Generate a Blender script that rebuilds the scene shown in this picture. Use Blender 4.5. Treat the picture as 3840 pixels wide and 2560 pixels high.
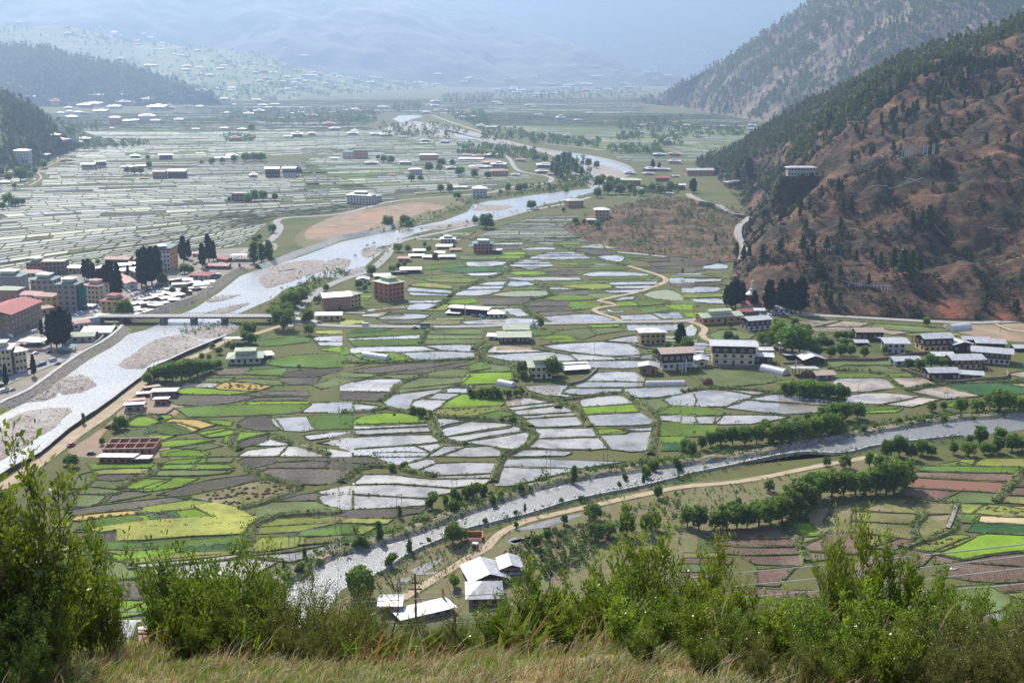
import bpy, bmesh, math, random
import numpy as np
from mathutils import Vector, Matrix, noise
from mathutils.bvhtree import BVHTree
random.seed(7); rng = np.random.default_rng(7)
R = math.radians
for o in list(bpy.data.objects): bpy.data.objects.remove(o)
sc = bpy.context.scene; COL = sc.collection

# ---------------- camera ----------------
H = 175.0
F, CX, CY = 4268.0, 1920.0, 1280.0        # focal length in photograph pixels
PITCH = math.atan((1280 - 245) / F)
cam_d = bpy.data.cameras.new('camera'); cam = bpy.data.objects.new('camera', cam_d); COL.objects.link(cam)
cam_d.sensor_width = 36; cam_d.lens = F / 3840 * 36
cam_d.clip_start = .1; cam_d.clip_end = 40000
cam.location = (0, 0, H); cam.rotation_euler = (math.pi / 2 - PITCH, 0, 0)
sc.camera = cam
# ---------------- sky, sun, exposure ----------------
SUN_EL, SUN_AZ = R(43), R(-24)            # azimuth measured from +Y, negative = left of view
w = bpy.data.worlds.new('World'); sc.world = w; w.use_nodes = True
nt = w.node_tree; nt.nodes.clear()
sky = nt.nodes.new('ShaderNodeTexSky'); sky.sky_type = 'NISHITA'; sky.sun_disc = False
sky.sun_elevation = SUN_EL; sky.sun_rotation = SUN_AZ
sky.air_density = 1.0; sky.dust_density = 7.0; sky.ozone_density = .6; sky.altitude = 2200
bg = nt.nodes.new('ShaderNodeBackground'); bg.inputs[1].default_value = 0.14
wo = nt.nodes.new('ShaderNodeOutputWorld')
nt.links.new(sky.outputs[0], bg.inputs[0]); nt.links.new(bg.outputs[0], wo.inputs[0])
sd = bpy.data.lights.new('sun', 'SUN'); sun = bpy.data.objects.new('sun', sd); COL.objects.link(sun)
sd.energy = 5.0; sd.angle = R(.53); sd.color = (1, .945, .85)
sdir = Vector((math.sin(SUN_AZ) * math.cos(SUN_EL), math.cos(SUN_AZ) * math.cos(SUN_EL), math.sin(SUN_EL)))
sun.rotation_euler = sdir.to_track_quat('Z', 'Y').to_euler(); sun.location = sdir * 500
sc.view_settings.view_transform = 'Standard'; sc.view_settings.look = 'None'
sc.view_settings.exposure = 1.02; sc.view_settings.gamma = 1
cy = sc.cycles
cy.use_denoising = True; cy.max_bounces = 6; cy.diffuse_bounces = 2; cy.glossy_bounces = 2
cy.transmission_bounces = 3; cy.volume_bounces = 0; cy.transparent_max_bounces = 6
cy.sample_clamp_indirect = 4; cy.sample_clamp_direct = 12
cy.caustics_reflective = False; cy.caustics_refractive = False

# ---------------- pixel helpers ----------------
cp, sp = math.cos(PITCH), math.sin(PITCH)
TILES = {'A': (0, 0), 'B': (1280, 0), 'C': (2560, 0), 'D': (0, 850), 'E': (1280, 850), 'F': (2560, 850),
         'G': (0, 1700), 'H': (1280, 1700), 'I': (2560, 1700)}
def src(t, x, y):
    if t == 'P': return x * 1.63265, y * 1.63265
    if t == 'T': return x / 2.45, 860 + y / 2.45
    ox, oy = TILES[t]; k = 1280 / 2334.
    return ox + x * k, oy + y * k
def ray(u, v):
    a, b = (u - CX) / F, -(v - CY) / F
    return Vector((a, b * sp + cp, b * cp - sp))
def onplane(t, x, y, z=0.0):
    d = ray(*src(t, x, y)); k = (z - H) / d.z
    return Vector((d.x * k, d.y * k, z))
def atY(t, x, y, Y):
    d = ray(*src(t, x, y)); k = Y / d.y
    return Vector((d.x * k, Y, H + d.z * k))
def pxscale(Y):                            # photograph pixels per metre at ground distance Y
    return F / (Y * cp + H * sp)
def pts(s):
    return [tuple(float(v) for v in p.split(',')) for p in s.split()]
def gp(t, s, z=0.0):
    return [onplane(t, x, y, z) for x, y in pts(s)]

# ---------------- object helpers ----------------
def setp(o, label=None, cat=None, group=None, kind=None):
    if label: o['label'] = label
    if cat: o['category'] = cat
    if group: o['group'] = group
    if kind: o['kind'] = kind
    return o
def link(name, me, mats=(), parent=None):
    o = bpy.data.objects.new(name, me); COL.objects.link(o)
    for m in mats: me.materials.append(m)
    if parent: o.parent = parent
    return o
def np_mesh(name, V, Fc, mi=None, attr=None, smooth=False):
    """V (n,3), Fc (m,k) equal sized faces"""
    me = bpy.data.meshes.new(name); V = np.asarray(V, np.float32); Fc = np.asarray(Fc, np.int32)
    me.vertices.add(len(V)); me.vertices.foreach_set('co', V.ravel())
    m, k = Fc.shape
    me.loops.add(m * k); me.loops.foreach_set('vertex_index', Fc.ravel())
    me.polygons.add(m); me.polygons.foreach_set('loop_start', np.arange(0, m * k, k, dtype=np.int32))
    me.polygons.foreach_set('loop_total', np.full(m, k, np.int32))
    if mi is not None: me.polygons.foreach_set('material_index', np.asarray(mi, np.int32))
    if smooth: me.polygons.foreach_set('use_smooth', np.ones(m, bool))
    me.update(); me.validate()
    if attr is not None:
        for an, vals in attr.items():
            a = me.attributes.new(an, 'FLOAT', 'FACE'); a.data.foreach_set('value', np.asarray(vals, np.float32))
    return me
class MB:
    """collects polygons, then builds ONE mesh"""
    def __init__(s): s.v = []; s.f = []; s.m = []; s.t = []
    def poly(s, pl, m=0, t=0.5):
        n = len(s.v); s.v.extend(tuple(p) for p in pl); s.f.append(tuple(range(n, n + len(pl)))); s.m.append(m); s.t.append(t)
    def grid(s, rows, m=0, t=0.5, closed=False):
        n = len(s.v); k = len(rows[0])
        for r in rows: s.v.extend(tuple(p) for p in r)
        for i in range(len(rows) - 1):
            for j in range(k - (0 if closed else 1)):
                j2 = (j + 1) % k
                s.f.append((n + i * k + j, n + i * k + j2, n + (i + 1) * k + j2, n + (i + 1) * k + j)); s.m.append(m); s.t.append(t)
    def box(s, c, d, m=0, M=None, t=.5):
        x, y, z = c; a, b, h = d[0] / 2, d[1] / 2, d[2] / 2
        v = [Vector((x + i * a, y + j * b, z + k * h)) for k in (-1, 1) for i, j in ((-1, -1), (1, -1), (1, 1), (-1, 1))]
        if M is not None: v = [M @ q for q in v]
        n = len(s.v); s.v.extend(tuple(q) for q in v)
        for f in ((0, 3, 2, 1), (4, 5, 6, 7), (0, 1, 5, 4), (1, 2, 6, 5), (2, 3, 7, 6), (3, 0, 4, 7)):
            s.f.append(tuple(n + i for i in f)); s.m.append(m); s.t.append(t)
    def tube(s, p, r, m=0, n=6):
        """p points, r radii"""
        rows = []
        for i, q in enumerate(p):
            q = Vector(q); a = Vector(p[min(i + 1, len(p) - 1)]) - Vector(p[max(i - 1, 0)])
            if a.length < 1e-6: a = Vector((0, 0, 1))
            a.normalize(); u = a.orthogonal().normalized(); w_ = a.cross(u)
            # stable frame
            ref = Vector((1, 0, 0)) if abs(a.x) < .9 else Vector((0, 1, 0))
            u = (ref - a * ref.dot(a)).normalized(); w_ = a.cross(u)
            rr = r[i] if hasattr(r, '__len__') else r
            rows.append([q + (u * math.cos(2 * math.pi * k / n) + w_ * math.sin(2 * math.pi * k / n)) * rr for k in range(n)])
        s.grid(rows, m, closed=True)
        s.poly(rows[0][::-1], m); s.poly(rows[-1], m)
    def build(s, name, mats, parent=None, smooth=False):
        me = bpy.data.meshes.new(name); me.from_pydata(s.v, [], s.f); me.polygons.foreach_set('material_index', s.m)
        if smooth: me.polygons.foreach_set('use_smooth', [True] * len(s.f))
        a = me.attributes.new('tint', 'FLOAT', 'FACE'); a.data.foreach_set('value', s.t)
        me.update()
        return link(name, me, mats if isinstance(mats, (list, tuple)) else [mats], parent)
def empty(name, loc, rz=0.0):
    o = bpy.data.objects.new(name, None); COL.objects.link(o); o.location = loc; o.rotation_euler = (0, 0, rz)
    o.empty_display_size = .5; return o

# ---------------- materials ----------------
def nodes(name):
    m = bpy.data.materials.new(name); m.use_nodes = True; nt = m.node_tree
    return m, nt, nt.nodes['Principled BSDF'], nt.nodes['Material Output']
def ramp(nt, fac, stops):
    r = nt.nodes.new('ShaderNodeValToRGB'); r.color_ramp.interpolation = 'LINEAR'
    e = r.color_ramp.elements
    while len(e) < len(stops): e.new(.5)
    for i, (p, c) in enumerate(stops):
        e[i].position = p; e[i].color = (c[0], c[1], c[2], 1)
    nt.links.new(fac, r.inputs[0]); return r.outputs[0]
def noi(nt, scale, detail=4, rough=.55, coord='Object', stretch=None, off=0):
    tc = nt.nodes.new('ShaderNodeTexCoord'); n = nt.nodes.new('ShaderNodeTexNoise')
    n.inputs['Scale'].default_value = scale; n.inputs['Detail'].default_value = detail; n.inputs['Roughness'].default_value = rough
    mp = nt.nodes.new('ShaderNodeMapping'); mp.inputs['Scale'].default_value = stretch or (1, 1, 1); mp.inputs['Location'].default_value = (off, off, off)
    nt.links.new(tc.outputs[coord], mp.inputs[0]); nt.links.new(mp.outputs[0], n.inputs[0])
    return n.outputs['Fac']
def mixc(nt, fac, a, b, mode='MIX'):
    m = nt.nodes.new('ShaderNodeMix'); m.data_type = 'RGBA'; m.blend_type = mode
    for s, v in ((0, fac), (6, a), (7, b)):
        if hasattr(v, 'links') or hasattr(v, 'is_linked'): nt.links.new(v, m.inputs[s])
        elif s == 0: m.inputs[0].default_value = v
        else: m.inputs[s].default_value = (v[0], v[1], v[2], 1)
    return m.outputs[2]
def bump(nt, bs, h, strength=.5, dist=.3):
    b = nt.nodes.new('ShaderNodeBump'); b.inputs['Strength'].default_value = strength; b.inputs['Distance'].default_value = dist
    nt.links.new(h, b.inputs['Height']); nt.links.new(b.outputs[0], bs.inputs['Normal'])
def mul(nt, a, v):
    m = nt.nodes.new('ShaderNodeMath'); m.operation = 'MULTIPLY'; nt.links.new(a, m.inputs[0])
    if isinstance(v, (int, float)): m.inputs[1].default_value = v
    else: nt.links.new(v, m.inputs[1])
    return m.outputs[0]
def mat(name, c1, c2=None, scale=1.0, rough=.8, bs=0.0, bd=.2, detail=5, spec=.08, tint=None, stops=(.35, .65),
        metal=0, coord='Object', rand=0.0, trans=0.0, stretch=None, scale2=None, c3=None, tc_=(1.2, 1.3, .55), rows=0.0):
    """two-tone procedural; tint = brightness spread by face attribute, rand = spread by object"""
    m, nt, p, out = nodes(name)
    c2 = c2 or tuple(v * .75 for v in c1)
    n = noi(nt, scale, detail, coord=coord, stretch=stretch)
    col = ramp(nt, n, [(stops[0], c2), (stops[1], c1)])
    if scale2:
        n2 = noi(nt, scale2, 3, coord=coord, off=13)
        f = nt.nodes.new('ShaderNodeMapRange'); f.inputs[1].default_value = .5; f.inputs[2].default_value = .68
        nt.links.new(n2, f.inputs[0]); col = mixc(nt, f.outputs[0], col, c3)
    if tint or rand:
        hs = nt.nodes.new('ShaderNodeHueSaturation'); nt.links.new(col, hs.inputs['Color']); col = hs.outputs[0]
        mr = nt.nodes.new('ShaderNodeMapRange')
        if tint:
            at = nt.nodes.new('ShaderNodeAttribute'); at.attribute_name = 'tint'; nt.links.new(at.outputs['Fac'], mr.inputs[0])
            sprd = tint
        else:
            oi = nt.nodes.new('ShaderNodeObjectInfo'); nt.links.new(oi.outputs['Random'], mr.inputs[0]); sprd = rand
            mh = nt.nodes.new('ShaderNodeMapRange'); mh.inputs[3].default_value = .5 - rand * .06; mh.inputs[4].default_value = .5 + rand * .06
            m7 = nt.nodes.new('ShaderNodeMath'); m7.operation = 'FRACT'; m8 = nt.nodes.new('ShaderNodeMath'); m8.operation = 'MULTIPLY'; m8.inputs[1].default_value = 7.13
            nt.links.new(oi.outputs['Random'], m8.inputs[0]); nt.links.new(m8.outputs[0], m7.inputs[0]); nt.links.new(m7.outputs[0], mh.inputs[0]); nt.links.new(mh.outputs[0], hs.inputs['Hue'])
        if rows:      # planting lines, turned differently in every plot
            tc = nt.nodes.new('ShaderNodeTexCoord'); vr = nt.nodes.new('ShaderNodeVectorRotate'); vr.rotation_type = 'Z_AXIS'
            nt.links.new(tc.outputs['Object'], vr.inputs['Vector']); nt.links.new(mul(nt, at.outputs['Fac'], 2.2), vr.inputs['Angle'])
            wv = nt.nodes.new('ShaderNodeTexWave'); wv.inputs['Scale'].default_value = .32 / rows; wv.inputs['Distortion'].default_value = 1.2; wv.inputs['Detail'].default_value = 3; wv.inputs['Detail Scale'].default_value = .5
            nt.links.new(vr.outputs[0], wv.inputs[0]); wr = ramp(nt, wv.outputs['Fac'], [(.2, (.80, .80, .80)), (.8, (1.08, 1.08, 1.08))]); col = mixc(nt, 1.0, col, wr, 'MULTIPLY')
            big = ramp(nt, noi(nt, .045, 5, .6, off=31), [(.35, (.75, .75, .75)), (.65, (1.2, 1.2, 1.2))]); col = mixc(nt, 1.0, col, big, 'MULTIPLY')
        mr.inputs[3].default_value = 1 - sprd; mr.inputs[4].default_value = 1 + sprd
        nt.links.new(mr.outputs[0], hs.inputs['Value'])
    nt.links.new(col, p.inputs['Base Color'])
    p.inputs['Roughness'].default_value = rough; p.inputs['Specular IOR Level'].default_value = spec; p.inputs['Metallic'].default_value = metal
    if bs: bump(nt, p, n, bs, bd)
    if trans:
        t = nt.nodes.new('ShaderNodeBsdfTranslucent'); nt.links.new(mixc(nt, 1.0, col, tc_, 'MULTIPLY'), t.inputs[0])
        mx = nt.nodes.new('ShaderNodeMixShader'); mx.inputs[0].default_value = trans
        nt.links.new(p.outputs[0], mx.inputs[1]); nt.links.new(t.outputs[0], mx.inputs[2]); nt.links.new(mx.outputs[0], out.inputs[0])
    return m
# ---------------- terrain ----------------
def water_mat(name, base, rough, bscale, bstr, bd=.1, tint=0, foam_glint=None, spec=.5, base2=None, stretch=None, patch=False):
    m, nt, p, out = nodes(name)
    n = noi(nt, bscale, 3, stretch=stretch)
    if base2:
        col = ramp(nt, noi(nt, .02, 4), [(.38, base), (.62, base2)])
    else:
        col = mixc(nt, 0.0, base, base)
    if tint:
        hs = nt.nodes.new('ShaderNodeHueSaturation'); nt.links.new(col, hs.inputs['Color'])
        at = nt.nodes.new('ShaderNodeAttribute'); at.attribute_name = 'tint'
        mr = nt.nodes.new('ShaderNodeMapRange'); mr.inputs[3].default_value = 1 - tint; mr.inputs[4].default_value = 1 + tint
        nt.links.new(at.outputs['Fac'], mr.inputs[0]); nt.links.new(mr.outputs[0], hs.inputs['Value']); col = hs.outputs[0]
    if foam_glint:
        f = ramp(nt, noi(nt, foam_glint[0], 6, .65, stretch=stretch), [(foam_glint[1], (0, 0, 0)), (foam_glint[2], (1, 1, 1))])
        col = mixc(nt, f, col, (.46, .47, .47))  # river foam and sun glitter, both painted as pale flecks in the colour
    if patch:     # mud patches and pale sky reflection mottled into the colour; wind ruffled roughness
        f = ramp(nt, noi(nt, .07, 6, .65, off=3), [(.40, (.55, .52, .46)), (.52, (1, 1, 1)), (.66, (1.18, 1.16, 1.12))]); col = mixc(nt, 1.0, col, f, 'MULTIPLY')
        rg = nt.nodes.new('ShaderNodeMapRange'); rg.inputs[1].default_value = .42; rg.inputs[2].default_value = .6; rg.inputs[3].default_value = .06; rg.inputs[4].default_value = .34; nt.links.new(noi(nt, .05, 5, .6, stretch=(.6, 1.6, 1), off=8), rg.inputs[0])
    nt.links.new(col, p.inputs['Base Color']); p.inputs['Roughness'].default_value = rough; p.inputs['IOR'].default_value = 1.33
    if patch: nt.links.new(rg.outputs[0], p.inputs['Roughness'])
    p.inputs['Specular IOR Level'].default_value = spec
    bump(nt, p, n, bstr, bd); return m
M_GROUND = mat('valley grass', (.085, .098, .024), (.09, .076, .036), .22, .95, .6, .3, scale2=.03, c3=(.045, .07, .018), detail=9)
M_BUND = mat('bund grass', (.095, .115, .026), (.04, .038, .022), .35, .95, .5, .3, scale2=.07, c3=(.16, .15, .08))
M_FIELD = {
 'w': water_mat('paddy water', (.22, .20, .165), .14, 1.2, .12, .02, tint=.25, spec=.6, patch=True),
 't': water_mat('muddy paddy water', (.28, .225, .16), .2, 1.0, .15, .03, tint=.15, spec=.7, patch=True),
 'f': water_mat('distant paddy', (.165, .165, .12), .45, 1.2, .1, .02, tint=.35, spec=.12),
 'm': mat('wet mud', (.27, .25, .23), (.12, .11, .10), .6, .25, .5, .1, spec=.7, stops=(.45, .55), tint=.15),
 'd': mat('ploughed grey earth', (.105, .088, .074), (.06, .05, .044), .5, .95, .4, .2, scale2=.05, c3=(.085, .085, .045), tint=.25, rows=1.0),
 'r': mat('ploughed red earth', (.15, .095, .07), (.085, .055, .042), .7, .95, .5, .2, tint=.15, scale2=.04, c3=(.16, .12, .09), rows=1.0),
 'R': mat('red earth', (.18, .085, .055), (.15, .085, .06), .1, .95, .3, .1),
 'l': mat('thin crop on earth', (.10, .14, .035), (.10, .095, .055), .45, .95, .3, .1, tint=.15, scale2=.03, c3=(.10, .15, .05), rows=0.8),
 'g': mat('green crop', (.115, .18, .026), (.08, .13, .022), .5, .9, .3, .2, tint=.2, trans=.25, scale2=.03, c3=(.10, .18, .045), rows=0.7),
 'b': mat('bright rice seedlings', (.19, .30, .024), (.15, .24, .025), .5, .9, .2, .1, tint=.15, trans=.3, scale2=.04, c3=(.17, .30, .03), rows=0.9),
 'h': mat('dark green vegetable crop', (.05, .13, .045), (.035, .09, .03), .6, .9, .5, .3, tint=.2, trans=.2, rows=0.9),
 'c': mat('yellow green crop', (.22, .25, .04), (.15, .19, .04), .3, .9, .2, .1, tint=.12, trans=.2, scale2=.05, c3=(.26, .22, .08), rows=1.2),
 'k': mat('khaki stubble', (.165, .15, .06), (.11, .115, .038), .4, .95, .3, .1, tint=.1, scale2=.06, c3=(.21, .16, .11), rows=1.3),
 'Y': mat('ripe wheat', (.34, .33, .07), (.25, .26, .06), .3, .9, .3, .1, tint=.1, trans=.15, scale2=.04, c3=(.26, .30, .09), rows=1.4),
 'y': mat('pale yellow green field', (.24, .25, .06), (.19, .19, .06), .3, .9, .2, .1, tint=.15, rows=1.2),
 'o': mat('orange stubble', (.34, .23, .07), (.27, .20, .06), .2, .95, .2, .1, tint=.1),
 'T': mat('straw field', (.42, .33, .2), (.34, .26, .14), .3, .95, .2, .1),
 'u': mat('green grey young paddy', (.16, .175, .09), (.125, .14, .07), .4, .6, .2, .1, spec=.2, tint=.25),
}
FK = list(M_FIELD)
M_SAND = mat('sandy track', (.36, .28, .19), (.27, .205, .135), .15, .95, .2, .1)
M_ROAD = mat('worn asphalt', (.27, .255, .24), (.21, .20, .19), .3, .9, .1, .05)
M_STONE = mat('stone wall', (.27, .24, .21), (.12, .105, .09), .9, .95, .7, .3, stops=(.4, .6))
M_CONC = mat('pale concrete', (.42, .40, .36), (.32, .30, .265), .3, .85, .1, .05)
M_GRAVEL = mat('river gravel', (.30, .265, .23), (.17, .14, .12), .45, .95, .9, .4, scale2=.03, c3=(.31, .28, .24))
M_RIVER = water_mat('shallow river rapids', (.13, .14, .135), .26, 1.1, .6, .4, foam_glint=(.6, .50, .70), spec=.8, base2=(.19, .18, .16), stretch=(1.6, .7, 1))
M_RIVER2 = water_mat('rippled river', (.15, .15, .14), .22, 2.2, 1.0, .35, foam_glint=(1.7, .57, .66), spec=.8)  # fine pale flecks are glitter put into the colour

def loft(name, cols, nu, nv, material, amp, nscale, label_kind='structure', back=400, foot_env=.25, ridge_amp=.5, seed=0, terr=0):
    """cols: list of columns, each a list of 3-D points from the foot to the ridge"""
    K = len(cols[0])
    C = np.array([[tuple(p) for p in c] for c in cols])          # (n,K,3)
    d = np.r_[0, np.cumsum(np.linalg.norm(np.diff(C[:, 0, :2], axis=0), axis=1))] if True else 0
    d = d / d[-1]; U = np.linspace(0, 1, nu); idx = np.interp(U, np.linspace(0, 1, len(cols)), np.arange(len(cols)))
    def cr(a, t):                                                # smooth interpolation along axis 0
        n = len(a); i = np.clip(np.floor(t).astype(int), 0, n - 2); f = (t - i)[:, None, None]
        p0 = a[np.clip(i - 1, 0, n - 1)]; p1 = a[i]; p2 = a[i + 1]; p3 = a[np.clip(i + 2, 0, n - 1)]
        return .5 * (2 * p1 + (p2 - p0) * f + (2 * p0 - 5 * p1 + 4 * p2 - p3) * f * f + (3 * p1 - p0 - 3 * p2 + p3) * f ** 3)
    G = cr(C, idx)                                               # (nu,K,3)
    vt = np.linspace(0, K - 1, nv); i = np.clip(np.floor(vt).astype(int), 0, K - 2); f = (vt - i)[None, :, None]
    Sf = G[:, i] * (1 - f) + G[:, i + 1] * f                     # (nu,nv,3)
    V = Sf.copy(); vv = np.linspace(0, 1, nv)
    for a in range(nu):
        for b in range(nv):
            p = Vector(Sf[a, b]); q = p / nscale + Vector((seed * 7.1, 3.3, 0)); q.z = seed * 1.7
            h = noise.fractal(q, .9, 2.1, 6) * amp
            h += (abs(noise.noise(q * .9 + Vector((9, 9, 9)))) * -1.6 + .35) * amp * .6
            h += noise.fractal(p / (nscale * .16) + Vector((3, 3, 3)), .8, 2.2, 4) * amp * .16
            if terr: h += noise.noise(Vector((p.x / 60, p.z / 5.0 + h * .05, p.y / 90))) * terr
            env = min(1, vv[b] / foot_env) * (1 - (1 - ridge_amp) * max(0, (vv[b] - .7) / .3))
            V[a, b, 2] += h * env
    bk = V[:, -1].copy(); bk[:, 1] += back * .5; bk[:, 2] -= back * .12
    bk2 = V[:, -1].copy(); bk2[:, 1] += back; bk2[:, 2] = -3
    ft = V[:, 0].copy(); ft[:, 2] = -3; 
    V = np.concatenate([ft[:, None], V, bk[:, None], bk2[:, None]], axis=1)
    n2 = nv + 3
    ii = (np.arange(nu - 1)[:, None] * n2 + np.arange(n2 - 1)[None, :]).ravel()
    Fc = np.stack([ii, ii + n2, ii + n2 + 1, ii + 1], 1)
    VV = V.reshape(-1, 3)
    me = np_mesh(name, VV, Fc, smooth=True)
    o = link(name, me, [material]); setp(o, kind=label_kind)
    return o, V[:, 1:-2]
BV = []
def add_bvh(o):
    me = o.data; BV.append(BVHTree.FromPolygons([v.co for v in me.vertices], [tuple(p.vertices) for p in me.polygons]))
def hit(t, x, y, zmin=None):
    """photograph pixel -> point on the terrain"""
    d = ray(*src(t, x, y)).normalized(); best = None; bd = 1e9
    if d.z < 0:
        k = -H / d.z; best = Vector((d.x * k, d.y * k, 0)); bd = k
    for b in BV:
        h, n, i, dist = b.ray_cast(Vector((0, 0, H)), d)
        if h is not None and dist < bd and h.z > -.5: best, bd = h, dist
    return best
def drop(x, y):
    best = 0.0
    for b in BV:
        h, n, i, dist = b.ray_cast(Vector((x, y, 3000)), Vector((0, 0, -1)))
        if h is not None: best = max(best, h.z)
    return best

me = bpy.data.meshes.new('ground')
me.from_pydata([(-9000, -150, 0), (9000, -150, 0), (9000, 15500, 0), (-9000, 15500, 0)], [], [(0, 1, 2, 3)])
setp(link('ground', me, [M_GROUND]), kind='structure')

def hill_mat(name, stops, scale, sub, red=None, bs=.8, bd=6, s2=None):
    m, nt, p, out = nodes(name)
    n = noi(nt, scale, 8, .62)
    col = ramp(nt, n, stops)
    n2 = noi(nt, sub, 6, .7, stretch=(1, 1, 2.2), off=5)
    col = mixc(nt, .75, col, ramp(nt, n2, [(.36, (.42, .42, .42)), (.5, (1, 1, 1)), (.62, (1.45, 1.4, 1.35))]), 'MULTIPLY')
    if red:
        for (cx_, cy_, cz_, rad, cc) in red:
            tc = nt.nodes.new('ShaderNodeTexCoord'); mp = nt.nodes.new('ShaderNodeVectorMath'); mp.operation = 'DISTANCE'
            nt.links.new(tc.outputs['Object'], mp.inputs[0]); mp.inputs[1].default_value = (cx_, cy_, cz_)
            mr = nt.nodes.new('ShaderNodeMapRange'); mr.inputs[1].default_value = rad * .1; mr.inputs[2].default_value = rad; mr.inputs[3].default_value = .16; mr.inputs[4].default_value = -.25
            nt.links.new(mp.outputs['Value'], mr.inputs[0])
            ad = nt.nodes.new('ShaderNodeMath'); ad.operation = 'ADD'; nt.links.new(mr.outputs[0], ad.inputs[0]); nt.links.new(noi(nt, .03, 6, .7), ad.inputs[1])
            f = nt.nodes.new('ShaderNodeMapRange'); f.inputs[1].default_value = .56; f.inputs[2].default_value = .72; nt.links.new(ad.outputs[0], f.inputs[0])
            col = mixc(nt, f.outputs[0], col, cc)
    nt.links.new(col, p.inputs['Base Color']); p.inputs['Roughness'].default_value = .95; p.inputs['Specular IOR Level'].default_value = .1
    b2 = nt.nodes.new('ShaderNodeBump'); b2.inputs['Strength'].default_value = bs; b2.inputs['Distance'].default_value = bd
    nt.links.new(n2, b2.inputs['Height']); nt.links.new(b2.outputs[0], p.inputs['Normal'])
    return m
M_FARMT = hill_mat('far forested mountain', [(.35, (.035, .05, .03)), (.5, (.06, .075, .045)), (.62, (.085, .085, .06))], .0012, .006, bd=6)
M_SLOPE = hill_mat('terraced far slope', [(.35, (.06, .095, .035)), (.5, (.11, .14, .05)), (.62, (.16, .15, .08))], .004, .03, bd=4)
M_SPUR = hill_mat('dark pine spur', [(.35, (.045, .07, .04)), (.55, (.075, .105, .055)), (.7, (.13, .14, .075))], .004, .03, bd=15)
M_MT2 = hill_mat('purple brown mountainside', [(.36, (.075, .075, .05)), (.5, (.14, .105, .08)), (.64, (.20, .145, .105))], .006, .022, bd=18)
redpts = []
for (x, y, Y, r_) in ((2290, 275, 1300, 120), (2120, 340, 1230, 60), (2330, 450, 1080, 75), (2230, 560, 950, 45), (2200, 700, 800, 40), (2340, 720, 790, 45), (1450, 470, 1310, 30)):
    q = atY('P', x, y, Y); redpts.append((q.x, q.y, q.z, r_ * 1.5, (.26, .085, .042)))
M_BROWN = hill_mat('dry brown hillside', [(.38, (.03, .031, .018)), (.47, (.064, .044, .027)), (.56, (.108, .062, .038)), (.67, (.17, .092, .052))], .028, .16, red=redpts, bd=3.5)
M_KNOLL = hill_mat('scrubby knoll', [(.36, (.042, .045, .02)), (.48, (.08, .056, .034)), (.62, (.14, .082, .05))], .03, .1, bd=2)

def col2(fx, fy, rx, ry, Y, conv=.0, mids=()):
    a = onplane('P', fx, fy); b = atY('P', rx, ry, Y); m = a.lerp(b, .5); m.z += conv * (b.z - a.z)
    return [a, m, b]
o, S_E = loft('dry_hillside', [col2(1600, 380, 1610, 374, 2150), col2(1640, 405, 1660, 352, 2120), col2(1680, 445, 1730, 312, 2080), col2(1706, 475, 1800, 272, 2000, .05),
    col2(1722, 512, 1900, 225, 1900, .08), col2(1702, 560, 2000, 177, 1800, .1), col2(1684, 620, 2080, 142, 1700, .12), col2(1700, 690, 2160, 110, 1600, .12),
    col2(1850, 717, 2240, 80, 1500, .12), col2(2050, 730, 2310, 55, 1450, .1), col2(2352, 742, 2450, 0, 1400, .1), col2(2760, 765, 2760, -70, 1350, .1)],
    300, 210, M_BROWN, 21, 120, foot_env=.12, ridge_amp=.4, terr=2.0, back=600); add_bvh(o)
o, S_D = loft('far_mountainside', [col2(1472, 238, 1478, 226, 5600), col2(1530, 243, 1560, 196, 5000), col2(1580, 250, 1640, 152, 4900), col2(1640, 262, 1705, 116, 4700),
    col2(1700, 272, 1790, 55, 4600, .05), col2(1760, 283, 1870, -2, 4500, .08), col2(1880, 300, 2000, -95, 4400, .08), col2(2080, 325, 2200, -210, 4300, .08), col2(2700, 380, 2700, -330, 4200, .08)],
    220, 160, M_MT2, 55, 420, foot_env=.15, ridge_amp=.4, back=1500, seed=1); add_bvh(o)
o, S_F = loft('knoll', [col2(1290, 522, 1325, 506, 1265, .3), col2(1335, 548, 1400, 478, 1300, .3), col2(1450, 578, 1470, 461, 1330, .3), col2(1560, 592, 1560, 452, 1380, .3), col2(1640, 603, 1640, 468, 1380, .3), col2(1712, 600, 1740, 492, 1350, .2)],
    110, 60, M_KNOLL, 4, 50, foot_env=.2, ridge_amp=.6, back=200, seed=2); add_bvh(o)
o, S_C = loft('near_left_ridge', [col2(-320, 440, -320, 175, 2600, .1), col2(-150, 425, -150, 190, 2550, .1), col2(0, 408, 0, 214, 2500, .1), col2(50, 395, 60, 236, 2480, .1), col2(100, 375, 105, 268, 2450, .1), col2(140, 358, 135, 305, 2400), col2(172, 346, 168, 338, 2480)],
    120, 70, M_SPUR, 14, 160, foot_env=.2, ridge_amp=.4, back=400, seed=3); add_bvh(o)
o, S_B = loft('pine_spur', [col2(-700, 250, -700, 60, 5700, .1), col2(-300, 248, -300, 92, 5650, .1), col2(0, 246, 0, 103, 5600, .1), col2(90, 245, 90, 108, 5600, .1), col2(160, 245, 165, 128, 5600, .1), col2(260, 244, 260, 148, 5600, .1), col2(360, 243, 360, 172, 5500, .1), col2(430, 240, 440, 204, 5400, .1), col2(485, 238, 500, 230, 5250)],
    150, 60, M_SPUR, 30, 350, foot_env=.2, ridge_amp=.3, back=900, seed=4); add_bvh(o)
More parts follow.
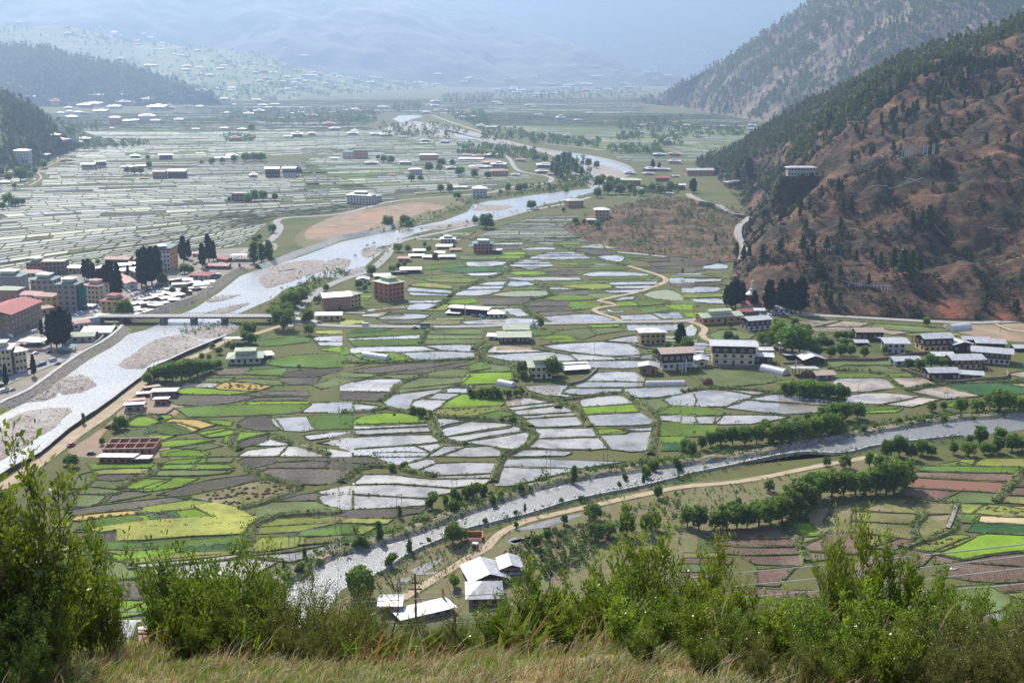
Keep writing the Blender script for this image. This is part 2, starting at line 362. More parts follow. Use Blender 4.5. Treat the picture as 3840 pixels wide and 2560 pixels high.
o, S_L = loft('far_slope', [col2(-900, 226, -900, 20, 8000), col2(-300, 226, -300, 42, 8000), col2(0, 226, 0, 60, 8000), col2(150, 227, 150, 62, 8000), col2(300, 228, 300, 94, 8000), col2(450, 230, 450, 108, 8000), col2(600, 234, 600, 126, 8100), col2(700, 228, 700, 160, 8300), col2(850, 214, 850, 182, 9000), col2(1050, 200, 1050, 192, 10200)],
    200, 70, M_SLOPE, 16, 500, foot_env=.2, ridge_amp=.5, back=1200, seed=5); add_bvh(o)
o, S_1 = loft('blue_mountain', [col2(-1200, 205, -1200, -420, 12500), col2(-400, 205, -300, -330, 12500), col2(0, 205, 150, -260, 12500), col2(400, 205, 500, -160, 12400), col2(700, 203, 750, -100, 12300), col2(950, 201, 930, -40, 12200), col2(1200, 199, 1130, 20, 12000), col2(1400, 198, 1290, 90, 11500), col2(1600, 198, 1430, 150, 10800), col2(1800, 198, 1560, 192, 10200)],
    240, 120, M_FARMT, 170, 1500, foot_env=.15, ridge_amp=.3, back=1500, seed=6); add_bvh(o)
o, S_2 = loft('hazy_mountain', [col2(200, 186, 200, -300, 15000), col2(900, 186, 900, -230, 15000), col2(1500, 186, 1500, -240, 15000), col2(2200, 186, 2200, -300, 15000), col2(3300, 186, 3300, -380, 15000)],
    120, 80, M_FARMT, 160, 1800, foot_env=.15, ridge_amp=.3, back=300, seed=8); add_bvh(o)

# slope the photographer stands on
gx = np.linspace(-150, 150, 160); gy = np.concatenate([np.linspace(-12, 40, 90), np.linspace(42, 330, 90)])
XX, YY = np.meshgrid(gx, gy); ZZ = np.zeros_like(XX)
def slope_z(x, y):
    ang = 38 - 9 / (1 + math.exp((x + 4) / 4.0))
    yc = 14.5 + .8 * math.sin(x * .35) + (1.5 if x < -5 else 0) - .10 * max(0, x - 4)
    z = H - 2.45 - math.tan(R(21.5)) * min(y, yc)
    if y > yc:
        e = y - yc; z -= math.tan(R(21.5)) * min(e, 4) * 1 + 0; z -= (e - min(e, 4)) * math.tan(R(ang)) + min(e, 4) * (math.tan(R(ang)) - math.tan(R(21.5))) * .6
    return z + noise.noise(Vector((x * .35, y * .35, 0))) * .16 + noise.noise(Vector((x * .06, y * .06, 3))) * (.1 if y < 16 else 1.2)
for i in range(XX.shape[0]):
    for j in range(XX.shape[1]): ZZ[i, j] = max(-4, slope_z(XX[i, j], YY[i, j]))
nx = len(gx); ii = (np.arange(len(gy) - 1)[:, None] * nx + np.arange(nx - 1)[None, :]).ravel()
M_NEAR = mat('dry foreground soil and grass', (.20, .15, .075), (.11, .13, .04), 1.2, .95, .6, .1, scale2=.3, c3=(.24, .12, .07))
near = link('near_slope', np_mesh('near_slope', np.stack([XX, YY, ZZ], -1).reshape(-1, 3), np.stack([ii, ii + 1, ii + nx + 1, ii + nx], 1), smooth=True), [M_NEAR])
setp(near, kind='structure')

# haze: one even volume round everything
hb = MB(); hb.box((0, 7700, 1400), (18400, 15900, 2804))
hm = bpy.data.materials.new('haze'); hm.use_nodes = True; hn = hm.node_tree; hn.nodes.clear()
pv = hn.nodes.new('ShaderNodeVolumePrincipled'); ho = hn.nodes.new('ShaderNodeOutputMaterial')
pv.inputs['Color'].default_value = (.51, .70, 1, 1); pv.inputs['Density'].default_value = 8.2e-5; pv.inputs['Anisotropy'].default_value = .45
hn.links.new(pv.outputs[0], ho.inputs['Volume'])
hz = hb.build('haze', hm); setp(hz, kind='stuff')
# ---------------- rivers, roads, fields ----------------
ROADS = []      # (name, material, width, [(tile,'pts')...])
def chain(*segs):
    out = []
    for t, s in segs: out += gp(t, s)
    return out
def smooth_line(p, step=8.0):
    p = [Vector(q) for q in p]; out = []
    for i in range(len(p) - 1):
        a, b, c, d = p[max(i - 1, 0)], p[i], p[i + 1], p[min(i + 2, len(p) - 1)]
        n = max(1, int((c - b).length / step))
        for k in range(n):
            f = k / n
            out.append(.5 * (2 * b + (c - a) * f + (2 * a - 5 * b + 4 * c - d) * f * f + (3 * b - a - 3 * c + d) * f ** 3))
    out.append(p[-1]); return out
def sides(p, w_, jit=0.0):
    L, Rr = [], []
    for i, q in enumerate(p):
        t = (p[min(i + 1, len(p) - 1)] - p[max(i - 1, 0)]); t.z = 0
        if t.length < 1e-6: t = Vector((1, 0, 0))
        t.normalize(); nrm = Vector((-t.y, t.x, 0)); ww = w_ / 2 + (random.uniform(-jit, jit) if jit else 0)
        L.append(q + nrm * ww); Rr.append(q - nrm * ww)
    return L, Rr
def strip(mb, p, prof, m=0, jit=0.0, hj=0.0):
    """prof: list of (offset, z, material) across a line"""
    cols = []
    for i, q in enumerate(p):
        t = (p[min(i + 1, len(p) - 1)] - p[max(i - 1, 0)]); t.z = 0
        if t.length < 1e-6: t = Vector((1, 0, 0))
        t.normalize(); nrm = Vector((-t.y, t.x, 0))
        j = random.uniform(-jit, jit); h = random.uniform(-hj, hj)
        cols.append([q + nrm * (a + j) + Vector((0, 0, z + (h if z > .2 else 0))) for a, z, *_ in prof])
    n = len(mb.v); k = len(prof)
    for r in cols: mb.v.extend(tuple(v) for v in r)
    for i in range(len(cols) - 1):
        for j in range(k - 1):
            mb.f.append((n + i * k + j, n + (i + 1) * k + j, n + (i + 1) * k + j + 1, n + i * k + j + 1))
            mb.m.append(prof[j][2] if len(prof[j]) > 2 else m); mb.t.append(random.random())
def tri_poly(mb, pl, m=0, t=.5, z=0.0):
    mb.poly([(p.x, p.y, p.z + z) for p in pl], m, t)

# river outlines
rl = chain(('D', '-300,1420 0,1272 200,1178 380,1048 560,925 700,850 830,745 1000,705 1180,622 1330,560 1500,450 1640,338 1760,295 2000,225 2334,105'), ('B', '300,1590 700,1510 860,1450 900,1400 1000,1375 1100,1368 1300,1335 1740,1285'))
rr = chain(('B', '1745,1305 1560,1365 1380,1400 1230,1450 1080,1500 900,1535 700,1568'), ('E', '620,20 520,45 420,80 330,130 200,235 130,300 0,350'), ('D', '2200,345 2130,372 1950,425 1860,495 1650,585 1530,645 1640,680 1560,735 1500,780 1300,862 1100,952 980,1035 860,1120 700,1240 480,1390 250,1568'), ('G', '0,160 -300,420'))
def flat(name, outline, material, z, kind='structure', sub=0):
    bm = bmesh.new(); vs = [bm.verts.new((p.x, p.y, z)) for p in outline]; bm.faces.new(vs)
    bmesh.ops.triangulate(bm, faces=bm.faces[:]); me = bpy.data.meshes.new(name); bm.to_mesh(me); bm.free()
    o = link(name, me, [material]); return setp(o, kind=kind)
river_main = rl + rr
flat('river', river_main, M_RIVER, .03)
up_l = chain(('B', '1740,1292 1680,1200 1600,1130 1540,1065 1480,1035 1300,1015 1000,965 800,935 700,880 560,850 420,845 350,815 400,790 530,788'))
up_r = chain(('B', '560,796 470,820 440,845 640,880 860,930 1010,962 1180,995 1500,1040 1700,1065 1830,1100 1960,1150 1990,1180 1960,1190 1830,1140 1700,1105 1640,1110 1740,1200 1810,1285'))
flat('upper_river', up_l + up_r, M_RIVER, .03)
r2t = chain(('F', '2700,1280 2334,1300 1880,1330 1400,1400 900,1480 520,1568'), ('H', '2000,132 1500,212 1200,305 850,425 620,515 300,620 0,702'), ('G', '2150,790 2000,885 1800,1010 1600,1180'))
r2b = chain(('G', '1750,1330 2000,1250 2200,1120'), ('H', '0,930 260,812 430,715 600,632 860,525 1300,415 1600,325 2000,245 2334,165'), ('I', '0,160 400,80 820,0'), ('F', '1100,1562 1350,1505 1900,1440 2334,1385 2700,1350'))
flat('mountain_river', r2t + r2b, M_RIVER2, .03)
# small pools by the fence
flat('pool', gp('H', '1120,545 1180,520 1330,480 1480,440 1640,410 1650,420 1560,455 1400,505 1200,530'), M_FIELD['w'], .09)
flat('pool', gp('H', '470,800 560,760 700,710 690,725 640,765 560,820 660,805 640,825 520,830'), M_FIELD['w'], .09)
flat('pool', gp('H', '1150,600 1290,565 1300,590 1180,615'), M_FIELD['w'], .09)
flat('pool', gp('I', '1700,800 1900,780 1860,800'), M_FIELD['w'], .3)
flat('pool', gp('H', '1130,600 1180,570 1240,585 1300,560 1320,590 1250,600 1180,625'), M_FIELD['w'], .09)
flat('pool', gp('H', '350,890 420,850 500,840 470,870 400,895'), M_FIELD['w'], .09)
flat('stream', gp('I', '2050,1090 2250,1100 2500,1220 2500,1290 2200,1180'), M_RIVER2, .09)
bars = [('D', '810,945 880,890 960,830 1100,760 1250,735 1330,760 1410,790 1370,830 1250,870 1050,930 960,975 860,975'), ('D', '345,1085 450,1020 560,1018 630,1045 662,1085 560,1135 430,1150 360,1120'),
 ('D', '-200,1530 0,1410 60,1320 180,1255 300,1240 490,1235 450,1300 400,1350 250,1450 100,1550 -100,1640'), ('D', '1790,330 2010,298 2045,350 1930,395 1830,422 1775,385'), ('D', '1830,278 2000,240 2200,228 2212,300 2045,348 2010,296 1900,312'),
 ('D', '1370,600 1500,560 1700,520 1640,560 1560,590 1400,618'), ('D', '1400,510 1500,480 1640,465 1580,490 1440,520'), ('D', '2205,290 2240,235 2334,215 2400,240 2334,300'), ('D', '80,1215 200,1160 330,1105 390,1160 300,1190 150,1205'),
 ('D', '1270,725 1340,690 1500,680 1640,690 1560,740 1400,770'), ('B', '960,1400 1150,1405 1170,1420 1060,1445 900,1440 930,1415'), ('E', '0,330 60,300 150,275 180,290 60,345'), ('B', '520,1560 900,1500 1000,1510 760,1562'), ('E', '150,150 260,135 330,128 200,210 140,200')]
gb = MB()
def inset(pl, d):
    n = len(pl); ar = sum(pl[i].x * pl[(i + 1) % n].y - pl[(i + 1) % n].x * pl[i].y for i in range(n))
    sg = 1 if ar > 0 else -1; out = []
    for i in range(n):
        a, b, c = pl[i - 1], pl[i], pl[(i + 1) % n]
        e1 = (b - a); e2 = (c - b); e1.z = e2.z = 0
        if e1.length < 1e-3 or e2.length < 1e-3: out.append(b.copy()); continue
        n1 = Vector((-e1.y, e1.x, 0)).normalized() * sg; n2 = Vector((-e2.y, e2.x, 0)).normalized() * sg
        m = n1 + n2
        if m.length < .3: out.append(b + n1 * d); continue
        m = m / max(m.length_squared / 2, .6) ; out.append(b + m * d)
    return out
def dense(pl, step, jit=0.0, wob=0.0):
    out = []; n = len(pl)
    for i in range(n):
        a, b = pl[i], pl[(i + 1) % n]; k = max(1, int((b - a).length / step))
        for j in range(k):
            q = a.lerp(b, j / k)
            if jit: q = q + Vector((random.uniform(-jit, jit), random.uniform(-jit, jit), 0))
            if wob: q = q + Vector((noise.noise(q / 14), noise.noise(q / 14 + Vector((50, 0, 0))), 0)) * wob
            out.append(q)
    return out
def closed_smooth(pl, step):
    n = len(pl); out = []
    for i in range(n):
        a, b, c, d = pl[i - 1], pl[i], pl[(i + 1) % n], pl[(i + 2) % n]
        k = max(1, int((c - b).length / step))
        for j in range(k):
            f = j / k; out.append(.5 * (2 * b + (c - a) * f + (2 * a - 5 * b + 4 * c - d) * f * f + (3 * b - a - 3 * c + d) * f ** 3))
    return out
for i, (t, s) in enumerate(bars):
    ol = closed_smooth(gp(t, s), 6.0); ol = [q + Vector((noise.noise(q / 9), noise.noise(q / 9 + Vector((5, 5, 5))), 0)) * 3 for q in ol]
    c = sum(ol, Vector()) / len(ol); rings = [ol, [c + (q - c) * .93 for q in ol], [c + (q - c) * .7 for q in ol], [c + (q - c) * .3 for q in ol]]
    n0 = len(gb.v); zz = (-.05, .35, .6, .7)
    gb.grid([[Vector((q.x, q.y, z + (noise.noise(q / 5) * .25 if z > 0 else 0))) for q in r] for r, z in zip(rings, zz)], 0, closed=True)
    gb.poly([Vector((q.x, q.y, .7)) for q in rings[-1]], 0)
setp(gb.build('gravel_bars', [M_GRAVEL], smooth=True), kind='structure')
ROCKS = [closed_smooth(gp(t, s_), 20) for t, s_ in bars]

# embankments: rough stone slope up to a walkway
def bank(name, line, prof, mats, label, cat, kind=None, step=5, jit=.2, hj=.1):
    p = smooth_line(line, step); mb = MB(); strip(mb, p, prof, jit=jit, hj=hj)
    o = mb.build(name, mats); setp(o, label, cat, kind=kind); return o
M_BANK = mat('rough stone embankment', (.24, .21, .18), (.12, .10, .085), .7, .95, .9, .4, scale2=.12, c3=(.16, .17, .07), stops=(.38, .6))
M_COB = mat('stony bank rubble', (.25, .205, .185), (.10, .085, .07), 1.1, .95, .9, .4, scale2=.16, c3=(.13, .14, .055), stops=(.4, .6))
M_SCRUB = mat('dry bank scrub', (.15, .13, .06), (.075, .088, .034), .25, .95, .8, .4, scale2=.06, c3=(.28, .21, .13))
bL = chain(('D', '-300,1395 0,1245 200,1150 380,1020 560,895 700,820 800,745 835,705'))
bank('embankment', bL, [(-6.5, 0, 0), (-1.2, 3.2, 1), (-1.1, 3.6, 1), (1.1, 3.6, 1), (1.2, 3.3, 0), (3.5, .05, 0)], [M_BANK, M_CONC], 'long stone river embankment with pale walkway below the town car park', 'embankment')
bL2 = chain(('D', '860,650 1000,615 1180,555 1330,500 1480,400 1600,320 1665,300'))
bank('embankment', bL2, [(-6, 0, 0), (-1, 3.4, 1), (-.9, 3.6, 1), (.9, 3.6, 1), (1, 3.3, 0), (3, .05, 0)], [M_BANK, M_BANK], 'rough stone river embankment beside the market sheds upstream of the bridge', 'embankment')
bank('embankment', chain(('D', '1760,285 1850,262 2000,200 2200,130 2334,80'), ('B', '200,1600 420,1530')), [(-6, 0, 0), (-1, 3.6, 1), (1, 3.6, 0), (3, .05, 0)], [M_CONC, M_BANK], 'sloped grey concrete river embankment beyond the market sheds', 'embankment')
bR = chain(('G', '-250,330 60,120'), ('D', '255,1568 480,1385 700,1235 860,1115 980,1025 1060,965 1120,940 1300,858 1500,776 1545,755'))
bank('river_wall', bR, [(-1.6, 1.9, 1), (-1.6, 2.3, 0), (-.2, 2.3, 0), (0.2, 2.3, 1), (1.6, 0, 1)][::1], [M_CONC, M_BANK], 'long pale concrete flood wall beside the sandy river track', 'wall')
bR2 = chain(('H', '260,825 430,712 600,628 860,523 1300,412 1600,322 2000,240 2334,160'), ('I', '0,155 400,72 780,0'), ('F', '1100,1553 1350,1497 1900,1432'))
bank('river_wall', bR2, [(-1.6, 0, 1), (-.45, 1.1, 0), (.35, 1.1, 1), (1.5, .05, 1)], [M_CONC, M_STONE], 'low rough stone wall along the near bank of the glittering river', 'wall')
for nm, a in (('river_bank', r2t),):
    bank(nm, a, [(-9, .12, 2), (-6.0, 1.3, 2), (-3.2, 1.7, 1), (-1.0, 1.5, 0), (.8, .0, 0)], [M_STONE, M_SCRUB, M_COB], None, None, 'structure', step=4, jit=.6, hj=.4)
def slab(name, t, s, material, z):
    ol = closed_smooth(gp(t, s), 8); ol = [q + Vector((noise.noise(q / 12), noise.noise(q / 12 + Vector((5, 5, 5))), 0)) * 2 for q in ol]
    o = flat(name, ol, material, z); return o
# bare and scrubby patches of ground
M_PATCH_G = mat('rough pasture', (.10, .125, .042), (.135, .10, .058), .16, .95, .6, .2, scale2=.3, c3=(.165, .125, .08), detail=9)
M_DIRT = mat('bare dirt', (.26, .195, .14), (.17, .125, .08), .06, .95, .4, .2, scale2=.02, c3=(.30, .17, .105), detail=8)
M_TOWN = mat('town ground', (.25, .22, .19), (.17, .145, .12), .05, .95, .2, .1, scale2=.02, c3=(.20, .19, .11), detail=7)
slab('town_ground', 'D', '-300,200 200,180 700,170 1000,210 1400,160 1700,140 1800,110 1900,130 1760,270 1640,300 1480,390 1300,500 1180,550 860,650 820,720 700,815 380,1015 0,1240 -300,1390', M_TOWN, .012)
slab('bare_ground', 'B', '-50,1480 300,1412 520,1385 640,1400 560,1450 420,1500 230,1560 -150,1640 -250,1590', M_DIRT, .02)
slab('pasture', 'B', '0,1470 350,1390 760,1345 860,1380 640,1480 500,1550 300,1610 -200,1700 -300,1600', M_PATCH_G, .014)
slab('bare_ground', 'B', '560,1420 640,1400 720,1410 640,1440', M_DIRT, .022)
slab('bare_ground', 'D', '480,1568 560,1470 760,1330 880,1150 1000,1080 1050,1100 1230,1110 1250,1240 1180,1290 780,1370 700,1480 1100,1480 1160,1568', M_DIRT, .014)
slab('pasture', 'H', '0,1000 260,850 600,650 1050,530 1300,440 1700,340 2334,230 2334,900 1200,1100 400,1150 -400,1250', M_PATCH_G, .014)
slab('pasture', 'I', '-100,250 400,160 1000,90 1330,10 1600,100 1500,200 900,330 700,460 100,560 -100,560', M_PATCH_G, .016)
slab('gravel_bank', 'B', '500,830 900,900 1300,1000 1800,1080 2000,1160 1900,1230 1750,1300 1600,1200 1400,1050 900,960 300,900', M_GRAVEL, .012)
slab('bare_ground', 'F', '1800,660 2334,655 2500,660 2500,770 2200,780 1950,735 1820,700', M_DIRT, .016)

def road(name, material, width, line, z=.55, label=None):
    p = smooth_line(line, 6); mb = MB()
    strip(mb, p, [(width / 2 + 1.2, .02, 1), (width / 2, z, 0), (-width / 2, z, 1), (-width / 2 - 1.2, .02, 1)], jit=.12)
    ROADS.append((p, width)); return setp(mb.build(name, [material, M_BUND]), kind='structure')
road('sand_track', M_SAND, 7.5, chain(('G', '0,250'), ('D', '330,1568 520,1420 700,1300 850,1180 960,1080 1010,1040')), .3)
road('sand_track', M_SAND, 5, chain(('D', '1280,905 1400,860 1560,775 1760,730 1940,672')), .3)
road('main_road', M_ROAD, 8, chain(('D', '1965,690 1985,630 2050,555 2130,480 2210,425 2334,368'), ('E', '180,308 290,225 355,140 420,98 620,55 880,0'), ('B', '1050,1505 1300,1440 1550,1392 1700,1350')))
road('bridge_road', M_ROAD, 7, chain(('D', '1910,652 2100,668 2334,682'), ('E', '200,684 500,688 900,685 1300,668 1900,655 2334,648'), ('F', '120,632 300,600 600,598 780,605 1100,618 1700,652 2000,660 2334,648 2600,650')), .6)
road('town_street', M_ROAD, 9, chain(('D', '-200,1150 0,1075 150,1010 350,930 560,850')), .1)
road('town_street', M_ROAD, 8, chain(('D', '480,640 540,610 700,540 860,480 1000,430 1200,360 1400,290 1560,225 1700,155 1810,120 1890,55 1915,0'), ('A', '1890,1520 1960,1490 2334,1462'), ('B', '350,1378 780,1340 1000,1320 1200,1275 1390,1255 1440,1225 1390,1200 1250,1178 1190,1150 1160,1100 1130,1065')), .2)
road('dirt_track', M_SAND, 4.5, chain(('E', '1925,655 1860,625 1780,598 1725,570 1800,550 1885,540 1840,525 1760,510 1850,485 1980,460 2090,430 2190,392 2222,368 2175,335 2060,300 1960,270')), .5)
road('dirt_track', M_SAND, 4.5, chain(('F', '230,800 150,765 130,740 155,705 100,665 0,645')), .45)
road('sand_track', M_SAND, 3.6, chain(('I', '1350,12 900,92 400,190 0,228'), ('H', '2000,295 1800,338 1500,405 1250,465 1130,520 1070,560 1000,640 860,720 700,820 550,910 400,1000 250,1060 150,1120')), .16)
road('sand_track', M_SAND, 3, chain(('A', '330,1030 400,1090 340,1130 260,1170 280,1220 200,1270')), .3)
road('far_road', M_SAND, 9, chain(('B', '620,790 760,840 900,885 990,915')), .5)
road('far_road', M_SAND, 7, chain(('B', '1390,985 1600,1005 1800,1030')), .5)
road('dirt_track', M_SAND, 3, chain(('F', '2130,662 2250,710 2334,720 2500,760')), .3)

# ---- roads on slopes follow the hill ----
def hill_road(line, width, name='hill_road'):
    p = smooth_line([hit(t, x, y) for t, s in line for x, y in pts(s)], 6); mb = MB()
    for q in p: q.z = max(q.z, drop(q.x, q.y)) + 2.2
    strip(mb, p, [(width / 2 + 2, -4.5, 1), (width / 2, 0, 0), (-width / 2, 0, 1), (-width / 2 - 2, -4.5, 1)])
    setp(mb.build(name, [M_ROAD, M_DIRT]), kind='structure')
hill_road([('C', '40,1335 100,1375 230,1412 300,1450 350,1473 455,1490 400,1540'), ('F', '392,0 378,40 385,90 410,125 430,165 415,205 395,240')], 7)
hill_road([('A', '20,790 45,750 40,720 75,700')], 7)

# ---- fields ----
EXCL = [river_main, up_l + up_r, r2t + r2b]; FILL = []; ROADS.append((smooth_line(r2t, 6), 24)); ROADS.append((smooth_line(bR2, 6), 8))
def inside(p, pl):
    r = False; n = len(pl); j = n - 1
    for i in range(n):
        a, b = pl[i], pl[j]
        if (a.y > p.y) != (b.y > p.y) and p.x < (b.x - a.x) * (p.y - a.y) / (b.y - a.y) + a.x: r = not r
        j = i
    return r
def near_road(p, m=3.0):
    for line, w_ in ROADS:
        for q in line:
            if abs(q.x - p.x) < 40 and abs(q.y - p.y) < 40 and (q.x - p.x) ** 2 + (q.y - p.y) ** 2 < (w_ / 2 + m) ** 2: return True
    return False
fm = MB(); bm_ = MB(); FIELD_POLYS = []; EDGE = []
cnt = [0]
def src_of(q): return CX + F * q.x / (q.y * cp + H * sp)
def bund(pl, w_=.9, h=.5, step=5.0, jit=.18, seam=False):
    D = dense(pl, step, jit); D.append(D[0].copy())
    hh = h * random.uniform(.8, 1.2); runs = [D]
    if seam:      # plots that run on past the edge of the measured sheet have no bank there
        runs = [[]]
        for q in D:
            u = src_of(q)
            if min(abs(u - 1280), abs(u - 2560)) < 42 and any(abs(u2 - 1280) < 42 or abs(u2 - 2560) < 42 for u2 in (src_of(q + Vector((0, 7, 0))), src_of(q - Vector((0, 7, 0))))) : runs.append([])
            else: runs[-1].append(q)
    for D in runs:
        if len(D) > 1: strip(bm_, D, [(-w_, .0, 1), (-w_ * .45, hh, 0), (w_ * .45, hh + .02, 1), (w_, .0, 1)], hj=h * .3)
def field(pl, ty, w_=.62, h=.45, step=4.0, smooth=True, hand=True):
    if smooth and len(pl) > 4: pl = closed_smooth(pl, 9.0)
    if hand: pl = inset(pl, -.9)
    cnt[0] += 1
    z = .05 + (cnt[0] % 37) * .0035
    tall = {'g': .22, 'Y': .45, 'b': .1, 'h': .25, 'c': .2}.get(ty, 0)
    tri_poly(fm, pl, FK.index(ty), random.random(), z + tall)
    if tall:
        n = len(fm.v); k = len(pl)
        fm.v.extend((p.x, p.y, p.z) for p in pl); fm.v.extend((p.x, p.y, z + tall) for p in pl)
        for i in range(k):
            fm.f.append((n + i, n + (i + 1) % k, n + k + (i + 1) % k, n + k + i)); fm.m.append(FK.index(ty)); fm.t.append(.5)
    us = [src_of(q) for q in pl]; seam = hand and any(any(abs(u - k) < 60 for u in us) for k in (1280, 2560))
    bund(pl, w_, h, 1.6 if seam else step, seam=seam)
    if hand: EDGE.append((pl, ty))
def fields(t, data):
    for line in data.strip().splitlines():
        line = line.strip()
        if not line: continue
        ty, rest = line.split(' ', 1)
        field(gp(t, rest), ty)
def block(t, corners, dr, dc, pal, wob=6.0, w_=.9, h=.5, excl=True, rot=0.0):
    """corners TL TR BR BL in pixels; strips dr metres deep, dc metres long"""
    A, B, C_, D_ = gp(t, corners)
    nr = max(1, int(((A - D_).length + (B - C_).length) / 2 / dr)); wd = max((A - B).length, (C_ - D_).length)
    keys = [k for k, v in pal for _ in range(v)]
    def pos(u, v):
        q = (D_.lerp(C_, u)).lerp(A.lerp(B, u), v)
        return q + Vector((noise.noise(q / 180), noise.noise(q / 150 + Vector((9, 0, 0))), 0)) * wob * 2.2 + Vector((0, noise.noise(q / 45 + Vector((0, 9, 0))), 0)) * wob * .5
    v = 0.0; vs = [0.0]
    while v < 1: v += random.uniform(.6, 1.4) / nr; vs.append(min(v, 1.0))
    for i in range(len(vs) - 1):
        u = random.uniform(-.5, 0) * dc / wd; run = random.choice(keys)
        while u < 1:
            du = random.uniform(.5, 1.6) * dc / wd; a, b = max(u, 0), min(u + du, 1); u += du
            if b - a < .15 * dc / wd: continue
            n = 2
            pl = [pos(a + (b - a) * k / n, vs[i]) for k in range(n + 1)] + [pos(a + (b - a) * k / n, vs[i + 1]) for k in range(n, -1, -1)]
            c = sum(pl, Vector()) / len(pl)
            if excl and (any(inside(q, e) for e in EXCL for q in (c, pl[0], pl[n])) or near_road(c, dr * .8) or any(near_road(q, 1.5) for q in pl[::n])): continue
            if FILL and (any((c.x - g.x) ** 2 + (c.y - g.y) ** 2 < (r_ + dr * .8) ** 2 for g, r_ in EXB) or any(abs(g.x - c.x) < r_ + 40 and abs(g.y - c.y) < r_ + 40 and (any(inside(q, e) for q in pl + [c]) or any(inside(q, pl) for q in e[::3])) for e, g, r_ in FILL)): continue
            if random.random() < .45: run = random.choice(keys)
            field(pl, run, w_, h, step=12, smooth=False, hand=False)
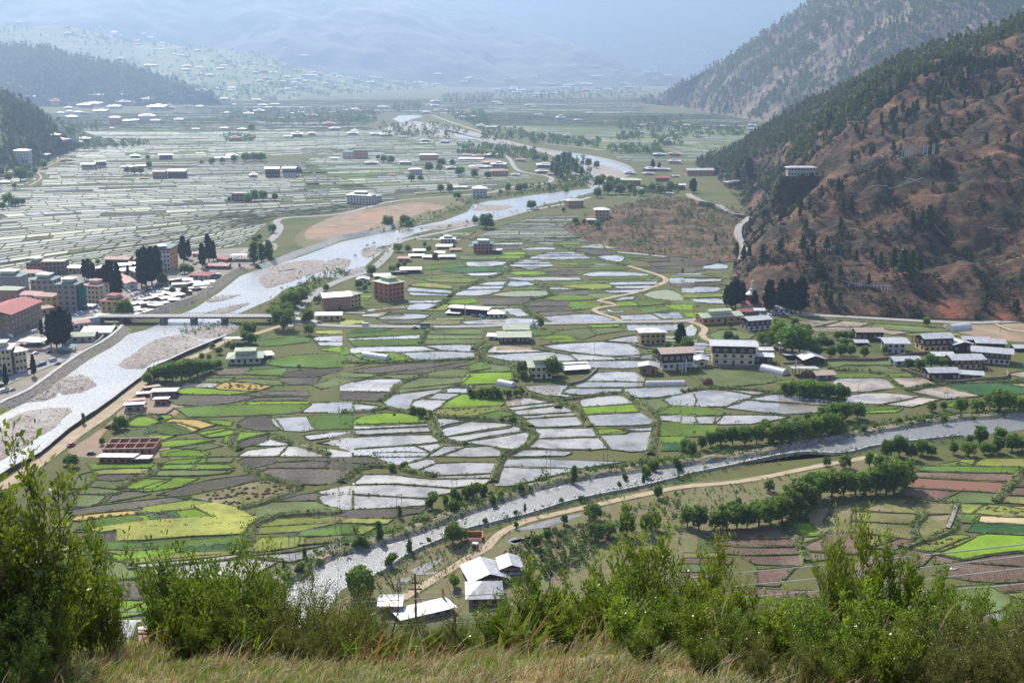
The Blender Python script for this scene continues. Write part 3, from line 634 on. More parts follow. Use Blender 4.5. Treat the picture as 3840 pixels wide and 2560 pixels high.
fields('E', '''
w 620,1318 700,1312 860,1330 790,1350 655,1380
w 655,1385 870,1334 1170,1355 1140,1372 740,1430 700,1430
w 720,1440 1170,1365 1230,1378 1250,1400 820,1470 760,1460
w 830,1475 1260,1402 1290,1440 1270,1480 1180,1520 1090,1510 980,1490
w 65,1358 580,1345 590,1362 85,1385
w 85,1392 590,1370 602,1400 115,1420
w 0,1450 610,1425 660,1470 40,1520 0,1510
m 60,1528 500,1503 600,1545 580,1568 100,1568
w 525,1500 650,1485 680,1500 620,1540
w 640,1535 700,1503 850,1500 700,1550 660,1568 600,1568
w 700,1568 860,1510 1000,1502 1110,1545 1090,1568
w 1140,1555 1200,1530 1290,1525 1560,1537 1560,1550 1520,1566 1140,1568
t 1125,1205 1150,1180 1230,1168 1340,1185 1420,1200 1300,1210 1150,1230
w 1150,1237 1440,1207 1480,1220 1180,1255 1160,1250
w 1185,1264 1480,1224 1600,1245 1620,1262 1260,1288 1210,1285
w 1230,1294 1630,1268 1635,1290 1270,1312
w 1265,1320 1640,1298 1655,1355 1340,1368 1290,1345
w 1310,1382 1720,1380 1765,1438 1330,1448
w 1330,1457 1770,1445 1825,1515 1560,1520 1280,1505
w 1640,1190 1700,1170 1905,1155 1990,1200 1975,1212 1660,1230 1640,1210
b 1650,1240 1985,1217 2030,1265 1680,1283
w 1685,1292 2040,1272 2120,1320 2110,1350 1720,1358
b 1740,1392 1890,1385 1970,1398 1925,1415 1755,1420
m 1890,1383 2115,1375 2115,1395 1980,1400
w 1760,1427 2115,1402 2110,1530 1840,1520 1800,1470
w 2165,1295 2400,1288 2420,1335 2190,1325
g 2200,1240 2400,1232 2400,1283 2150,1280
w 2205,1190 2260,1165 2400,1150 2400,1225 2260,1215
l 2010,1190 2180,1175 2240,1225 2190,1260 2130,1270 2040,1240
g 2170,1350 2400,1350 2400,1435 2180,1430
b 2175,1440 2334,1440 2334,1475 2200,1480
h 2200,1485 2334,1480 2334,1530 2200,1530
w 1930,1105 2400,1100 2400,1120 2170,1165 1990,1168 1925,1145
w 1560,1110 1920,1102 1920,1130 1640,1150 1520,1140 1530,1120
w 1610,1072 1700,1062 2060,1068 2050,1098 1610,1100
w 1650,1045 1760,1000 2000,995 2070,1050 2060,1060 1680,1056
m 1260,1090 1540,1085 1510,1130 1580,1165 1400,1150 1290,1120
w 1520,925 2040,918 2020,965 1760,965 1530,955
w 1370,815 1780,787 1960,802 2030,845 2030,895 1870,888 1760,878 1560,855 1460,838
w 1860,890 2120,875 2120,905 1900,905
t 980,845 1060,815 1270,815 1300,840 1420,850 1140,862 1000,860
w 985,880 1150,870 1420,858 1560,880 1600,915 1160,918 1060,900
w 1565,868 1850,890 1880,912 1620,915
w 1800,782 2000,745 2050,745 2050,790 1980,793
w 1950,672 2310,672 2310,710 1965,712
w 70,835 110,825 560,820 640,846 430,856 90,868 60,850
w 570,815 940,808 960,828 900,853 690,843
w 385,868 650,852 900,862 905,898 640,915 470,905
b 90,872 360,862 480,912 330,920 140,905
w 40,768 530,742 540,762 520,768 80,773
g 50,778 540,772 560,808 100,818
g 50,735 590,705 590,733 50,758
h 80,710 330,700 250,722 60,730
l 590,710 950,700 958,735 700,740 585,735
l 585,740 958,738 960,766 560,770
l 555,774 960,770 960,798 545,803
y 0,640 140,640 170,662 0,670
t 190,565 450,540 440,558 180,578
w 250,630 380,595 600,605 560,628 300,636
d 270,642 560,636 520,663 350,666
t 150,600 330,585 260,618 140,613
w 440,540 520,525 690,535 560,568 460,568
w 460,508 700,503 650,520 470,522
w 820,650 1190,625 1350,640 1300,660 850,666
k 540,642 800,640 830,650 790,668 540,667
w 1120,560 1220,560 1300,608 1210,613 1160,598
w 1380,620 1700,598 1850,630 1850,643 1450,653
d 1340,588 1560,577 1640,595 1400,610
d 1265,557 1540,547 1640,570 1330,580
d 1270,543 1300,515 1550,508 1550,538
g 1555,545 1570,515 1780,525 1750,555 1650,565 1600,568
d 940,490 1120,486 1300,487 1260,518 1220,533 980,533 950,510
g 1390,495 1480,472 1700,480 1730,498 1500,506
d 1430,455 1680,434 1690,460 1540,470 1450,465
w 1350,410 1520,418 1700,428 1430,431
u 1020,465 1200,440 1400,440 1420,458 1380,475 1120,478
w 770,465 840,437 1090,430 1010,462 940,473 790,470
w 845,432 900,406 1110,406 1090,426
w 910,400 1000,380 1140,372 1120,402
w 1120,404 1160,374 1270,375 1330,398 1200,410
g 1170,427 1330,416 1350,431 1180,435
w 470,414 760,437 760,458 450,440
w 460,447 740,464 720,472 480,470
c 500,392 590,385 755,410 750,426 470,405
c 560,362 700,350 950,362 860,383 620,376
b 750,507 900,490 930,513 870,528 700,523
c 560,575 700,532 760,540 700,573
c 1520,407 1620,392 1850,398 1840,420 1720,430 1560,420
g 1400,392 1600,378 1800,387 1520,402
w 1100,347 1620,345 1640,366 1250,370
b 1140,317 1200,310 1388,308 1398,330 1210,332
d 1392,308 1580,305 1610,328 1402,334
w 1640,330 1700,314 1900,307 2100,325 2100,336 1700,340
g 1680,352 2140,340 2100,357 1700,364
w 1830,382 2150,374 2160,395 1850,400
w 1860,407 2160,402 2120,423 1900,425
w 1790,437 2100,428 2070,450 1840,455
l 1690,462 1750,457 1930,465 1850,488 1720,493
w 1930,482 2010,475 1990,498 1850,508
b 1880,520 1980,514 2040,540 1900,545
g 2010,510 2090,499 2240,525 2060,543
u 2070,470 2130,442 2230,432 2334,480 2334,505 2150,495
w 2225,355 2334,352 2334,385 2230,385
d 2230,390 2400,388 2400,420 2310,418
w 1150,262 1225,255 1440,258 1450,272 1300,278 1170,275
w 1160,250 1230,240 1415,243 1440,254 1200,256
w 1190,282 1440,276 1300,292
w 1210,238 1240,229 1330,229 1400,240
w 1300,205 1670,202 1715,215 1500,223 1290,218
w 1330,198 1380,190 1660,190 1668,200 1310,203
w 1375,183 1500,172 1640,175 1655,187 1380,188
w 1230,155 1300,142 1460,142 1460,156 1240,160
w 1050,112 1250,108 1230,122 1050,122
d 1040,132 1210,132 1220,158 1060,163
b 1090,177 1250,174 1260,194 1090,195
b 1080,200 1250,198 1240,218 1070,218
l 800,197 1050,197 1060,222 820,226
w 850,242 1120,238 1170,252 1000,273 860,270
g 540,272 840,242 850,275 560,298
h 680,292 1100,277 1150,300 1100,308 800,315
w 820,320 1130,307 1100,325 980,338 850,335
l 450,340 850,322 900,350 560,363
T 1930,152 2334,187 2334,200 2050,180
w 1885,168 2300,202 2200,210 1890,180
d 1990,225 2334,212 2334,232 2100,240
d 2100,247 2334,238 2334,270 2130,273
d 2050,287 2334,290 2334,313 2150,318
d 1600,152 1850,165 1860,193 1740,195 1640,175
w 1640,132 1780,117 1800,148 1650,145
u 1790,114 1930,125 1900,150 1805,150
w 1720,215 1850,192 1930,205 1900,243 1800,238
w 1270,97 1450,72 1590,92 1400,105
w 1460,68 1700,78 1830,100 1700,112 1600,95
d 50,990 400,942 690,932 690,948 240,1003
d 260,1008 600,967 860,927 860,942 560,998
l 0,1002 230,1010 200,1026 0,1030
d 0,1042 170,1035 0,1085
l 250,1017 500,1012 540,1025 450,1046
l 540,1033 640,988 860,977 870,1023 840,1028
l 400,1110 550,1032 860,1032 830,1058 540,1098
l 380,1140 400,1114 560,1099 810,1078 700,1103
w 0,1093 180,1047 460,1047 400,1075 330,1128 150,1125 0,1118
d 0,1132 325,1137 250,1193 0,1180
w 290,1200 350,1150 520,1125 700,1107 710,1125 590,1150 480,1190 460,1240 440,1250 350,1240
w 480,1245 500,1197 570,1182 720,1190 650,1240 620,1256
w 595,1178 660,1142 800,1142 740,1183
w 675,1135 740,1107 890,1102 860,1135 810,1139
w 760,1097 880,1087 900,1097 840,1103
b 870,1007 1160,1000 1180,1040 1060,1070 860,1080 840,1065
l 950,922 1160,950 1170,983 1060,993 870,988
g 868,952 950,928 1010,970 880,988
b 690,1240 730,1192 830,1150 1000,1165 1090,1180 1110,1210 1080,1222 850,1240
c 650,1280 690,1247 1070,1230 1080,1255 900,1298 700,1290
g 905,1300 1080,1260 1180,1285 1060,1308
w 0,1215 120,1212 290,1235 230,1248 0,1260
b 40,1355 120,1302 290,1277 430,1282 570,1338
g 0,1295 115,1300 30,1350 0,1350
d -60,1400 60,1410 90,1438 -60,1445
l 1490,715 1600,702 1690,695 1740,740 1650,770 1600,757
l 1700,696 1900,692 1930,712 1750,738
b 1690,677 1900,670 1890,683 1720,688
b 1380,768 1420,747 1580,742 1590,766
b 1440,790 1450,776 1600,772 1590,788
g 1290,707 1450,697 1480,707 1420,738 1300,748
w 1905,607 2110,600 2200,638 1930,638
w 2130,594 2300,590 2334,623 2200,633
g 2010,560 2210,552 2260,570 2100,588
b 2210,542 2400,535 2400,570 2280,568
l 0,890 60,880 130,905 200,930 0,960
g 0,820 40,830 60,870 0,880
l 2200,520 2400,500 2400,530
''')
fields('D', '''
g 1830,943 1990,885 2334,882 2334,958 2100,963
d 1440,998 1500,972 1710,967 1660,1008 1500,1013
g 1670,1008 1725,985 1950,972 1930,1018
d 1960,998 2334,967 2334,980 2150,1023 1940,1023
l 1330,1058 1370,1037 1590,1037 1540,1063
l 1600,1058 1640,1042 1900,1052 1935,1083 1700,1073
d 1905,1037 2180,1032 2130,1078 1975,1078
l 2140,1083 2334,1030 2400,1060 2200,1108
w 1240,1098 1280,1072 1510,1072 1450,1099
o 1470,1098 1540,1064 1700,1070 1850,1093 1760,1123 1500,1113
b 1225,1117 1300,1102 1500,1117 1740,1132 1560,1148 1230,1143
d 1190,1157 1700,1157 1750,1165 1560,1208 1230,1218
d 1775,1122 2090,1132 2110,1153 1800,1148
d 1720,1170 2090,1164 2080,1188 1700,1194
b 1690,1202 1830,1192 2120,1200 2100,1213 1700,1212
g 1215,1245 1560,1227 2110,1220 2060,1258 2000,1273 1700,1288 1300,1298
w 2020,1268 2130,1207 2400,1202 2400,1268
b 880,1345 960,1297 1160,1292 1170,1310 1000,1363 880,1363
o 1110,1333 1180,1317 1330,1322 1480,1355 1380,1378 1230,1338
o 1120,1342 1220,1345 1350,1390 1310,1406 1220,1378
b 1360,1320 1585,1332 1570,1358 1490,1356
g 1040,1360 1180,1352 1310,1408 1200,1423 1060,1400
l 870,1400 980,1382 1060,1470 1000,1480 890,1470
b 1000,1422 1180,1432 1120,1453 1040,1448
b 1360,1410 1530,1382 1560,1387 1400,1423
b 1400,1430 1560,1393 1620,1400 1540,1430 1440,1440
h 990,1385 1050,1372 1080,1395 1010,1415
b 1530,1470 1550,1432 1640,1407 1830,1410 1700,1438 1570,1480
b 1040,1490 1200,1462 1400,1457 1450,1465 1200,1498 1060,1508
l 1180,1512 1430,1482 1500,1500 1380,1528
b 1110,1540 1200,1522 1360,1532 1420,1550 1400,1566 1120,1568
d 1640,1340 1700,1302 1855,1302 1895,1350 1925,1388 1800,1393 1650,1370
w 1862,1310 2090,1300 2138,1385 2080,1398 1945,1393
g 2112,1297 2400,1292 2400,1380 2160,1388
m 1720,1498 1850,1457 2050,1485 1960,1493
d 1590,1503 1700,1455 1840,1427 1860,1440 1780,1473 1650,1513
m 2090,1430 2250,1412 2400,1405 2200,1448 2120,1458
w 2180,1480 2334,1457 2400,1505 2260,1488
w 1640,1568 1700,1532 1955,1502 1935,1530 1890,1568
w 1920,1568 1970,1507 2100,1502 2250,1525 2400,1550 2400,1568
g 1740,800 2000,752 2110,767 2110,788 1800,818
y 2160,712 2334,712 2334,730 2170,733
w 2150,760 2200,752 2334,752 2334,783 2160,780
w 2170,792 2334,792 2334,813 2190,813
b 2200,837 2334,827 2334,858 2230,850
''')
fields('G', '''
b 610,72 1060,74 1060,93 640,106
y 650,125 700,114 1060,107 1020,133 680,140
d 660,160 720,150 1040,147 960,178 700,180
l 600,215 650,192 880,197 840,238 620,223
l 480,240 560,150 630,130 640,190 560,235
l 500,270 600,232 830,257 800,278 540,273
l 500,360 520,287 750,282 720,320 600,358
d 350,370 430,282 510,282 500,360 400,380
b 1110,70 1200,47 1400,37 1385,63 1140,73
l 1360,60 1405,32 1590,27 1570,58
b 1100,105 1130,80 1330,80 1310,108
b 1333,80 1550,80 1590,98 1320,110
l 1060,150 1100,117 1580,120 1560,130 1400,148
b 880,228 990,177 1150,184 1040,238 900,238
b 950,250 1200,170 1340,174 1230,225 1000,260
d 1100,280 1400,192 1700,152 1760,180 1270,288
d 680,345 740,292 850,264 1000,267 1010,280 870,308
d 500,420 480,392 900,332 1180,302 1275,320 1000,358 800,388
k 1275,293 1500,245 1800,187 1880,187 2050,225 2035,245 1700,350 1630,373 1480,338
l 1750,420 1640,387 1870,333 2150,330 2180,345 2280,378 1980,418 1800,440
d 1880,328 2060,282 2165,275 2150,320
w 2185,300 2210,287 2400,282 2400,375 2230,350
w 2170,262 2334,237 2400,260 2400,276 2200,275
c 955,400 1000,372 1300,327 1450,345 1330,373 1120,400
o 500,455 530,432 800,402 950,392 960,408 800,428 560,458
g 540,515 570,462 930,432 970,473 700,508
b 955,430 1010,427 1060,473 980,478
h 1012,415 1040,412 1100,468 1068,473
d 1075,425 1135,412 1205,463 1112,468
h 1145,402 1180,400 1240,458 1212,460
b 1190,400 1330,387 1455,433 1245,458
Y 1350,365 1460,347 1600,380 1705,430 1480,438
Y 590,525 900,482 1300,450 1745,442 1730,478 1400,490 1000,500 700,533
Y 812,595 818,532 1200,503 1720,487 1700,543 1300,563 1000,588
d 490,603 530,547 600,547 590,603
d 600,610 620,550 780,547 793,590 760,600
g 1000,625 1350,597 1720,567 1722,600 1300,638 1050,650
g 700,610 990,620 1000,655 800,660 690,650
c 700,668 980,650 1040,655 820,686
h 1260,668 1300,642 1640,627 1700,645 1400,668
b 770,692 1230,652 1255,668 900,723 820,733
c 850,740 1300,682 1690,655 1690,673 1300,718 880,753
w 890,770 1100,737 1690,682 1690,693 1500,728 900,783
w 960,800 1500,742 1700,720 1900,728 1800,790 1650,870 1400,880 1200,850
w 1740,702 2000,682 2334,612 2300,638 2000,738 1770,718
c 1765,500 1900,457 2334,442 2334,463 1780,498
c 1770,545 1790,512 2334,477 2050,528
g 2050,555 2100,532 2400,505 2400,548 2080,568
c 1720,640 1800,582 2070,577 2060,620 2000,638 1760,668
k 2070,577 2334,567 2300,598 2060,622
d 580,880 900,872 1240,960 1000,1000 650,985
b 340,1000 400,922 580,900 640,990 560,1060
l 560,800 700,722 980,800 940,850 640,870
b 380,1130 560,1070 700,1012 1000,1010 700,1130
b 700,1030 1240,970 1200,1060 800,1120
l 100,850 500,762 555,800 500,900 100,950
d 100,962 500,912 380,1000 100,1040
d 0,700 340,690 300,820 0,850
l 350,740 500,720 600,700 700,715 560,790 360,760
d 1640,50 1680,32 2334,30 2334,44 1900,58 1700,100
d 1700,110 1900,64 2250,54 2200,98 1820,96 1760,128
d 1792,140 1830,107 2200,108 2334,117 2334,195 2150,213 1900,178
d 2222,95 2260,60 2334,57 2334,103
b 1160,0 1330,-30 1400,20 1290,35 1180,40
''')
fields('H', '''
d 0,28 180,22 290,62 240,73 0,56
d 0,65 228,80 190,103 0,108
d 0,112 110,115 0,190
m 235,0 600,0 560,30 400,78 320,75
w 455,75 580,42 620,47 635,65 510,118
w 530,120 660,72 1050,70 1020,133 640,148
w 640,158 1040,142 1040,166 650,170
w 85,210 160,150 330,150 620,182 1010,178 970,213 760,233 380,205
w 0,270 0,232 350,217 750,247 730,270 580,303 250,285
w 0,290 260,300 560,320 575,350 300,370 0,380
w 1060,220 1085,100 1600,110 1560,122 1280,190 1150,220
w 1095,88 1135,42 1660,50 1930,57 1820,73 1640,98
d 0,397 560,377 530,400 300,443 0,440
c 0,452 330,457 300,478 0,470
g 0,505 100,507 80,543 0,553
c 110,500 230,502 150,548 90,540
''')
fields('I', '''
r 170,568 160,545 650,520 700,575 500,578
r 170,617 400,585 725,587 780,630 400,635 200,617
r 200,627 400,642 790,642 815,683 400,690 280,680
r 500,753 400,697 815,697 800,763
r 520,800 760,780 640,900 520,900
r 1575,157 1600,130 2300,142 2230,190
R 1530,224 1580,170 2250,207 2195,270
r 1500,285 1520,238 1880,262 1750,323
l 1760,323 1900,262 2180,277 2150,333 2130,338
g 1600,120 1660,94 2400,97 2310,133
c 2000,85 2050,42 2400,37 2400,90
g 1670,85 1880,60 1990,84
c 1885,78 1910,50 2000,42 1960,80
r 2310,150 2400,140 2400,228 2230,228
r 2215,280 2240,235 2400,237 2400,290
k 2150,330 2200,292 2400,302 2400,350
k 880,470 870,412 900,382 1015,372 975,468 1000,528 940,543
k 985,470 1025,375 1158,347 1148,530 1020,538
k 1172,393 1172,342 1345,322 1300,350
k 1205,390 1360,322 1555,322 1600,408
k 1168,458 1172,402 1600,420 1560,483
k 1162,530 1162,472 1560,492 1580,583
k 1615,410 1605,342 1865,347 1820,408
k 1600,580 1640,432 1815,422 1790,530 1680,588
k 1240,618 1270,562 1455,585 1300,630
r 1250,647 1470,587 1560,592 1440,650
r 850,618 975,562 968,668 860,658
r 860,735 872,682 978,687 980,720
r 990,690 985,560 1150,545 1230,560 1180,680
b 737,484 860,484 945,558 790,568
k 792,577 945,572 840,618
c 1880,400 1882,354 2055,357 1960,410
c 2005,413 2070,360 2150,362 2400,400 2400,435
o 2140,395 2180,367 2400,367 2400,400
T 2007,460 2040,434 2400,442 2400,490 2100,478
g 1870,470 1890,427 2025,417 1990,473
h 1962,530 2000,482 2400,502 2400,558 2080,543
b 1720,680 1860,620 2000,572 2100,552 2400,567 2400,665 2130,688 1930,723 1760,690
c 1585,653 1800,570 1900,562 1975,572 1750,668
r 1740,752 1740,702 1900,737
r 1860,740 2100,700 2400,665 2400,775
r 1740,828 1850,752 2400,792 2400,860 2000,868
r 1450,698 1560,662 1700,690 1600,778
c 2200,955 2400,940 2400,1020
g 2260,1100 2280,1010 2400,1000 2400,1150
l 1700,960 2100,900 2250,1010 2000,1100 1720,1080
r 2110,900 2400,880 2400,935 2200,950
r 1000,830 1300,700 1420,720 1200,850
''')
fields('F', '''
d 0,172 130,172 200,183 0,183
d 0,215 0,197 230,192 220,215
d 0,273 0,227 200,232 220,250 130,268
w 140,270 220,252 295,257 295,288 150,288
d 0,313 0,287 130,287 150,300
w 0,383 0,357 260,357 260,373
d 0,405 0,392 230,387 290,400
w 0,448 0,420 120,410 240,414 265,430 200,448
c 0,480 30,462 270,460 270,480 40,486
w 50,513 60,497 240,492 290,507 290,528 120,518
b 0,553 0,532 100,545
b 20,593 120,588 130,618 40,618
w 20,700 60,667 95,700 80,740 30,750
l 175,740 260,707 330,707 490,740 450,768 230,773
t 760,650 920,642 1075,642 850,693 835,680
t 855,700 875,692 1245,692 1170,718 950,720
t 965,683 1100,647 1295,660 1200,683
l 1295,690 1310,667 1820,702 1800,718 1600,720
t 1290,697 1570,725 1440,738 1260,712
c 1485,740 1820,722 1895,745 1650,755
l 1010,968 1010,927 1440,922 1420,948 1100,945
l 1012,970 1340,952 1520,998 1040,998
g 1040,1007 1530,1005 1575,1028 1050,1033
t 1022,1070 1060,1042 1350,1040 1488,1085 1420,1108 1130,1128
t 1385,1038 1640,1037 1735,1070 1530,1098 1490,1083
t 1115,1205 1145,1152 1380,1137 1615,1155 1360,1213 1240,1208
t 1385,1215 1620,1167 1755,1180 1560,1233
t 1545,1125 1790,1092 2030,1158 1800,1178
h 1805,1090 2080,1064 2400,1110 2400,1130 2060,1148
b 2100,1063 2200,1047 2334,1068 2220,1068
t 2190,1080 2400,1068 2400,1108
t 2220,1010 2400,980 2400,1050
w 0,1150 60,1132 180,1114 270,1120 400,1142 475,1155 280,1228 0,1213
w 275,1112 440,1120 595,1130 500,1150
w 455,1180 620,1147 850,1165 1055,1185 1000,1220 700,1203
w 295,1240 390,1192 430,1187 950,1230 900,1273 700,1280 420,1253
g 0,1290 0,1237 150,1237 275,1275 240,1290
w 0,1348 0,1297 265,1292 210,1345
w 225,1350 240,1302 300,1290 640,1292 715,1302 460,1348
g 0,1428 0,1357 225,1362 220,1400 150,1433
g 1240,1235 1455,1232 1450,1245 1245,1258
b 1250,1275 1270,1262 1500,1247 1450,1268
l 150,970 400,985 560,1000 620,1060 200,1088
g 640,1060 750,1050 700,1090
b 1800,1225 1900,1190 1960,1210 1900,1240
b 2240,1165 2400,1150 2400,1200 2290,1190
''')
# procedural field blocks (far plain, upper strip)
WP = [('f', 14), ('u', 4), ('w', 2), ('d', 1), ('l', 1)]
WG = [('f', 9), ('u', 5), ('w', 1), ('d', 1), ('l', 3), ('g', 2)]
GP = [('u', 5), ('g', 5), ('l', 5), ('f', 4), ('d', 1), ('y', 2)]
block('P', '-180,372 700,372 930,462 -180,520', 22, 36, WP, wob=10, h=.6, w_=.95)
block('P', '700,340 1110,345 1260,430 700,462', 22, 38, WG, wob=8, h=.55, w_=.9)
block('P', '-180,520 930,462 640,510 -180,640', 17, 28, WP, wob=9, h=.6, w_=.9)
block('P', '-180,640 640,510 540,560 -180,700', 14, 26, WP, wob=6, h=.6, w_=.8)
block('P', '120,300 1000,300 1000,345 160,372', 30, 50, WG, wob=14, w_=1.6, h=.5)
block('P', '1000,318 1130,322 1110,345 1000,345', 30, 50, WG, wob=14, w_=1.6, h=.5)
block('P', '100,262 870,258 830,300 110,300', 34, 60, GP, wob=20, w_=2.5, h=1.2)
block('P', '430,232 1480,225 1480,262 430,262', 60, 150, GP, wob=30, w_=3.5, h=1.5)
block('P', '1060,262 1750,262 1740,300 1100,285', 30, 90, GP, wob=15, w_=2.5, h=1.2)
block('P', '1150,288 1740,300 1640,350 1330,345', 22, 70, GP, wob=12, w_=1.4, h=.4)
block('P', '1400,345 1640,350 1600,372 1440,370', 20, 60, WG, wob=8)
block('P', '1230,497 1320,492 1345,520 1150,520', 11, 38, WP, wob=4)
block('P', '1150,520 1340,520 1480,556 1080,556', 9, 34, WP, wob=4)
block('P', '1400,440 1480,437 1470,455 1380,455', 12, 30, GP, wob=4)
block('P', '960,505 1140,512 1060,555 930,552', 9, 30, GP, wob=4)
# ---------------- vegetation ----------------
ORD = ['first', 'second', 'third', 'fourth', 'fifth', 'sixth', 'seventh', 'eighth', 'ninth', 'tenth', 'eleventh', 'twelfth', 'thirteenth', 'fourteenth', 'fifteenth', 'sixteenth', 'seventeenth', 'eighteenth', 'nineteenth', 'twentieth']
def ordn(i, n):
    if n == 1: return ''
    if i == 0: return 'leftmost '
    if i == n - 1: return 'rightmost '
    if i < 20: return ORD[i] + ' from left, '
    j = i + 1; sfx = {1: 'st', 2: 'nd', 3: 'rd'}.get(j % 10 if j // 10 != 1 else 0, 'th')
    return '%d%s from left, ' % (j, sfx)
M_BARK = mat('bark', (.12, .09, .065), (.07, .05, .04), 3, .95, .6, .05)
M_LEAF = mat('broad leaves', (.155, .225, .022), (.08, .13, .016), .35, .6, rand=.25, trans=.45, spec=.3)
M_LEAFL = mat('light leaves', (.12, .20, .035), (.07, .13, .03), .35, .6, rand=.2, trans=.5, spec=.3)
M_DARK = mat('dark conifer needles', (.022, .040, .018), (.010, .020, .010), .4, .85, rand=.25, trans=.1, spec=.15)
M_PINE = mat('pine needles', (.075, .11, .035), (.045, .065, .022), .2, .8, rand=.3, trans=.3, spec=.2)
M_FARTREE = mat('distant foliage', (.10, .155, .03), (.05, .085, .022), .03, .9, tint=.35, trans=.3, spec=.1)
M_DRYSH = mat('dark hillside shrub', (.04, .05, .022), (.02, .026, .014), .1, .9, tint=.3, trans=.15, spec=.1)
def cards(P, size, N=None, flat_=0.0, asp=1.0):
    """random quads at points P (n,3)"""
    n = len(P); a = rng.normal(size=(n, 3)); 
    if N is not None: a = a * .8 + N
    a /= np.linalg.norm(a, axis=1, keepdims=True) + 1e-9
    b = np.cross(a, rng.normal(size=(n, 3))); b /= np.linalg.norm(b, axis=1, keepdims=True) + 1e-9
    c = np.cross(a, b); s = (size * rng.uniform(.55, 1.3, size=n))[:, None] if np.ndim(size) == 0 else size[:, None]
    b = b * s * .5; c = c * s * .5 * asp
    V = np.stack([P - b - c * .6, P + b * .9 - c, P + b + c * .7, P - b * .8 + c], 1)
    return V.reshape(-1, 3), np.arange(n * 4).reshape(-1, 4)
def ell(n, c, r, shell=.55):
    d = rng.normal(size=(n, 3)); d /= np.linalg.norm(d, axis=1, keepdims=True)
    rad = shell + (1 - shell) * rng.uniform(0, 1, (n, 1)) ** .6
    return np.array(c) + d * rad * np.array(r), d
def tree_meshes(kind, seed):
    """returns (trunk mesh, crown mesh) for a tree about 1 m tall at scale 1"""
    global rng
    old = rng; rng = np.random.default_rng(seed); rr_ = random.Random(seed)
    P = []; N = []; mb = MB(); size = .07; lm = M_LEAF
    if kind in ('broad', 'light', 'wide'):
        k = 17; top = 1.0; lm = M_LEAFL if kind == 'light' else M_LEAF
        mb.tube([(0, 0, -.03), (.01, 0, .15), (-.01, .01, .32), (0, 0, .6)], [.035, .028, .022, .008])
        for i in range(k):
            a = i * 2.4 + rr_.uniform(-.4, .4); z = .28 + .58 * (i + .5) / k + rr_.uniform(-.05, .05); w_ = .30 * math.sin(min(1, (1.12 - z) * 1.5) * math.pi / 2) * (1.35 if kind == 'wide' else 1)
            c = (math.cos(a) * w_ * .75, math.sin(a) * w_ * .75, z); r = rr_.uniform(.085, .185)
            mb.tube([(0, 0, max(.15, z - .28)), (c[0] * .5, c[1] * .5, z - .1), c], [.014, .009, .003], n=4)
            p, d = ell(100, c, (r * 1.15, r * 1.15, r * .85)); P.append(p); N.append(d)
        size = .062
    elif kind == 'poplar':
        mb.tube([(0, 0, -.03), (0, .01, .5), (0, 0, .9)], [.02, .014, .004]); lm = M_LEAFL
        for i in range(13):
            z = .15 + .8 * i / 13; r = .12 * (1 - .55 * abs(z - .45) / .5); c = (rr_.uniform(-.05, .05), rr_.uniform(-.05, .05), z)
            p, d = ell(80, c, (r, r, .07)); P.append(p); N.append(d)
        size = .05
    elif kind == 'shrub':
        for i in range(9):
            a = rr_.uniform(0, 6.28); w_ = rr_.uniform(.1, .45); c = (math.cos(a) * w_, math.sin(a) * w_, rr_.uniform(.25, .75)); r = rr_.uniform(.18, .3)
            mb.tube([(0, 0, -.05), (c[0] * .4, c[1] * .4, c[2] * .5), c], [.03, .02, .006], n=4)
            p, d = ell(90, c, (r * 1.1, r * 1.1, r)); P.append(p); N.append(d)
        size = .12
    elif kind == 'cypress':
        mb.tube([(0, 0, -.03), (0, .005, .4), (0, 0, .93)], [.022, .016, .003]); lm = M_DARK
        for i in range(30):
            z = .16 + .80 * i / 30; r = .155 * math.sin(math.pi * min(1, (1.04 - z) / .88 * .62 + .04)) * rr_.uniform(.65, 1.2)
            for j in range(4):
                a = rr_.uniform(0, 6.28); c = (math.cos(a) * r * .6, math.sin(a) * r * .6, z)
                p, d = ell(22, c, (r * .55, r * .55, .035)); P.append(p); N.append(d)
        size = .05
    elif kind == 'pine':
        mb.tube([(0, 0, -.05), (.01, .0, .4), (0, 0, .95)], [.022, .015, .004], n=5); lm = M_PINE
        for i in range(15):
            z = .22 + .76 * i / 15; r = .23 * (1.05 - z) ** .7 * rr_.uniform(.6, 1.25); a = rr_.uniform(0, 6.28)
            for j in range(3):
                a += 2.1 + rr_.uniform(-.5, .5); c = (math.cos(a) * r * .6, math.sin(a) * r * .6, z + rr_.uniform(-.02, .02))
                mb.tube([(0, 0, z - .05), c], [.007, .003], n=3)
                p, d = ell(9, c, (r * .6, r * .6, .035)); P.append(p); N.append(d)
        size = .085
    P = np.concatenate(P) + rng.normal(size=(sum(len(q) for q in P), 3)) * (.012 if kind in ('cypress', 'pine') else .022); N = np.concatenate(N)
    V, Fc = cards(P, size, N)
    me = np_mesh(kind + ' crown', V, Fc); me.materials.append(lm)
    t = mb.build('trunk', M_BARK); tm = t.data; bpy.data.objects.remove(t); rng = old
    return tm, me
PROTO = {k: [tree_meshes(k, 100 + i * 7 + hash_) for i in range(n)] for k, n, hash_ in (('broad', 4, 1), ('light', 2, 2), ('wide', 2, 3), ('poplar', 2, 4), ('shrub', 4, 5), ('cypress', 3, 6), ('pine', 4, 7))}
TREES = []
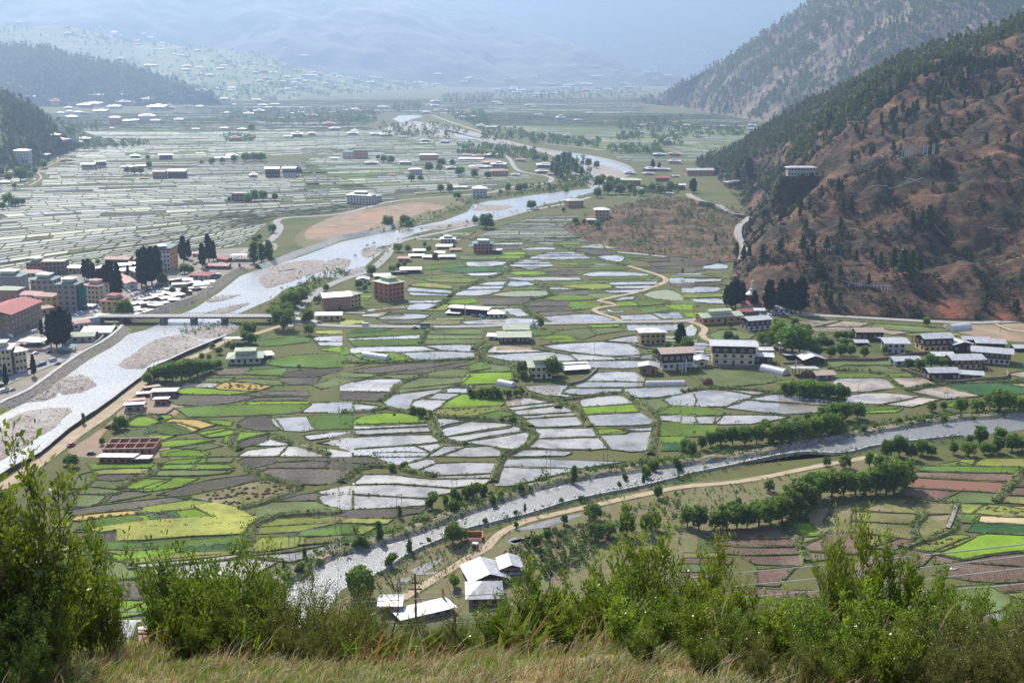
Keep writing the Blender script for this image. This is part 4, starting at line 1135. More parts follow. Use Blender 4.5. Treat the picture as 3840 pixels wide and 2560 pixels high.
def put_tree(kind, loc, h, name, label, cat, group, wide=1.0, parts=True):
    if kind in ('broad', 'wide'): kind = random.choice([kind, kind, 'broad', 'wide', 'light']); wide *= random.uniform(.85, 1.15)
    tm, cm = random.choice(PROTO[kind]); o = empty(name, loc, random.uniform(0, 6.28)); sxy = h * wide * random.uniform(.9, 1.12)
    o.scale = (sxy, sxy, h); setp(o, label, cat, group)
    a = bpy.data.objects.new('crown', cm); COL.objects.link(a); a.parent = o
    b = bpy.data.objects.new('stem' if kind == 'shrub' else 'trunk', tm); COL.objects.link(b); b.parent = o
    TREES.append(o); return o
def trees(kind, name, cat, desc, group, data, wide=1.0, hs=1.0):
    """data: 'T x,y,h x,y,h; T2 ...' ; label counts them from the left"""
    items = []
    for seg in data.split(';'):
        seg = seg.split()
        if not seg: continue
        for p in seg[1:]:
            x, y, h = (float(v) for v in p.split(',')); items.append((src(seg[0], x, y)[0], seg[0], x, y, h))
    items.sort()
    for i, (sx, t, x, y, h) in enumerate(items):
        q = hit(t, x, y); k = (1 / 1.8236 if t != 'T' else 1 / 2.45) if t != 'P' else 1.633
        put_tree(kind, q, max(1.2, h * k / pxscale(q.y) * 1.04 * hs), name, ordn(i, len(items)) + desc, cat, group if len(items) > 1 else None, wide)
trees('wide', 'willow_tree', 'willow', 'big willow in the dense belt along the riverside pasture', 'willows of the pasture belt', 'I 30,500,150 110,525,175 220,515,120 300,520,180 370,510,170 440,515,170 520,500,190 600,490,200 680,470,210 735,440,220 800,395,230 870,340,220 940,310,200 1020,292,190 1100,290,190 1180,280,170 1250,282,170 1320,272,190 1390,283,250 1445,272,240 1500,230,210', .95)
trees('wide', 'willow_tree', 'willow', 'willow in the loose line by the sandy track', 'willows behind the belt', 'I 985,90,75 1110,98,95 1275,92,105 590,258,82 380,362,60 330,392,72 1345,120,120', .95)
trees('wide', 'willow_tree', 'willow', 'willow on the rough pasture between the sandy track and the belt', 'willows on the rough pasture', 'H 1720,452,125 1740,595,130 1830,570,115 1950,565,175 2080,560,160 2150,525,130 1945,410,70', .95)
trees('wide', 'willow_tree', 'willow', 'dark round willow standing alone beside the near river', 'lone willows by the river', 'H 762,618,155 822,600,95')
trees('light', 'young_tree', 'tree', 'young pale green tree beside the flooded pool and sandy track', 'young trees by the pool', 'H 2165,308,95 1525,482,72 1408,590,72 1330,645,95 1195,512,52')
trees('shrub', 'riverside_bush', 'bush', 'rounded bush on the near bank of the glittering river', 'bushes of the near bank', 'H 340,775,95 150,1000,235 110,905,140 770,922,100 600,610,40 985,485,45 1195,420,40 1640,330,45 1900,235,45 1510,340,50', .75)
trees('poplar', 'sapling_tree', 'tree', 'spiky young conifer rising from the riverbank', 'spiky saplings of the riverbank', 'H 465,685,105 262,605,155 1590,205,130 2065,205,75 1255,400,60 400,440,90; G 2085,720,90 1940,790,70; D 575,1352,82 240,1342,35', 1.3)
trees('shrub', 'bank_bush', 'bush', 'bushy shrub on the paddy side bank of the glittering river', 'bushes of the paddy side bank', 'H 905,315,115 850,300,90 620,372,105 760,405,95 700,350,90 1030,352,75 1090,300,60 785,330,100 985,292,110 1225,272,75 2140,112,95 2085,165,80 110,655,105 165,650,85 40,650,60 1940,180,50 2300,110,90; G 1950,880,80 2050,830,80 1880,930,90', .7)
trees('broad', 'riverside_tree', 'tree', 'tree in the thicket between paddies and river', 'trees of the riverside thicket', 'F 130,1520,100 190,1500,110 260,1490,120 340,1490,130 425,1490,135 505,1485,140 590,1482,150 670,1480,145 745,1472,145 825,1462,155 905,1445,155 985,1430,165 1055,1420,150 965,1330,110 1035,1322,125 1110,1322,135 1195,1312,115 690,1400,90 785,1392,90 860,1352,90 560,1400,90 20,1530,90 60,1560,100', 1.05)
trees('broad', 'riverside_tree', 'tree', 'leafy tree beyond the river near the right frame edge', 'trees along the far right bank', 'F 1700,1262,75 1780,1252,60 1900,1272,115 2012,1262,92 2100,1252,125 2165,1272,170 2235,1262,145 2310,1252,95 1475,1352,52 1232,1412,60 1785,1352,72 1310,1392,42 1560,1365,40 1640,1350,45 1990,1330,40', 1.0)
trees('broad', 'riverside_tree', 'tree', 'leafy tree in the near right river thicket', 'trees of the near right thicket', 'F 2030,1492,135 2170,1472,105 1960,1482,62 2250,1535,125 2320,1530,105 2150,1545,115 2060,1555,85; I 1630,10,110 1700,20,80 1480,20,150 1395,30,130 1560,40,120 1850,5,90 1950,15,100 2100,5,80', 1.05)
trees('broad', 'field_tree', 'tree', 'leafy tree in the small grove beside the muddy paddies', 'trees of the small grove', 'F 700,1150,90 745,1160,110 800,1165,112 865,1162,122 935,1170,115 1000,1175,105 1060,1180,112 1105,1186,100')
trees('broad', 'village_tree', 'tree', 'large bright green tree in the cluster behind the timber farmhouse', 'big trees behind the timber farmhouse', 'F 540,810,95 600,822,115 655,785,145 700,850,170 745,872,205 800,872,200 822,780,120 640,682,62 765,700,80', 1.15)
trees('light', 'orchard_tree', 'fruit tree', 'orchard tree inside the walled village garden', 'orchard trees of the village', 'F 880,832,80 950,832,90 905,892,90 1010,892,80 1080,882,90 1150,882,80 1240,892,80 1000,830,70 1100,830,70 1060,772,60 1105,772,60 1152,777,60 950,770,50', 1.2)
trees('broad', 'village_tree', 'tree', 'leafy tree beside the village houses with pale metal roofs', 'trees between the village houses', 'F 330,692,50 430,682,52 310,782,72 362,792,55 30,852,100 1380,872,62 1545,972,75 1620,992,95 1700,962,95 1775,962,72 1815,958,55 1665,680,65; E 2150,882,60 2230,852,60 2290,862,70', 1.1)
trees('cypress', 'cypress_tree', 'cypress', 'tall dark cypress around the white spired temple', 'cypresses of the temple', 'F 300,545,140 330,560,180 362,552,190 405,542,160 490,565,130 590,582,220 672,572,210 722,582,232 770,592,215 802,592,245', 1.15)
trees('cypress', 'cypress_tree', 'cypress', 'tall dark cypress beside the yellow farmhouse', 'cypresses of the yellow farmhouse', 'E 2315,830,170; F 5,820,120', 1.2)
trees('broad', 'farm_tree', 'tree', 'tree shading the green roofed white farmhouse', 'trees of the green roofed farmhouse', 'E 1235,1020,105 1245,1045,70 1440,1035,150 1485,1015,95 1300,1045,40 1365,692,72')
trees('shrub', 'field_bush', 'bush', 'leafy bush on the grassy bank between the central fields', 'bushes of the central field banks', 'E 895,1165,65 950,1165,85 1010,1170,85 1070,1172,75 1135,1172,62 1200,1162,52 1232,1140,52 550,1302,75 600,1292,50 500,1280,55 1100,1332,32 1165,1332,42 1700,1530,20 360,1290,20; H 358,122,72 430,97,42', .9)
trees('broad', 'roadside_tree', 'tree', 'round tree between the pale river road and the paddies', 'trees along the pale river road', 'E 385,172,62 455,172,50 570,142,42 600,172,42 640,222,50 205,332,72 350,312,50 390,292,52 430,272,42 120,422,62 162,442,50 770,152,32; D 2230,442,52 2170,522,52 2090,462,62 1970,545,100 2012,560,130 2060,522,112 1960,642,120 1905,642,110 1850,632,80 1940,702,155 1975,600,90 2110,662,100 2080,662,60 2112,742,82', 1.05)
trees('broad', 'riverside_tree', 'tree', 'leafy tree in the bright hedge beside the river flood wall', 'trees of the flood wall hedge', 'D 1010,1080,85 1050,1052,100 1085,1052,112 1132,1052,122 1182,1060,142 1242,1052,145 1300,1042,145 1352,1022,122 1392,1002,92 1440,992,82 1482,972,62 1500,965,60', 1.05)
trees('broad', 'roadside_tree', 'tree', 'small tree around the river side farm and its open shelter', 'trees of the river side farm', 'D 1710,742,100 1680,792,82 1722,802,80 1592,852,62 1380,912,52 1450,832,42 1500,872,52 1430,910,40 2045,972,32 820,1382,100 790,1402,72 855,1380,70 700,1492,52; G 500,92,95 455,80,60', 1.1)
trees('poplar', 'poplar_tree', 'poplar', 'pale green poplar beside the concrete river embankment', 'poplars by the embankment', 'D 1735,250,152 1790,242,132 1842,242,152 1640,292,42', 1.5)
trees('broad', 'town_tree', 'tree', 'round leafy tree among the riverside town houses', 'leafy trees of the town', 'D 1262,322,72 1300,322,60 1115,402,92 1182,462,52 1262,462,62 850,622,132 882,612,92 42,742,82 1862,42,62 1772,92,42 1742,122,60 830,400,60 670,260,40 610,250,35', 1.1)
trees('cypress', 'cypress_tree', 'cypress', 'tall dark cypress towering over the town roofs', 'cypresses of the town', 'D 605,372,155 580,362,140 640,375,130 690,492,200 730,502,240 770,502,270 812,482,235 705,462,180 880,372,110 970,422,262 1000,402,262 1040,402,262 1080,382,250 1258,252,185 1292,222,135 1225,192,72 1388,282,165 1430,242,192 1462,232,135', .85)
trees('cypress', 'cypress_tree', 'cypress', 'tall dark cypress beside the big red roofed hall', 'cypresses beside the red roofed hall', 'D 285,747,112 350,822,225 390,832,262 430,832,285 462,792,225 484,742,155', .85)
trees('cypress', 'slim_cypress', 'cypress', 'slim dark cypress standing by the riverside car park', 'slim cypresses of the car park', 'D 232,1022,152 45,1097,162', .7)
trees('broad', 'farm_tree', 'tree', 'round tree beside the lone farmhouses of the left plain', 'trees of the left plain', 'A 1570,1377,32 1700,1382,60 1740,1377,82 1800,1372,72 1880,1372,52 1380,1122,28 1450,1122,42 1520,1117,42 1600,1112,52 1680,1107,62 1740,1102,62 1790,1102,62 2040,1202,62 2010,1202,42 870,1187,52 920,1192,52 965,1192,52 1020,1152,52 1010,1092,32 1722,902,60', 1.2)
trees('broad', 'hillfoot_tree', 'tree', 'tree at the foot of the left hand ridge', 'trees below the left ridge', 'A 20,1432,52 60,1402,82 105,1412,62 150,1402,52 140,1242,102 60,1242,62 200,1222,52 300,1152,62 170,1172,52 240,1190,45 100,1290,40', 1.2)
trees('broad', 'valley_tree', 'tree', 'tree among the houses on the left bank in mid valley', 'trees of the mid valley left bank', 'B 600,1172,62 670,1172,52 685,1142,62 800,1202,62 822,1192,52 910,1217,62 680,1312,52 742,1317,62 795,1362,52 1140,1312,62 1212,1317,62 1252,1302,52 1090,1327,32 290,1112,52 340,1117,52 250,1092,32 480,1240,52 540,1238,40 435,1542,72 320,1552,82 462,1568,62 1000,1220,50 760,1130,40 1390,1110,50 1330,1100,50', 1.15)
trees('broad', 'valley_tree', 'tree', 'tree beside the river road in mid valley', 'trees of the mid valley right bank', 'B 990,1562,102 1020,1560,60 1300,1432,62 915,1532,52 1762,1282,82 1785,1242,52 1690,1142,62 1745,1152,52 1822,1332,92 1882,1312,92 1750,1352,72 1905,1332,82 2250,1312,72 2182,1322,62 2122,1312,62 1972,1312,62 1840,1260,60 2050,1340,50 1520,1450,35 1600,1530,45 1660,1535,40 1750,1560,50', 1.15)
trees('poplar', 'poplar_tree', 'poplar', 'poplar in the grove by the braided river bend', 'poplars of the river bend', 'B 1480,1172,112 1520,1152,112 1560,1142,102 1582,1172,92 1605,1192,82 1640,1202,62 1470,1212,102 1502,1222,82 1440,1180,80 1550,1200,80', 1.6)
trees('cypress', 'cypress_tree', 'cypress', 'dark cypress near the mid valley village', 'cypresses of mid valley', 'B 2130,1152,62 2175,1152,42; C 75,1320,100 60,1300,70 375,1225,70 450,1210,130 230,1200,50', 1.5)
trees('pine', 'pine_tree', 'pine', 'lone dark pine on the bare brown hillside', 'lone pines of the bare hillside', 'C 625,1460,150 865,1450,100 1060,1330,110 1085,1320,90 1150,1450,110 1340,1250,110 1680,1560,160 880,1290,110 735,1340,90 760,1330,80 2220,990,80 2450,1200,80 1920,900,60; F 225,110,60 1500,330,180 1560,350,190 1440,300,160 1620,320,120 1350,280,110 1290,230,90 1010,420,70 920,320,70', 1.0)

def project(p):
    d = Vector(p) - Vector((0, 0, H)); y = d.y * cp - d.z * sp
    if y <= 0: return None
    return CX + F * d.x / y, CY - F * (d.y * sp + d.z * cp) / y
def lowtrees(name, P, Hh, nq, mat_, label, cat, wide=.32, shape='cone', seed=0, attr=True):
    """one mesh of many small plants"""
    r = np.random.default_rng(seed); P = np.asarray(P); n = len(P); Hh = np.asarray(Hh)
    t = r.uniform(.12 if shape == 'cone' else .1, 1, (n, nq)); a = r.uniform(0, 6.28, (n, nq))
    rad = (wide * (1.05 - t) ** .7 if shape == 'cone' else wide * np.sqrt(np.maximum(0, 1 - (2 * t - 1) ** 2 * .85))) * r.uniform(.3, 1, (n, nq))
    C = np.stack([np.cos(a) * rad, np.sin(a) * rad, t], -1) * Hh[:, None, None] + P[:, None, :]
    global rng; old = rng; rng = r
    V, Fc = cards(C.reshape(-1, 3), np.repeat(Hh * (.2 if shape == 'cone' else .26) * (24 / nq) ** .4, nq) * r.uniform(.6, 1.3, n * nq)); rng = old
    me = np_mesh(name, V, Fc, attr={'tint': np.repeat(r.uniform(0, 1, n), nq)})
    return setp(link(name, me, [mat_]), label, cat, kind='stuff')
def surf_points(S, n, fn, seed):
    r = random.Random(seed); nu, nv = S.shape[:2]; out = []; tries = 0
    # weight by area through rejection on cell size
    A = np.linalg.norm(np.cross(S[1:, :-1] - S[:-1, :-1], S[:-1, 1:] - S[:-1, :-1]), axis=2).ravel(); cs = np.cumsum(A); tot = cs[-1]
    while len(out) < n and tries < n * 40:
        tries += 1; k = int(np.searchsorted(cs, r.random() * tot)); i, j = divmod(min(k, len(A) - 1), nv - 1); fu, fv = r.random(), r.random()
        p = S[i, j] * (1 - fu) * (1 - fv) + S[i + 1, j] * fu * (1 - fv) + S[i, j + 1] * (1 - fu) * fv + S[i + 1, j + 1] * fu * fv
        pr = project(p)
        if pr is None or not (-60 < pr[0] < 3900 and -120 < pr[1] < 2600): continue
        w_ = fn(pr[0] / 1.63265, pr[1] / 1.63265, p)
        if r.random() < w_: out.append(tuple(p))
    return out
def lin(x, xs): return float(np.interp(x, [a for a, b in xs], [b for a, b in xs]))
FL = [(1500, 470), (1640, 425), (1760, 400), (1850, 380), (1920, 330), (2000, 290), (2100, 265), (2200, 215), (2280, 170), (2352, 150)]
def dens_E(x, y, p):
    if 1790 < x < 1895 and 372 < y < 425: return 0
    e = (y - lin(x, FL)) / 30; n = noise.noise(Vector(p) / 90) * .9 + noise.noise(Vector(p) / 35) * .5
    base = .95 if e < -.3 else (.5 if e < .4 else (.10 if x < 1950 or e < 3 else .04))
    return max(0, base * (.45 + n * 1.3))
allp = surf_points(S_E, 3400, dens_E, 5)
allp = [p for p in allp if project(p)[1] / 1.63265 > lin(project(p)[0] / 1.63265, [(1500, 400), (1640, 340), (1800, 262), (2352, 20)])]
allp.sort(key=lambda p: p[1])
near_p, far_p = allp[:290], allp[290:]
near_p.sort(key=lambda p: project(p)[0])
for i, p in enumerate(near_p):
    put_tree('pine', p, random.uniform(8, 15) , 'pine_tree', ordn(i, 290) + 'slender pine scattered over the right hillside', 'pine', 'pines of the right hillside', random.uniform(.85, 1.2))
lowtrees('pine_forest', far_p, np.random.default_rng(3).uniform(9, 17, len(far_p)), 34, M_PINE, 'open pine forest covering the upper right hillside', 'forest', .26)
def dens_sh(x, y, p):
    n = noise.noise(Vector(p) / 28) + noise.noise(Vector(p) / 9) * .5
    return 1.0 if n > .12 else (.12 if n > -.1 else .02)
sh = surf_points(S_E, 9500, dens_sh, 9)
lowtrees('hillside_shrubs', sh, np.random.default_rng(4).uniform(1.0, 4.2, len(sh)) ** 1.05, 16, M_DRYSH, 'dark low shrubs dotted over the dry brown hillside', 'shrubs', .7, 'ball')
def dens_D(x, y, p):
    n = noise.noise(Vector(p) / 260) + noise.noise(Vector(p) / 90) * .6
    return .2 + (.8 if n > 0 else 0) + (.5 if y < lin(x, [(1480, 240), (1700, 140), (1870, 40), (2352, 40)]) else 0)
pd = surf_points(S_D, 5200, dens_D, 11)
lowtrees('mountain_pines', pd, np.random.default_rng(5).uniform(13, 26, len(pd)), 16, M_PINE, 'scattered pines on the purple brown mountainside beyond', 'forest', .24, seed=2)
pc = surf_points(S_C, 900, lambda x, y, p: 1, 12)
lowtrees('ridge_pines', pc, np.random.default_rng(6).uniform(9, 18, len(pc)), 18, M_PINE, 'pine wood on the small ridge at the left edge', 'forest', .28, seed=3)
pb = surf_points(S_B, 2600, lambda x, y, p: 1, 13)
lowtrees('spur_forest', pb, np.random.default_rng(7).uniform(16, 34, len(pb)), 8, M_PINE, 'dark pine forest on the long spur in the haze', 'forest', .34, seed=4)
pk = surf_points(S_F, 1300, lambda x, y, p: .9 if noise.noise(Vector(p) / 25) > .05 else .25, 14)
lowtrees('knoll_scrub', pk, np.random.default_rng(8).uniform(1, 3.2, len(pk)), 14, M_FARTREE, 'green scrub on the low brown knoll', 'shrubs', .6, 'ball', seed=5)
ps = surf_points(S_L, 1500, lambda x, y, p: .9 if noise.noise(Vector(p) / 400) > .05 else .2, 15)
lowtrees('slope_trees', ps, np.random.default_rng(9).uniform(10, 22, len(ps)), 8, M_FARTREE, 'hedges and trees between the far slope terraces', 'trees', .5, 'ball', seed=6)
# far tree belts on the valley floor
def region(t, s, n, hlo, hhi, name, label, m=M_FARTREE, shape='ball', wide=.5, seed=0, nq=16, cat='trees'):
    pl = gp(t, s); xs = [p.x for p in pl]; ys = [p.y for p in pl]; r = random.Random(seed); P = []; tr = 0
    while len(P) < n and tr < n * 30:
        tr += 1; q = Vector((r.uniform(min(xs), max(xs)), r.uniform(min(ys), max(ys)), 0))
        if inside(q, pl): P.append((q.x, q.y, drop(q.x, q.y) if n < 400 else 0))
    lowtrees(name, P, np.random.default_rng(seed).uniform(hlo, hhi, len(P)), nq, m, label, cat, wide, shape, seed)
BELTS = [('B', '960,900 1250,880 1270,950 1100,975 960,950', 90, 'tree belt beside the straight far road'), ('B', '1290,920 1480,950 1770,975 1760,1015 1500,990 1290,985', 130, 'tree line between the river and the far right paddies'),
 ('B', '1820,1010 2150,1000 2200,1060 1830,1050', 90, 'trees at the bend of the upper river'), ('B', '790,1000 1000,990 1180,1010 1400,1060 1400,1100 1100,1090 800,1060', 160, 'trees between the mid valley roofs'),
 ('B', '680,660 960,640 1060,650 1000,715 700,700', 170, 'wooded rise in the middle of the far valley'), ('A', '320,1010 560,975 980,965 1040,990 800,1015 500,1035', 130, 'low green thicket across the far left plain'),
 ('A', '1440,760 2334,760 2334,850 1900,850 1450,810', 260, 'dark tree belt along the foot of the far slope'), ('A', '310,850 700,850 720,890 520,905 330,890', 110, 'bushes around the foot of the dark spur'),
 ('A', '560,650 1420,655 1450,720 900,700 560,700', 200, 'trees around the hazy far village'), ('B', '-20,780 220,760 240,830 0,860', 110, 'dark grove left of the braided river'),
 ('B', '720,770 960,760 1080,850 980,880 800,830', 100, 'trees around the roofs beyond the braided river'), ('B', '1900,820 2334,800 2334,1000 2150,1010 2100,900 1900,900', 150, 'trees of the far right village'),
 ('B', '340,730 540,705 560,740 380,770', 60, 'hedge above the braided river'), ('B', '1880,930 2040,920 2060,955 1890,960', 50, 'round grove in the far right paddies'),
 ('B', '250,860 600,850 900,900 700,960 300,930', 90, 'scrub on the shingle beside the braided river'), ('A', '1480,935 1640,925 1780,965 1560,972', 40, 'hedge around the white farmhouse on the far plain'),
 ('C', '0,880 430,880 420,925 0,950', 90, 'trees at the foot of the far mountainside'), ('B', '1260,1300 1700,1190 1760,1260 1500,1330', 60, 'scrub beside the white roofs above the river'),
 ('B', '1560,1060 1660,1100 1640,1220 1450,1230 1440,1110', 60, 'grove on the inside of the river bend'), ('B', '1050,630 2050,600 2050,680 1100,690', 200, 'trees between the roofs of the far valley town'),
 ('C', '150,1060 520,930 700,1000 700,1180 300,1180', 120, 'dark pines at the foot of the right hillside'), ('B', '1900,1350 2334,1330 2334,1290 2100,1290', 30, 'bushes at the foot of the knoll')]
for i, (t, s, n, lb) in enumerate(BELTS):
    y0 = gp(t, s)[0].y; hh = 5 + y0 / 700
    dark = 'pine' in lb or 'wooded' in lb
    region(t, s, n, hh * .6, hh * 1.5, 'tree_belt', lb, M_PINE if dark else M_FARTREE, 'cone' if dark else 'ball', .3 if dark else .5, seed=20 + i)
region('B', '1560,1560 1900,1490 2334,1400 2334,1568', 10, 1, 2, 'tree_belt', 'few bushes below the tan house', seed=77)
region('H', '0,1000 260,850 600,660 900,600 1000,640 700,850 400,1000', 330, .2, 1.0, 'pasture_bushes', 'low weeds on the wet pasture left of the fenced track', seed=60)
region('H', '1100,700 1300,560 1700,470 1760,640 1700,800 1400,860 1250,760', 420, .3, 2.4, 'pasture_bushes', 'scrub and young bushes right of the near farm', seed=61)
region('H', '1750,430 2334,260 2334,640 2200,560 1800,640', 260, .3, 1.8, 'pasture_bushes', 'bushes between the pasture willows', seed=62)
region('I', '0,260 700,150 900,150 500,330 100,480 0,480', 200, .3, 1.2, 'pasture_bushes', 'low tufts on the dry pasture before the willow belt', seed=63)
P = []; r = random.Random(70)
for pl in ROCKS:
    xs = [p.x for p in pl]; ys = [p.y for p in pl]
    for _ in range(260):
        q = Vector((r.uniform(min(xs), max(xs)), r.uniform(min(ys), max(ys)), 0))
        if inside(q, pl): P.append((q.x, q.y, .45))
lowtrees('river_stones', P, np.random.default_rng(71).uniform(.25, .9, len(P)), 6, M_STONE, 'grey boulders and cobbles strewn over the gravel bars', 'stones', .8, 'ball', 71)
# scrub along the banks and paths
def along(line, n, spread, hlo, hhi, name, label, m=M_FARTREE, seed=0, nq=14, off=0.0):
    p = smooth_line(line, 4); r = random.Random(seed); P = []; 
    for _ in range(n):
        q = r.choice(p); P.append((q.x + r.gauss(0, spread), q.y + r.gauss(0, spread) + off, 0.3))
    lowtrees(name, P, np.random.default_rng(seed).uniform(hlo, hhi, n), nq, m, label, 'shrubs', .65, 'ball', seed)
along(r2t, 1500, 2.8, .4, 2.6, 'bank_scrub', 'brown green scrub along the far bank of the near river', seed=31, off=6)
along(bR2, 500, 2.2, .4, 1.7, 'bank_scrub', 'low scrub beside the rough stone wall of the near river', seed=32, off=-2)
along(bL, 160, 2.0, .4, 1.3, 'bank_scrub', 'weeds on the stone embankment below the town', seed=33, off=-4)
along(bL2, 200, 2.5, .5, 1.8, 'bank_scrub', 'weeds on the embankment beside the market sheds', seed=34, off=-2)
along(chain(('B', '300,1600 640,1490 850,1420 900,1380 1100,1350 1700,1275')), 420, 9, .8, 3.5, 'bank_scrub', 'scrub between the building site and the river', seed=35, off=18)
along(chain(('B', '1250,1475 1500,1400 1700,1340'), ('E', '500,70 180,240')), 160, 8, .8, 3, 'bank_scrub', 'scrub along the river side of the pale road', seed=36, off=4)
along(chain(('D', '1900,600 1980,500 2120,400 2300,320')), 220, 7, .8, 4, 'bank_scrub', 'thick green scrub between river and road above the bridge', seed=37, off=2)
along(chain(('D', '1300,720 1480,690 1640,690')), 80, 9, .6, 2.5, 'bank_scrub', 'weeds on the gravel island below the bridge', seed=38)
# rough vegetation on the field banks of the hand measured fields
P = []; r = random.Random(5)
for pl, ty in EDGE:
    for i in range(len(pl)):
        a, b = pl[i], pl[(i + 1) % len(pl)]
        for _ in range(int((b - a).length / 2.0) + 1):
            q = a.lerp(b, r.random()); P.append((q.x + r.gauss(0, .45), q.y + r.gauss(0, .45), .25))
r.shuffle(P); P = P[:11000]
lowtrees('bank_grass', P, np.random.default_rng(12).uniform(.3, .95, len(P)), 5, M_FARTREE, 'grass and weeds along the field banks', 'grass', .7, 'ball', 40)
EMB = [('E', '620,1310 660,1400 700,1460 850,1490'), ('E', '1640,1300 1700,1370'), ('E', '2000,1180 2140,1280 2150,1400 2110,1560'), ('E', '1250,1150 1440,1190 1600,1250 1660,1330'), ('E', '1240,1380 1330,1420 1260,1500 1130,1560'),
 ('E', '0,1270 200,1265 300,1240 480,1280'), ('E', '660,1300 900,1310 1200,1330 1290,1370'), ('E', '270,1195 340,1140 400,1080 540,1025'), ('E', '1480,1240 1500,1190 1650,1170 1900,1140 2000,1190'), ('E', '0,935 300,930 640,918 900,905'),
 ('E', '900,840 960,800 1010,820 940,890 1010,930 1170,960 1190,1060'), ('E', '540,800 580,720 620,700'), ('E', '740,480 800,430 960,370'), ('E', '630,560 740,500'), ('E', '1230,540 1280,590 1350,630'), ('E', '1340,375 1420,440 1430,470 1300,500'),
 ('E', '1020,350 1150,300 1130,260 1290,205'), ('E', '1460,130 1640,180 1750,220 1950,270'), ('H', '0,200 100,120 200,90 300,90 420,110 640,160'), ('H', '1040,200 1080,80 1130,0'), ('D', '1640,1380 1580,1480 1640,1530'), ('D', '1850,1440 2000,1480 2250,1560'),
 ('G', '830,240 880,190 1000,150 1080,90'), ('G', '1690,110 1900,190 2060,230'), ('G', '1630,380 1800,340 2050,240'), ('G', '1690,680 1720,500 1800,460 2000,420 2334,400'), ('D', '1100,1320 960,1290 740,1380'), ('F', '1000,980 1350,1010 1480,1100 1560,1120 1740,1080 2334,1060'),
 ('F', '0,1130 200,1105 620,1130 1100,1190'), ('I', '730,480 800,620 860,740'), ('I', '1560,340 1640,420 1580,500 1600,590'), ('I', '1870,350 1840,520 1500,650'), ('I', '2140,330 2260,200 2320,130')]
P = []
for t, s in EMB:
    p = smooth_line(gp(t, s), 3)
    mbx = MB()
    for q in p:
        for _ in range(5): P.append((q.x + r.gauss(0, 1.1), q.y + r.gauss(0, 1.1), .5))
lowtrees('embankment_weeds', P, np.random.default_rng(13).uniform(.4, 1.7, len(P)), 8, M_FARTREE, 'weeds and brambles on the wide winding field embankments', 'weeds', .8, 'ball', 41)
em = MB()
for t, s in EMB:
    strip(em, smooth_line(gp(t, s), 4), [(-2.6, .02, 0), (-1.2, 1.0, 0), (1.2, 1.1, 1), (2.4, .02, 1)], jit=.35, hj=.25)
setp(em.build('field_embankments', [M_BUND, M_SCRUB]), kind='structure')
# ---------------- buildings ----------------
def simple(name, c, c2=None, sc_=.6, **k): return mat(name, c, c2, sc_, k.pop('rough', .85), k.pop('bs', .15), .05, **k)
WALL = {'white': simple('whitewash', (.56, .53, .48), (.42, .39, .34)), 'cream': simple('cream plaster', (.60, .52, .36), (.50, .42, .28)), 'yellow': simple('yellow ochre plaster', (.58, .42, .18), (.48, .34, .15)),
 'brick': simple('orange brick', (.42, .17, .09), (.33, .13, .075), 1.5), 'grey': simple('grey unpainted plaster', (.30, .27, .24), (.22, .19, .17)), 'tan': simple('tan mud wall', (.42, .33, .22), (.33, .25, .16)),
 'timber': simple('dark timber', (.075, .045, .032), (.045, .03, .024), 2.5), 'mud': simple('brown mud wall', (.26, .18, .125), (.18, .125, .09)), 'orange': simple('orange plaster', (.55, .30, .15), (.46, .24, .12)), 'red': simple('temple red', (.22, .045, .03), (.15, .035, .03))}
def roofm(name, c, c2, rough=.45, metal=0.25, spec=.5):
    m, nt, p, out = nodes(name); tc = nt.nodes.new('ShaderNodeTexCoord'); wv = nt.nodes.new('ShaderNodeTexWave'); wv.inputs['Scale'].default_value = 2.2; wv.inputs['Distortion'].default_value = .4
    nt.links.new(tc.outputs['Object'], wv.inputs[0])
    col = ramp(nt, noi(nt, .5, 5, .65), [(.36, c2), (.6, c)])
    oi = nt.nodes.new('ShaderNodeObjectInfo'); mr = nt.nodes.new('ShaderNodeMapRange'); mr.inputs[3].default_value = .86; mr.inputs[4].default_value = 1.06; nt.links.new(oi.outputs['Random'], mr.inputs[0])
    hs = nt.nodes.new('ShaderNodeHueSaturation'); nt.links.new(col, hs.inputs['Color']); nt.links.new(mr.outputs[0], hs.inputs['Value'])
    nt.links.new(hs.outputs[0], p.inputs['Base Color']); p.inputs['Roughness'].default_value = rough; p.inputs['Metallic'].default_value = metal; p.inputs['Specular IOR Level'].default_value = spec
    bump(nt, p, wv.outputs['Fac'], .35, .06); return m
ROOF = {'metal': roofm('pale metal roof', (.37, .375, .38), (.235, .22, .205)), 'green': roofm('faded green roof', (.36, .40, .27), (.27, .30, .21), .7, 0, .2), 'teal': roofm('teal green roof', (.07, .17, .16), (.05, .12, .115), .65, 0, .25),
 'red': roofm('red painted roof', (.28, .06, .055), (.21, .065, .055), .7, 0, .15), 'pink': roofm('faded pink red roof', (.40, .23, .19), (.32, .17, .14), .7, 0, .2), 'brown': roofm('brown weathered roof', (.30, .21, .15), (.22, .16, .12), .7, .05),
 'grey': roofm('grey weathered roof', (.42, .42, .41), (.28, .27, .26), .6, .2), 'blue': roofm('blue roof sheet', (.10, .25, .5), (.08, .2, .42), .5, .1)}
M_GLASS = mat('dark window', (.025, .028, .032), (.012, .012, .014), 2, .25, spec=.6)
M_FRAMEW = simple('white window frame', (.68, .64, .55)); M_FRAMED = simple('dark carved frame', (.10, .055, .035))
M_DARKW = WALL['timber']
